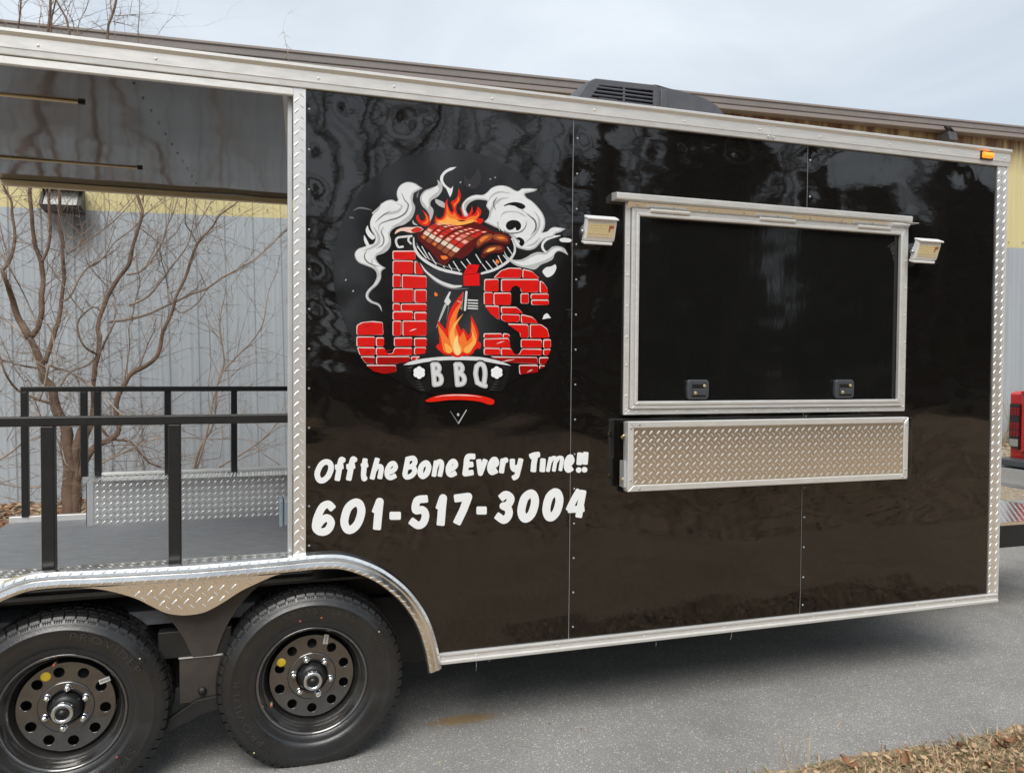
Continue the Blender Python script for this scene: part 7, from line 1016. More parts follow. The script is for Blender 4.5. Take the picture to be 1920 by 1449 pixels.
bp = MB(); bp.prism([(TX-.17,.665),(TX-.16,.725),(TX+.03,.73),(TX+.03,.66)], TY-.99, TY+1.0, 'plastic_latch'); obj('bumper_step', bp, pk, bev=.012)
bp = MB(); bp.prism([(TX-.15,.52),(TX-.165,.655),(TX+.02,.655),(TX+.02,.47),(TX-.08,.46)], TY-.97, TY+.985, 'chrome_bumper'); bpo = obj('bumper', bp, pk, bev=.02, seg=3)
p_ = MB(); p_.box(TX-.172, TX-.158, TY-.16, TY+.16, .53, .64, 'plastic_dark'); obj('plate_recess', p_, bpo)
for x in (1.15, 4.6):
    for s in (-1, 1):
        t = MB(); t.lathe_y([(.22,-.11),(.34,-.12),(.385,-.09),(.395,0),(.385,.09),(.34,.12),(.22,.11)], 'rubber', 36, c=(TX+x, TY+s*.86, .395)); wo = obj('wheel', t, pk)
        t = MB(); t.lathe_y([(.001,-.09*1),(.06,-.09),(.08,-.05),(.19,-.06),(.225,-.1),(.225,.1),(.001,.09)], 'aluminium', 28, c=(TX+x, TY+s*.86, .395)); obj('rim', t, wo)


# ================================================================== FOOD TRAILER
TR = thing('food_trailer', 'black concession trailer with open porch at the back and barbecue logo on its side', 'trailer', (1.2, 1.05, 0))
ZP0, ZP1 = .383, 2.552             # side panel bottom and top
ARCH = [(-.246,.806),(0,.810),(.10,.8125),(.198,.815),(.28,.808),(.36,.780),(.44,.735),(.52,.665),(.575,.592),(.612,.52),(.640,.43),(.657,.338)]
ARCH_S = [(p.x, p.z) for p in smooth_path([Vector((a,0,b)) for a, b in ARCH], 5)]
def arch_z(x):
    for (a, za), (b, zb) in zip(ARCH_S, ARCH_S[1:]):
        if a <= x <= b: return za+(zb-za)*(x-a)/max(b-a, 1e-6)
    return 0
SCREW = MB(); SCREW.lathe_y([(.0003,-.0036),(.0022,-.0033),(.0034,-.0018),(.0038,0),(.0052,.0006),(.0056,.0022)], 'screw_zinc', 10); SCREW_ME = SCREW.mesh('screw')
BSCREW = MB(); BSCREW.lathe_y([(.0003,-.0036),(.003,-.0032),(.0046,-.0016),(.005,.0012)], 'aluminium', 8); BSCREW_ME = BSCREW.mesh('screw')
def screws(parent, pts, me=None):
    for p in pts: link('screw', me or SCREW_ME, parent, p)
S1 = [(1.234, z) for z in [2.475-.1455*i for i in range(15)]]
S2 = [(2.387, z) for z in (2.485,2.32,1.31,.98,.84,.70,.56,.43)]
S0 = [(.158, z) for z in [2.479-.148*i for i in range(12)]]
DIMP = S0+S1+S2+[(2.0,2.5),(.6,2.5),(.30,2.50),(1.75,2.49),(2.8,2.5),(3.3,2.5),(.52,2.47),(1.6,2.45)]
def wall_dy(x, z):
    """oil-canning of the thin sheet and the dimples round its screws"""
    q = Vector((x, z, 0)); wv = noise.noise_vector(q*1.3)*.35
    d = .0034*noise.noise(Vector(((x+wv.x)*1.5, (z+wv.y)*1.3, 3.1)))+.0019*noise.noise(Vector(((x+wv.y)*2.4, (z+wv.x)*4.2, 8)))+.00055*noise.noise(Vector((x*4.5, z*15+wv.x*10, 1)))
    for k, (sx, sz) in enumerate(DIMP):
        r2 = (x-sx)**2*(.8+.1*(k % 4))+(z-sz)**2*(1.1-.1*(k % 3))
        if r2 < .05: a = .35+.65*((k*37) % 11)/10; d += a*(.0010*math.exp(-r2/.0011)+.0007*math.exp(-r2/.006))
    return d
def side_panel(x0, x1, nx, nz, zlo):
    mb = MB(); vs = []
    for i in range(nx+1):
        x = x0+(x1-x0)*i/nx; zb = zlo(x)
        for j in range(nz+1):
            z = zb+(ZP1-zb)*j/nz; vs.append((x, wall_dy(x, z), z))
    n = nz+1
    mb.add(vs, [(i*n+j, (i+1)*n+j, (i+1)*n+j+1, i*n+j+1) for i in range(nx) for j in range(nz)], 'panel_black', True)
    return obj('side_panel', mb, TR)
low = lambda x: max(arch_z(x) if x < .657 else 0, ZP0-.01)-.002
pn1 = side_panel(.14, 1.2125, 84, 150, low); pn2 = side_panel(1.2155, 2.3685, 80, 150, lambda x: ZP0-.01); pn3 = side_panel(2.3715, 3.51, 80, 150, lambda x: ZP0-.01)
for p, s in ((pn1, S0), (pn2, S1), (pn3, S2)): screws(p, [(x, wall_dy(x, z)-.0005, z) for x, z in s])
for x in (1.214, 2.370):
    b = MB(); zz = [ZP0+(ZP1-ZP0)*k/60 for k in range(61)]; b.add([(x+dx, wall_dy(x, z)-(.0022 if dx < 0 else .0012), z) for z in zz for dx in (-.0012, .0009)], [(2*k, 2*k+1, 2*k+3, 2*k+2) for k in range(60)], 'aluminium_dull'); obj('seam_strip', b, TR)
# black skirt at the far left of the arch, side wall stub, hidden shell
b = MB(); A2 = [(-.492-a, z) for a, z in ARCH_S][::-1]
pts = [(x, z) for x, z in A2 if x < -.55]; pts = [(-1.42,.33)]+pts+[(-.55,.79),(-1.42,.79)]
vs = [(x, .004, z) for x, z in pts]; b.add(vs, [tuple(range(len(vs)))], 'panel_black'); b.box(-1.42,-1.16,.004,.02,.33,.79,'panel_black'); obj('skirt_panel', b, TR)
b = MB(); b.box(.18, .21, .33, 2.12, .615, 2.57, 'panel_black'); b.box(.18, .21, .03, .33, .81, 2.57, 'panel_black'); b.box(.21, 3.54, 2.10, 2.13, .36, 2.57, 'panel_black'); b.box(3.525, 3.55, .03, 2.10, .36, 2.57, 'panel_black'); b.box(.69, 3.52, .03, 2.10, .40, .45, 'frame_black'); obj('body_shell', b, TR)
b = MB(); b.prism_x([(-.005,2.585),(.5,2.612),(1.06,2.622),(1.6,2.612),(2.13,2.585),(2.13,2.572),(-.005,2.572)], -1.42, 3.57, 'aluminium_dull'); obj('roof', b, TR)

# top rail, with its lip and groove
b = MB(); b.prism_x([(.0,2.551),(-.012,2.551),(-.0145,2.553),(-.016,2.572),(-.0185,2.574),(-.0195,2.612),(-.024,2.616),(-.030,2.623),(-.030,2.632),(-.022,2.636),(.0,2.636)], -1.42, 3.574, 'aluminium')
rail = obj('top_rail', b, TR)
screws(rail, [(x, -.0185, 2.592 if i % 2 else 2.590) for i, x in enumerate([-.72,-.36,.19,.47,.86,1.30,1.72,2.10,2.42,2.82,3.12,3.36,3.535])], BSCREW_ME)
b = MB(); b.box(2.157, 2.160, -.0212, -.018, 2.558, 2.625, 'aluminium_dull'); obj('rail_joint', b, TR)
screws(rail, [(2.145,-.0195,2.612),(2.172,-.0195,2.612),(2.145,-.0195,2.565),(2.172,-.0195,2.565)], BSCREW_ME)
b = MB(); b.prism_x([(.004,2.520),(-.008,2.520),(-.011,2.523),(-.011,2.546),(-.006,2.5495),(.004,2.5495)], -1.42, .101, 'aluminium'); obj('porch_header', b, TR)
mk = MB(); mk.prism_x([(-.018,2.578),(-.030,2.580),(-.040,2.586),(-.040,2.600),(-.030,2.607),(-.018,2.609)], 3.385, 3.445, 'amber_lens'); mko = obj('marker_lamp', mk, TR, bev=.004)
b = MB(); b.box(3.375, 3.455, -.022, -.0165, 2.572, 2.614, 'plastic_dark'); obj('lamp_base', b, mko)
# bottom trim
b = MB(); b.prism_x([(.0,.347),(-.018,.347),(-.022,.350),(-.022,.359),(-.012,.362),(-.011,.378),(-.016,.381),(-.016,.387),(-.010,.390),(.0,.390)], .652, 3.562, 'aluminium'); bt = obj('bottom_trim', b, TR)
screws(bt, [(x, -.011, .370) for x in (.675,.81,1.16,1.56,1.96,2.44,2.74,3.05,3.28,3.50)], BSCREW_ME)
for i, (x, h) in enumerate([(.81,.045),(.868,.016),(1.62,.03),(2.0,.04)]):
    b = MB(); b.tube([(x,-.004,.349),(x+.002,-.006,.349-h*.6),(x-.006*(i%2),-.006,.349-h)], .0009, 'aluminium_dull', 4); obj('loose_thread', b, TR)
# diamond-plate corner trims
for (x0, x1, z0, z1) in ((.1015,.1455,.815,2.550),(3.5045,3.5625,.391,2.550)):
    b = MB(); b.box(x0, x1, -.007, .004, z0, z1, 'trim_plate'); lugs(b, 'diamond_plate', (x0,-.0072,z0), (1,0,0), (0,0,1), x1-x0, z1-z0, pitch=.040, ln=.027, wd=.0075, ht=.002)
    ct = obj('corner_trim', b, TR)
    if x0 > 3: screws(ct, [(x0+.012+.004*(i%2), -.008, z) for i, z in enumerate([2.49,2.33,2.1,1.9,1.62,1.45,1.3,1.15,1.0,.85,.70,.54,.46])])
b = MB(); b.box(3.5635, 3.570, -.012, .06, .352, 2.552, 'aluminium'); obj('corner_edge', b, TR)

# ------------------------------------------------------------------ printed logo and lettering (thin vinyl on the panel)
def print_mesh(items, base=-.0052, step=.00022, follow=False):
    """flat vinyl pieces: (material, layer, outlines in half millimetres); inner outlines are holes"""
    mb = MB()
    for mname, lay, loops in items:
        y = base-lay*step-random.random()*.00004
        lp = [[Vector((c[i]*.0005, y+(wall_dy(c[i]*.0005, c[i+1]*.0005) if follow else 0), c[i+1]*.0005)) for i in range(0, len(c), 2)] for c in loops]
        if not lp: continue
        ed = []; pts = []; ys = []
        for l in lp:
            o = len(pts); pts += [Vector((p.x, p.z)) for p in l]; ys += [p.y for p in l]; ed += [(o+k, o+(k+1) % len(l)) for k in range(len(l))]
        vv, ee, ff, ov, oe, of = delaunay_2d_cdt(pts, ed, [], 0, 1e-7)
        fl = [Vector((v.x, ys[o[0]] if o else y, v.y)) for v, o in zip(vv, ov)]; fs = []
        for t in ff:
            cx, cz = sum(vv[k].x for k in t)/3, sum(vv[k].y for k in t)/3; ins = False
            for a, b_ in ed:                       # even-odd test: inner outlines stay open
                p, q = pts[a], pts[b_]
                if (p.y > cz) != (q.y > cz) and cx < (q.x-p.x)*(cz-p.y)/(q.y-p.y)+p.x: ins = not ins
            if ins:
                a, b_, c = (fl[k] for k in t[:3])
                fs.append(tuple(t) if (b_-a).cross(c-a).y < 0 else tuple(t)[::-1])
        mb.add(fl, fs, mname)
    return mb.mesh('print')
b = MB(); n = 72; cx_, cz_, rr = .725, 1.895, .487
def disk_z(a): return (cx_+rr*math.cos(a)*.985, cz_+rr*math.sin(a))
mat('vinyl_black', (.0070,.0065,.0065), .09, spec=.74, rvar=.03, vscale=6)
DY = min(wall_dy(cx_+a/40*rr, cz_+c/40*rr) for a in range(-40, 41, 2) for c in range(-40, 41, 2) if a*a+c*c < 1600)-.0012
vs = [(cx_, DY, cz_)]+[(min(max(disk_z(2*math.pi*k/n)[0], .162), 1.2115), DY, disk_z(2*math.pi*k/n)[1]) for k in range(n)]
b.add(vs, [(0, 1+k, 1+(k+1) % n) for k in range(n)], 'vinyl_black'); logo = obj('logo_decal', b, TR)
groups = {}
for nm, m, l, co in PRINT: groups.setdefault(nm, []).append((m, l, co))
for nm, items in groups.items():
    link(nm, print_mesh(items, DY-.0004), logo)
lt = {}
for nm, loops in TEXT:
    if nm not in lt:
        lt[nm] = thing(nm, None, None, (.7, -.004, 1.05 if 'slogan' in nm else .9)); lt[nm].parent = TR; lt[nm].location = WL[nm]-WL[TR.name]
    link('letter', print_mesh([('vinyl_white', 1, loops)], -.0026, follow=True), lt[nm])
# scratch in the paint beside the logo
b = MB(); b.tube([(1.185,-.0065,1.768),(1.20,-.0062,1.766),(1.212,-.0062,1.768)], .0007, 'smoke_dark', 3); obj('scratch', b, TR)

# ------------------------------------------------------------------ serving window
X0, X1, Z0, Z1 = 1.449, 2.946, 1.328, 2.203
b = MB(); b.box(1.46, 2.93, -.010, .0, 1.34, 2.235, 'door_black'); win = obj('serving_window', b, TR)
def rect_frame(name, x0, x1, z0, z1, wd, ya, yb, m, parent, bev=.003):
    f = MB(); f.prism([(x0,z0),(x1,z0),(x1-wd,z0+wd),(x0+wd,z0+wd)], ya, yb, m); f.prism([(x0,z1),(x0+wd,z1-wd),(x1-wd,z1-wd),(x1,z1)], ya, yb, m)
    f.prism([(x0,z0),(x0+wd,z0+wd),(x0+wd,z1-wd),(x0,z1)], ya, yb, m); f.prism([(x1,z0),(x1,z1),(x1-wd,z1-wd),(x1-wd,z0+wd)], ya, yb, m)
    return obj(name, f, parent, bev=bev)
fr_ = rect_frame('frame', X0, X1, Z0, 2.226, .0245, -.014, -.002, 'aluminium', win)
rect_frame('inner_frame', X0+.0265, X1-.0265, Z0+.0265, Z1-.002, .0165, -.026, -.010, 'aluminium', win)
rect_frame('sash', X0+.0435, X1-.0435, Z0+.0435, Z1-.019, .0155, -.032, -.011, 'aluminium', win, .004)
for sx in (X0+.012, X1-.012):
    for z in (1.35,1.41,1.54,1.66,1.79,1.92,2.05): link('screw', BSCREW_ME, win, (sx, -.014, z))
for i in range(8): link('screw', BSCREW_ME, win, (X0+.06+i*.197, -.014, Z0+.012))
for i in range(9): link('screw', BSCREW_ME, win, (X0+.05+i*.175, -.022, 2.214))
b = MB(); b.prism_x([(-.0145,2.2030),(-.0300,2.2255),(-.011,2.2255),(-.011,2.2030)], X0+.004, X1-.004, 'diamond_plate'); obj('hinge_flange', b, win)
b = MB(); b.prism_x([(-.012,2.2265),(-.050,2.2265),(-.056,2.230),(-.057,2.252),(-.050,2.256),(-.003,2.262),(-.003,2.2265)], 1.388, 2.928, 'aluminium'); b.prism_x([(-.012,2.2265),(-.055,2.2265),(-.055,2.2235),(-.012,2.2235)], 2.90, 2.968, 'aluminium'); obj('drip_rail', b, win, bev=.0015)
for x in (1.556, 2.097, 2.632):
    b = MB(); b.prism_x([(-.026,2.184),(-.036,2.186),(-.040,2.194),(-.036,2.202),(-.016,2.204),(-.016,2.196)], x, x+.188, 'aluminium'); obj('hinge', b, win, bev=.0015)
def latch(x, z):
    h = MB(); h.prism([(x-.044,z-.044),(x+.044,z-.044),(x+.052,z-.034),(x+.054,z),(x+.052,z+.034),(x+.044,z+.042),(x-.044,z+.042),(x-.052,z+.034),(x-.054,z),(x-.052,z-.034)], -.032, -.009, 'plastic_latch'); o = obj('latch', h, win, bev=.006, seg=3)
    q = MB(); q.box(x-.032, x+.036, -.0328, -.031, z+.004, z+.022, 'plastic_dark'); obj('recess', q, o)
    q = MB(); q.box(x-.032, x+.034, -.040, -.031, z-.026, z+.003, 'plastic_latch'); obj('lever', q, o, bev=.003)
    q = MB(); q.box(x-.034, x+.036, -.0326, -.031, z-.032, z-.0275, 'plastic_dark'); obj('gap', q, o)
    for dx, dz, yy in ((.028,.014,-.033),(-.020,-.016,-.040)):
        q = MB(); q.lathe_y([(.0005,-.004),(.006,-.004),(.0075,-.002),(.0075,.003)], 'brass', 14, c=(x+dx, yy, z+dz)); obj('lock', q, o)
latch(1.7995, 1.437); latch(2.576, 1.438)

# ------------------------------------------------------------------ fold-down shelf below the window
b = MB(); b.box(1.443, 2.972, -.034, -.002, 1.000, 1.299, 'panel_black'); shelf = obj('folding_shelf', b, TR, bev=.003)
b = MB(); b.box(1.4345, 2.888, -.088, -.046, 1.015, 1.304, 'aluminium_dull'); obj('shelf_back', b, shelf, bev=.002)
def bar(p, y0, y1): q = MB(); q.prism(p, y0, y1, 'aluminium'); return q
sx0, sx1, sz0, sz1, wd = 1.432, 2.890, 1.0135, 1.306, .027
for p in ([(sx0,sz0),(sx1,sz0),(sx1-wd,sz0+wd),(sx0+wd,sz0+wd)], [(sx0,sz1),(sx0+wd,sz1-wd),(sx1-wd,sz1-wd),(sx1,sz1)], [(sx0,sz0),(sx0+wd,sz0+wd),(sx0+wd,sz1-wd),(sx0,sz1)], [(sx1,sz0),(sx1,sz1),(sx1-wd,sz1-wd),(sx1-wd,sz0+wd)]):
    obj('shelf_edge', bar(p, -.096, -.062), shelf, bev=.004, seg=3)
b = MB(); b.box(sx0+wd-.001, sx1-wd+.001, -.0925, -.0885, sz0+wd-.001, sz1-wd+.001, 'diamond_plate')
lugs(b, 'diamond_plate', (sx0+wd+.002,-.0926,sz0+wd+.002), (1,0,0), (0,0,1), sx1-sx0-2*wd-.004, sz1-sz0-2*wd-.004, pitch=.0345, ln=.024, wd=.0090, ht=.0013); obj('tread_plate', b, shelf)
for x, z in ((1.446,1.279),(1.484,1.293),(1.446,1.062),(1.486,1.026),(2.876,1.270),(2.858,1.292),(2.876,1.060),(2.858,1.026)): link('bolt', SCREW_ME, shelf, (x, -.097, z))
for z in (1.24, 1.06):
    b = MB(); b.tube([(1.4295,-.07,z+.01),(1.418,-.062,z),(1.4295,-.05,z-.01)], .005, 'brass', 6); obj('hook', b, shelf)
b = MB(); b.box(1.424, 1.432, -.075, -.036, 1.03, 1.14, 'aluminium_dull'); obj('hinge_strut', b, shelf)

# ------------------------------------------------------------------ flood lights either side
def flood(x, z, lab):
    """a slim lamp head tilted down, on a stub bracket"""
    h = MB(); wx = .067; til = R(20); y0 = -.058; ct, st = math.cos(til), math.sin(til)
    t = lambda a, b: (y0-a*ct-b*st, z-a*st+b*ct)        # a: out of the face, b: up the face
    h.prism_x([t(0,-.045),t(.022,-.045),t(.030,-.036),t(.030,.036),t(.022,.045),t(0,.045)], x-wx, x+wx, 'lamp_white'); o = obj('flood_light', h, TR, bev=.004)
    o['label'] = lab
    q = MB(); q.prism_x([t(.0302,-.026),t(.0318,-.026),t(.0318,.030),t(.0302,.030)], x-wx+.009, x+wx-.007, 'lamp_lens'); obj('lens', q, o)
    d = MB()
    for i in range(9):
        for j in range(4):
            a = x-wx+.014+i*.0098; bb = -.010+j*.0105
            d.prism_x([t(.0318,bb),t(.0330,bb),t(.0330,bb+.0065),t(.0318,bb+.0065)], a, a+.0062, 'lamp_diode')
    obj('diodes', d, o)
    wv = MB(); wv.prism_x([t(.0318,.0),t(.0332,.0),t(.0332,.022),t(.0318,.022)], x+wx-.034, x+wx-.028, 'lamp_wire'); wv.prism_x([t(.0318,.014),t(.0334,.014),t(.0334,.024),t(.0318,.024)], x+wx-.030, x+wx-.014, 'lamp_wire'); obj('wires', wv, o)
    q = MB(); q.prism_x([t(-.004,.0455),t(.040,.0455),t(.040,.054),t(-.004,.056)], x-wx-.002, x+wx+.002, 'lamp_white'); obj('visor', q, o, bev=.003)
    q = MB(); q.prism_x([t(-.002,-.0455),t(.033,-.0455),t(.033,-.056),t(-.002,-.056)], x-wx, x+wx-.008, 'lamp_white'); obj('lower_lip', q, o, bev=.003)
    q = MB(); q.box(x-.02, x+.02, -.06, .0, z-.02, z+.02, 'lamp_white'); q.lathe_y([(.001,-.010),(.045,-.010),(.052,.0)], 'plastic_dark', 24, c=(x-.01, 0, z-.01)); obj('bracket', q, o)
    q = MB(); q.tube([(x-wx-.012,-.066,z-.012),(x-wx+.002,-.066,z-.012)], .008, 'screw_zinc', 8); obj('knob', q, o)
flood(1.304, 2.094, 'white flood light left of the serving window')
flood(2.992, 2.098, 'white flood light right of the serving window')

# ------------------------------------------------------------------ porch: ceiling, far beam, battens, corner bits
b = MB(); n = 40
vs = []; fs = []
for i in range(81):
    for j in range(101):
        x = -1.42+1.60*i/80; y = .0+2.09*j/100
        vs.append((x, y, 2.566+.0030*noise.noise(Vector((x*2.4, y*2.4, 5)))+.0007*noise.noise(Vector((x*7, y*5, 2)))))
fs = [(i*101+j, i*101+j+1, (i+1)*101+j+1, (i+1)*101+j) for i in range(80) for j in range(100)]
b.add(vs, fs, 'ceiling_black', True); ceil = obj('porch_ceiling', b, TR)
cs = MB(); cs.lathe_y([(.0004,0),(.004,0),(.005,.002)], 'plastic_dark', 8); 
csm = MB(); csm.add([(0.006*math.cos(k*math.pi/4), 0.006*math.sin(k*math.pi/4), 0) for k in range(8)]+[(0,0,-.003)], [(k,(k+1)%8,8) for k in range(8)], 'plastic_dark'); csme = csm.mesh('screw')
for k in range(12):
    t = k/11; link('screw', csme, ceil, (-.459+.094*t, .184+1.79*t, 2.5625))
b = MB(); b.box(-1.42, .165, 2.06, 2.10, 2.532, 2.563, 'beige_steel_reflect'); obj('far_beam', b, TR, bev=.002)
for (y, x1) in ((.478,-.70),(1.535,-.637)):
    b = MB(); b.box(-1.42, x1, y-.0065, y+.0065, 2.558, 2.566, 'beige_steel_reflect'); bo = obj('ceiling_batten', b, TR, bev=.002)
    b = MB(); b.box(x1-.002, x1+.022, y-.007, y+.007, 2.556, 2.566, 'plastic_dark'); obj('end_cap', b, bo)
b = MB(); b.add([(.062,.02,2.5605),(.178,.02,2.5605),(.178,2.05,2.5605),(.150,2.05,2.5605)], [(0,3,2,1)], 'aluminium'); b.add([(.062,.02,2.5605),(.150,2.05,2.5605),(.150,2.05,2.566),(.062,.02,2.566)], [(0,1,2,3)], 'plastic_dark'); obj('ceiling_trim', b, TR)
for y in (.45, 1.0, 1.5): link('screw', csme, TR, (.092+y*.038, y, 2.5590))
b = MB(); b.box(.082, .0995, .03, .075, .80, 2.560, 'aluminium_dull'); obj('corner_post', b, TR, bev=.002)
b = MB(); b.box(.072, .178, .20, .31, .888, .992, 'plastic_grey'); eb = obj('outlet_box', b, TR, bev=.006)
b = MB(); b.box(.054, .0705, .197, .313, .885, .995, 'plastic_grey'); obj('cover', b, eb, bev=.005)

# deck, fender boxes
b = MB(); b.box(-1.40, .18, .14, 2.09, .56, .612, 'deck_grey'); obj('deck', b, TR)
b = MB(); b.box(-1.40, .18, 2.09, 2.125, .575, .645, 'aluminium'); obj('deck_edge', b, TR, bev=.003)
def plate_box(name, x0, x1, y0, y1, z0, z1, faces, pitch=.035):
    q = MB(); q.box(x0, x1, y0, y1, z0, z1, 'diamond_plate')
    kw = dict(pitch=pitch, ln=pitch*.66, wd=pitch*.21, ht=.0018)
    if 'f' in faces: lugs(q, 'diamond_plate', (x0+.004,y0-.0002,z0+.004), (1,0,0), (0,0,1), x1-x0-.008, z1-z0-.008, **kw)
    if 't' in faces: lugs(q, 'diamond_plate', (x0+.004,y0+.004,z1+.0002), (1,0,0), (0,1,0), x1-x0-.008, y1-y0-.008, **kw)
    if 'l' in faces: lugs(q, 'diamond_plate', (x0-.0002,y1-.004,z0+.004), (0,-1,0), (0,0,1), y1-y0-.008, z1-z0-.008, **kw)
    return obj(name, q, TR, bev=0)
fb = plate_box('fender_box', -.958, .18, 1.885, 2.122, .6125, .862, 'ftl')
b = MB(); b.box(-.962, -.925, 1.8805, 1.8845, .6125, .860, 'aluminium_dull'); b.box(-.9625, -.9585, 1.8805, 1.895, .6125, .866, 'aluminium'); obj('edge_strip', b, fb)
b = MB(); b.box(-.962, .18, 2.09, 2.126, .8665, .885, 'aluminium'); obj('top_cap', b, fb, bev=.004)
plate_box('near_fender_box', -1.12, .178, .006, .128, .783, .803, 't')
b = MB(); b.box(-1.12, .178, .128, .285, .69, .715, 'liner_black'); obj('wheel_box', b, TR)
b = MB(); b.box(-1.42, -.60, -.012, .10, .7785, .7985, 'aluminium'); obj('deck_strip', b, TR, bev=.003)

# handrails of black square tube
def rail_set(name, lab, y, zt, x0, x1, posts, th, pw):
    q = MB(); q.box(x0, x1, y-pw/2, y+pw/2, zt-th, zt, 'black_steel'); o = obj(name, q, TR, bev=.004)
    o['label'] = lab
    for (px, z0) in posts:
        p = MB(); p.box(px, px+pw, y-pw/2, y+pw/2, z0, zt-th, 'black_steel'); obj('post', p, o, bev=.003)
    return o
rail_set('handrail', 'near black handrail standing on the fender', .055, 1.346, -1.40, .0985, [(-1.14,.80),(-.737,.80),(-.333,.80)], .033, .041)
rail_set('handrail', 'far black handrail beyond the deck', 2.10, 1.394, -1.335, .165, [(-1.335,.642),(-1.03,.864),(-.958,.864),(-.578,.864),(-.2,.864)], .030, .036)

# flange round the wheel opening
PATH = [(-.492-a, z) for a, z in ARCH_S][::-1]+ARCH_S[1:]
PROF = [(-.006,.004),(-.010,-.012),(-.006,-.030),(.004,-.040),(.013,-.042),(.018,-.039),(.0205,-.042),(.034,-.046),(.044,-.043),(.050,-.034),(.051,-.004)]
b = MB(); vs = []; NP = len(PROF)
for i, (x, z) in enumerate(PATH):
    a = Vector(PATH[max(i-1,0)]); c = Vector(PATH[min(i+1,len(PATH)-1)]); t = (c-a).normalized(); nn = Vector((t.y, -t.x))   # towards the wheels
    for d, y in PROF: vs.append((x+nn.x*d, y, z+nn.y*d))
b.add(vs, [(i*NP+j, (i+1)*NP+j, (i+1)*NP+j+1, i*NP+j+1) for i in range(len(PATH)-1) for j in range(NP-1)]+[tuple(range(NP)), tuple(range((len(PATH)-1)*NP, len(PATH)*NP))[::-1]], 'diamond_plate', False)
# raised lugs along both bands of the flange
for band in (( .002,-.0385), (.036,-.0462)):
    s = 0
    for i in range(1, len(PATH)):
        a, c = Vector(PATH[i-1]), Vector(PATH[i]); L_ = (c-a).length; t = (c-a).normalized(); nn = Vector((t.y,-t.x)); s += L_
        while s > .034:
            s -= .034; p = a+t*(L_-s)+nn*band[0]; dv = (t*.75-nn*.66).normalized(); e = Vector((dv.y,-dv.x)); hl, hw = .0125, .0028; y = band[1]
            q = [p-dv*hl, p+e*hw, p+dv*hl, p-e*hw]
            b.add([(k.x, y+.001, k.y) for k in q]+[(p.x, y-.0022, p.y)], [(0,1,4),(1,2,4),(2,3,4),(3,0,4)], 'diamond_plate')
fl = obj('fender_flange', b, TR)
# the tread-plate valance between the wheels
VAL = [(-.66,.7605),(-.58,.753),(-.514,.737),(-.437,.706),(-.389,.676),(-.34,.646),(-.30,.634),(-.265,.630),(-.22,.633),(-.185,.645),(-.138,.670),(-.085,.702),(-.032,.725),(.034,.750),(.10,.763)]
VS = [(p.x, p.z) for p in smooth_path([Vector((a,0,c)) for a, c in VAL], 4)]
b = MB(); b.prism(VS+[(.10,.772),(-.66,.768)], -.012, -.004, 'diamond_plate')
def val_z(x):
    for (a, za), (c, zc) in zip(VS, VS[1:]):
        if a <= x <= c: return za+(zc-za)*(x-a)/(c-a)
    return 9
tmp = MB(); lugs(tmp, 'diamond_plate', (-.64,-.0122,.63), (1,0,0), (0,0,1), .72, .14, pitch=.040, ln=.027, wd=.0065, ht=.0016)
for f0 in range(0, len(tmp.v), 12):
    c = tmp.v[f0:f0+12]; cx = sum(p[0] for p in c)/12
    if min(p[2] for p in c) > val_z(cx)+.001 and max(p[2] for p in c) < .775:
        b.add(c, [(0,1,8),(1,2,9,8),(2,3,10,9),(3,4,10),(4,5,10),(5,6,11,10),(6,7,8,11),(7,0,8),(8,9,10,11)], 'lug_metal')
obj('fender_valance', b, TR)
# inner liner with round openings, frame beam, hangers
ln_ = MB()
def liner_low(x):
    z = .455
    for cx, al, ar in ((-.664, .425, .425), (.172, .362, .43)):
        u = (x-cx)/(al if x < cx else ar)
        if abs(u) < 1: z = max(z, .33+.44*math.sqrt(1-u*u))
    return z
vs = []; XN = [-1.13+1.80*i/160 for i in range(161)]
for x in XN:
    zt = min(.80, arch_z(x) if x > -.246 else arch_z(-.492-x)) if True else .8
    zb = min(liner_low(x), zt-.001); vs += [(x,.045,zb),(x,.045,zt)]
ln_.add(vs, [(2*i,2*i+2,2*i+3,2*i+1) for i in range(160)], 'liner_black'); obj('wheel_liner', ln_, TR)
b = MB(); b.box(-1.13, .68, .30, .32, .25, .705, 'frame_black'); b.box(-1.13,.68,.06,.30,.695,.705,'frame_black'); obj('well_back', b, TR)
b = MB(); b.box(-.372, -.120, .052, .10, .455, .555, 'frame_black'); b.box(.61, 3.5, .05, .10, .455, .555, 'frame_black'); b.box(-1.40, 3.5, .26, .30, .455, .555, 'frame_black'); obj('frame_beam', b, TR, bev=.004)
b = MB(); b.box(-.300, -.142, .05, .062, .285, .452, 'liner_black'); hg = obj('spring_hanger', b, TR, bev=.003)
b = MB(); b.box(-.302, -.140, .046, .064, .4525, .456, 'aluminium'); obj('weld_edge', b, hg)
b = MB(); b.lathe_y([(.001,-.012),(.012,-.012),(.016,-.004),(.018,.002)], 'frame_black', 6, c=(-.222,.05,.325)); obj('pivot_bolt', b, hg)
b = MB(); b.prism([(-.385,.205),(-.365,.185),(-.22,.245),(-.10,.266),(-.075,.268),(-.075,.312),(-.12,.313),(-.24,.300),(-.36,.228)], .03, .06, 'frame_black'); obj('equaliser', b, TR, bev=.003)
b = MB(); b.prism([(-.43,.30),(-.405,.30),(-.36,.20),(-.385,.185)], .03, .05, 'frame_black'); obj('shackle', b, TR, bev=.003)
for cx, cz in ((-.668,.320),(.172,.333)):
    b = MB(); b.tube([(cx,.12,cz),(cx,2.0,cz)], .038, 'frame_black', 12); obj('axle', b, TR)
for x in (.9, 1.7, 2.5, 3.3):
    b = MB(); b.box(x, x+.05, .1, 2.05, .38, .455, 'frame_black'); obj('cross_member', b, TR)

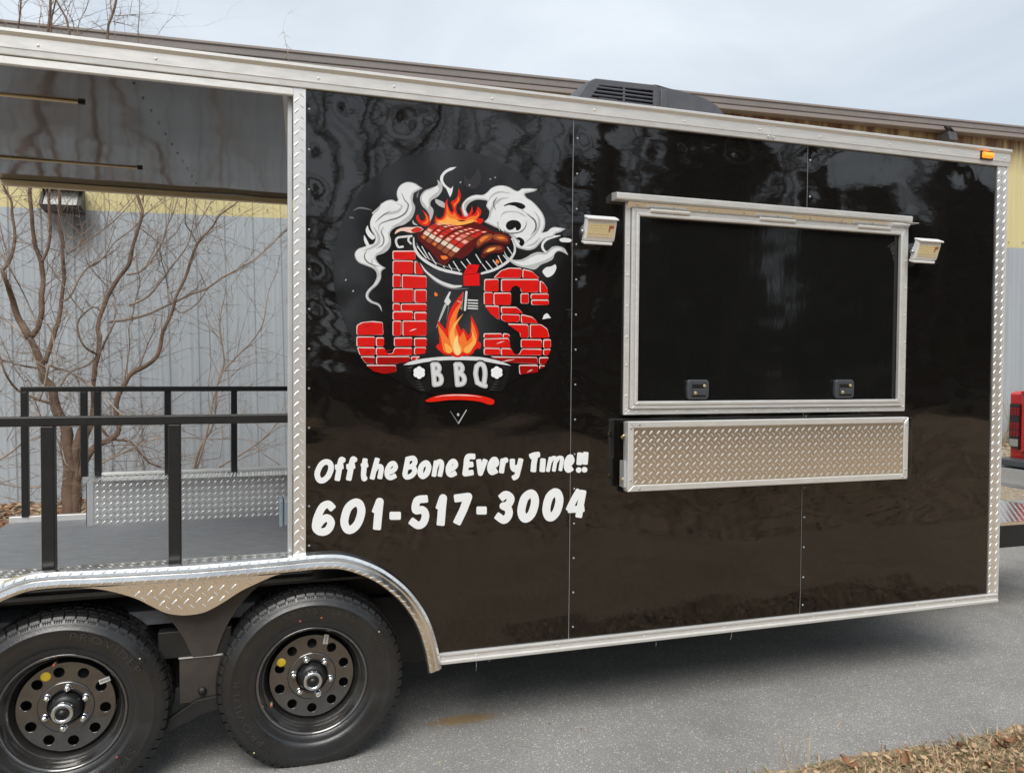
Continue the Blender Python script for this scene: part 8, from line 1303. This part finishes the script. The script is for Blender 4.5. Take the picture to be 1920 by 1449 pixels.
# ------------------------------------------------------------------ wheels
RT = .348
def tyre_mesh():
    q = MB(); half = [(.196,-.070),(.204,-.088),(.212,-.094),(.226,-.101),(.232,-.1005),(.2335,-.1035),(.250,-.1085),(.272,-.1115),(.292,-.1105),(.2945,-.1125),(.2965,-.1105),(.312,-.1045),(.322,-.099),(.331,-.092),(.337,-.080),(.3385,-.04),(.339,0)]
    prof = half+[(r, -y) for r, y in half[-2::-1]]
    q.lathe_y(prof, 'rubber', 96)
    rb = random.Random(3); nb = 58
    def blk(a0, a1, y0, y1, r0, r1, sk=0.0, y0b=None, rb0=None):
        """tread block from angle a0..a1 and y0..y1, top radius r1"""
        vs = []
        for (r, ya, yb, ins) in ((r0, y0, y1, 0), (r1, y0+.001, y1-.001, .0035)):
            for (a, y) in ((a0+ins, ya), (a1-ins, ya), (a1-ins+sk, yb), (a0+ins+sk, yb)): vs.append((r*math.cos(a), y, r*math.sin(a)))
        q.add(vs, [(4,5,6,7),(0,1,5,4),(1,2,6,5),(2,3,7,6),(3,0,4,7)], 'rubber')
    for i in range(nb):
        a0 = 2*math.pi*i/nb; st = 2*math.pi/nb
        for (y0, y1, ph, sk) in ((-.056,-.026,.5,.03),(-.020,.020,.0,-.02),(.026,.056,.5,.03)):
            blk(a0+st*ph+.008, a0+st*(ph+1)-.008+rb.uniform(-.006,.006), y0, y1, .337, RT, sk)
        for s in (-1, 1):
            ph = .25 if s < 0 else .7
            # shoulder block: crown part plus the part that wraps on to the sidewall
            A, B = a0+st*ph+.010, a0+st*(ph+1)-.010
            vs = []
            for a in (A, B):
                for (r, y) in ((.336,.062),(.3465,.063),(.3445,.078),(.338,.0925),(.327,.0985),(.322,.097)):
                    vs.append((r*math.cos(a), s*y, r*math.sin(a)))
            q.add(vs, [(j, j+1, 6+j+1, 6+j) if s > 0 else (6+j, 6+j+1, j+1, j) for j in range(5)]+[(0,5,4,3,2,1) if s > 0 else (0,1,2,3,4,5), (6,7,8,9,10,11) if s > 0 else (11,10,9,8,7,6)], 'rubber')
            # sipes: fine raised ribs at the block foot
            for k in range(4):
                a = A+(B-A)*(k+.5)/4; d = (B-A)*.06
                vs = [(r*math.cos(a+o), s*y, r*math.sin(a+o)) for o in (-d, d) for (r, y) in ((.318,.1015),(.330,.0985),(.338,.0945))]
                q.add(vs, [(0,1,4,3),(1,2,5,4)], 'rubber')
    return q.mesh('tyre')
def flat_foot(me, cz):
    for v in me.vertices:
        if v.co.z < -(cz-.014): v.co.z = -(cz-.014)-.10*(v.co.z+(cz-.014))*-1 if False else -(cz-.014)
    return me
def arc_text(txt, r, a_mid, size, m, flip=False, y=-.1125, squeeze=1.0, xs=1.0):
    """raised sidewall lettering bent round the wheel"""
    cu = bpy.data.curves.new('t', 'FONT'); cu.body = txt; cu.size = size; cu.align_x = 'CENTER'; cu.extrude = .0020; cu.offset = -.0006*size/.03; cu.space_character = 1.25
    ob = bpy.data.objects.new('t', cu); C.objects.link(ob)
    dg = bpy.context.evaluated_depsgraph_get(); me = bpy.data.meshes.new_from_object(ob.evaluated_get(dg)); bpy.data.objects.remove(ob); bpy.data.curves.remove(cu)
    for v in me.vertices:
        x, h, z = v.co.x*xs, v.co.y, v.co.z; rr = r+h; a = a_mid-x/r
        v.co = (rr*math.cos(a), y-z+.0+ (abs(rr-.272)**2)*2.2, rr*math.sin(a))
    me.materials.clear(); me.materials.append(MATS[m]); me.update(); return me
def disc_mesh():
    cu = bpy.data.curves.new('d', 'CURVE'); cu.dimensions = '2D'; cu.fill_mode = 'BOTH'; cu.extrude = .002; cu.bevel_depth = .0018; cu.bevel_resolution = 2
    def circ(cx, cy, r, n):
        s = cu.splines.new('POLY'); s.points.add(n-1); s.use_cyclic_u = True
        for k in range(n): s.points[k].co = (cx+r*math.cos(2*math.pi*k/n), cy+r*math.sin(2*math.pi*k/n), 0, 1)
    circ(0, 0, .156, 64); circ(0, 0, .088, 48)
    for k in range(10): a = 2*math.pi*(k+.5)/10; circ(.1255*math.cos(a), .1255*math.sin(a), .0195, 22)
    ob = bpy.data.objects.new('d', cu); C.objects.link(ob)
    dg = bpy.context.evaluated_depsgraph_get(); me = bpy.data.meshes.new_from_object(ob.evaluated_get(dg)); bpy.data.objects.remove(ob); bpy.data.curves.remove(cu)
    for v in me.vertices: x, y, z = v.co; v.co = (x, -z, y)
    me.materials.clear(); me.materials.append(MATS['rim_black'])
    for p in me.polygons: p.use_smooth = False
    me.update(); return me
TY_ME = flat_foot(tyre_mesh(), .332); DISC_ME = disc_mesh()
RIM = MB()
RIM.lathe_y([(.1995,-.078),(.2055,-.0865),(.2060,-.0905),(.2040,-.0930),(.2010,-.0925),(.1965,-.0875),(.1935,-.0800),(.1915,-.0700),(.1885,-.0655),(.1860,-.0600),(.1845,-.050),(.1790,-.0455),(.1760,-.040),(.1735,-.024),(.1660,-.018),(.1620,-.004),(.1590,.010),(.1585,.06)], 'rim_black', 96)
RIM.lathe_y([(.090,-.0295),(.0925,-.0335),(.0885,-.0385),(.0840,-.0400),(.0610,-.0400),(.0570,-.0375),(.0555,-.028),(.0545,.0)], 'rim_black', 64)
RIM_ME = RIM.mesh('rim')
DRUM = MB(); DRUM.lathe_y([(.001,.012),(.15,.012),(.152,.07)], 'frame_black', 40); DRUM_ME = DRUM.mesh('brake_drum')
HUB = MB(); HUB.lathe_y([(.0545,-.020),(.0535,-.046),(.049,-.060),(.0405,-.068),(.034,-.070)], 'plastic_dark', 40); HUB_ME = HUB.mesh('hub')
CAP = MB(); CAP.lathe_y([(.0325,-.066),(.0335,-.078),(.0300,-.083),(.0310,-.086),(.0345,-.0885),(.0350,-.0945),(.0330,-.0975),(.0255,-.0990),(.0245,-.0965),(.0225,-.0960)], 'chrome', 40); CAP.lathe_y([(.0225,-.0955),(.0185,-.1000),(.0165,-.0975),(.0120,-.0985),(.0105,-.1025),(.0001,-.1035)], 'plastic_dark', 32); CAP_ME = CAP.mesh('grease_cap')
NUT = MB(); NUT.lathe_y([(.0135,-.036),(.0125,-.043),(.0105,-.044)], 'chrome', 16)
NUT.lathe_y([(.0105,-.043),(.0105,-.057)], 'chrome', 6, smooth=False); NUT.lathe_y([(.0103,-.0565),(.0085,-.060),(.0045,-.0615)], 'chrome', 12); NUT.lathe_y([(.0046,-.0612),(.0040,-.0625),(.0001,-.0630)], 'brass', 10); NUT_ME = NUT.mesh('lug_nut')
def wheel(cx, cz, yc, lab, a_nut, a_dot, a_tag, tag_tilt, a_valve, a_brand, a_size, a_hole):
    wo = thing('wheel', None, None, (cx, yc, cz)); wo.parent = TR; wo.location = Vector((cx, yc, cz))-WL[TR.name]; wo['label'] = lab
    P = lambda nm, me, rot=0.0, off=(0,0,0): _wp(nm, me, wo, rot, off)
    P('tyre', TY_ME); P('rim', RIM_ME); P('rim_disc', DISC_ME, a_hole, (0,-.031,0)); P('brake_drum', DRUM_ME); P('hub', HUB_ME); P('grease_cap', CAP_ME)
    for k in range(6):
        a = a_nut+k*math.pi/3; P('lug_nut', NUT_ME, 0, (.0705*math.cos(a), 0, .0705*math.sin(a)))
    d = MB(); d.lathe_y([(.0005,-.0012),(.0155,-.0012),(.0165,0)], 'sticker_yellow', 20); P('round_sticker', d.mesh('round_sticker'), 0, (.130*math.cos(a_dot), -.0352, .130*math.sin(a_dot)))
    s = MB(); ca, sa = math.cos(tag_tilt), math.sin(tag_tilt); rc = .146
    c0 = (rc*math.cos(a_tag), rc*math.sin(a_tag))
    s.add([(c0[0]+u*ca-v*sa, -.0362, c0[1]+u*sa+v*ca) for u, v in ((-.018,-.0085),(.018,-.0085),(.018,.0085),(-.018,.0085))], [(0,1,2,3)], 'sticker_white')
    for k in range(9): u = -.0145+k*.0033; s.add([(c0[0]+(u+du)*ca-v*sa, -.0365, c0[1]+(u+du)*sa+v*ca) for du, v in ((0,-.004),(.0014 if k % 2 else .0022,-.004),(.0014 if k % 2 else .0022,.004),(0,.004))], [(0,1,2,3)], 'smoke_dark')
    P('barcode_sticker', s.mesh('barcode_sticker'))
    v_ = MB(); v_.tube([(0,-.045,0),(0,-.070,0)], [.0055,.0045], 'brass', 8); v_.tube([(0,-.070,0),(0,-.082,0)], .0042, 'lamp_wire', 8); P('valve', v_.mesh('valve'), 0, (.170*math.cos(a_valve), -.004, .170*math.sin(a_valve)))
    P('sidewall_name', arc_text('PROVIDER', .262, a_brand, .036, 'rubber_letter_lit', xs=1.35))
    P('sidewall_size', arc_text('ST225/75R15', .262, a_size, .034, 'rubber_letter_lit', xs=1.15))
    P('sidewall_print', arc_text('115/110M', .268, a_size-.98, .021, 'rubber_letter_lit', xs=1.1))
    pr = MB(); rg = random.Random(int(cx*100))
    for k in range(46):      # the tiny moulded lines of small print
        a = a_size+2.2+k*.028; r = .222+rg.uniform(-.001,.001); h = rg.uniform(.003,.006)
        if rg.random() < .25: continue
        pr.add([(rr*math.cos(aa), -.1022-(rr-.222)*.35, rr*math.sin(aa)) for rr, aa in ((r,a),(r+h,a),(r+h,a+.010),(r,a+.010))], [(0,1,2,3)], 'rubber_letter_lit')
    P('small_print', pr.mesh('small_print'))
    for k, (r, a) in enumerate(((.243, a_size+.3),(.246, a_size-.02),(.318,-2.3),(.3,.6))):
        d = MB(); d.lathe_y([(.0004,-.0016),(.0035,-.001),(.004,.001)], 'lamp_wire' if k < 2 else 'brass', 8); P('paint_dot', d.mesh('paint_dot'), 0, (r*math.cos(a), -.1085, r*math.sin(a)))
def _wp(nm, me, wo, rot, off):
    o = bpy.data.objects.new(nm, me); C.objects.link(o); o.parent = wo; o.location = off; o.rotation_euler = (0, -rot, 0); WL[o.name] = WL[wo.name]+Vector(off); return o
wheel(.172, .333, .094, 'front wheel with its size lettering uppermost', R(108), R(151), R(69), R(80), R(208), R(200), R(84), R(0))
wheel(-.670, .320, .094, 'rear wheel partly cut by the left edge', R(84), R(119), R(33), R(18), R(99), R(55), R(-62), R(10))

# ------------------------------------------------------------------ rooftop air conditioner
ay0, ay1 = .62, 1.32
sil = [(x,z+(.035 if z>2.7 else 0)) for x,z in [(1.455,2.60),(1.475,2.83),(1.535,2.925),(1.575,2.948),(1.62,2.952),(1.88,2.955),(1.925,2.962),(2.0,2.952),(2.12,2.940),(2.22,2.922),(2.29,2.893),(2.34,2.85),(2.375,2.79),(2.395,2.72),(2.405,2.60)]]
b = MB()
tap = lambda x, k: 1.9+(x-1.9)*k
nl = 6; ring = []
for (y, k, dz) in ((ay0+.0,.985,-.012),(ay0+.02,.995,-.004),(ay0+.10,1,0),(ay1-.10,1,0),(ay1-.035,.985,-.015),(ay1,.93,-.06)):
    ring.append([(tap(x,k), y, max(2.58, z+dz*(1 if z > 2.7 else 0))) for x, z in sil])
vs = [p for r_ in ring for p in r_]; m_ = len(sil)
fs = [(i*m_+j, (i+1)*m_+j, (i+1)*m_+j+1, i*m_+j+1) for i in range(5) for j in range(m_-1)]
rear = [f for f in fs]
b.add(vs, fs, 'ac_shroud', False); cap0 = [p for p in ring[0] if True]
# front face: right half closed, left half an open grille over a dark core
xr = 1.935
fr0 = [p for p in ring[0]]
rt = [p for p in fr0 if p[0] >= 1.93]; rt = [(1.935, ay0, 2.58),(1.935, ay0, 2.978)]+rt
b.add(rt, [tuple(range(len(rt)))], 'ac_shroud')
bb = MB()
ac = obj('air_conditioner', b, TR, bev=.008)
lt_ = [p for p in fr0 if p[0] < 1.93]+[(1.93, ay0, 2.978),(1.93, ay0, 2.58)]
q = MB(); q.add([(x, ay0+.05, z) for x, y, z in lt_], [tuple(range(len(lt_)))], 'plastic_dark'); obj('core', q, ac)
q = MB(); q.box(1.62, 1.72, ay0+.035, ay0+.045, 2.70, 2.90, 'aluminium_dull'); obj('coil_plate', q, ac)
for k in range(8):
    z = 2.795+k*.0195; x0 = 1.515+max(0, (z-2.83))*.62
    q = MB(); q.box(x0, 1.905, ay0-.004, ay0+.014, z, z+.0085, 'ac_shroud'); obj('slat', q, ac, bev=.003)
q = MB(); q.box(1.735, 1.748, ay0-.002, ay0+.012, 2.62, 2.96, 'ac_shroud'); q.box(1.905, 1.9345, ay0-.006, ay0+.012, 2.60, 2.975, 'ac_shroud'); q.prism([(1.458,2.60),(1.520,2.60),(1.545,2.86),(1.605,2.945),(1.93,2.953),(1.93,2.983),(1.582,2.977),(1.542,2.955),(1.482,2.868)], ay0-.003, ay0+.012, 'ac_shroud'); obj('grille_frame', q, ac, bev=.004)
q = MB(); q.box(1.945, 1.985, ay0-.010, ay0+.006, 2.60, 2.965, 'ac_shroud'); obj('band', q, ac, bev=.006)

# ------------------------------------------------------------------ tongue at the nose
b = MB(); b.box(3.575, 5.0, .55, 1.36, .585, .6035, 'diamond_plate'); lugs(b, 'diamond_plate', (3.58,.555,.604), (1,0,0), (0,1,0), 1.41, .80, pitch=.042, ln=.027, wd=.007, ht=.0010); obj('tongue_plate', b, TR)
b = MB(); b.box(3.575, 5.0, .548, .60, .45, .584, 'frame_black'); b.box(3.575, 5.0, 1.31, 1.36, .45, .584, 'frame_black'); b.prism([(4.9,.46),(6.2,.40),(6.2,.50),(4.9,.58)], .92, 1.04, 'frame_black'); obj('tongue_frame', b, TR, bev=.004)
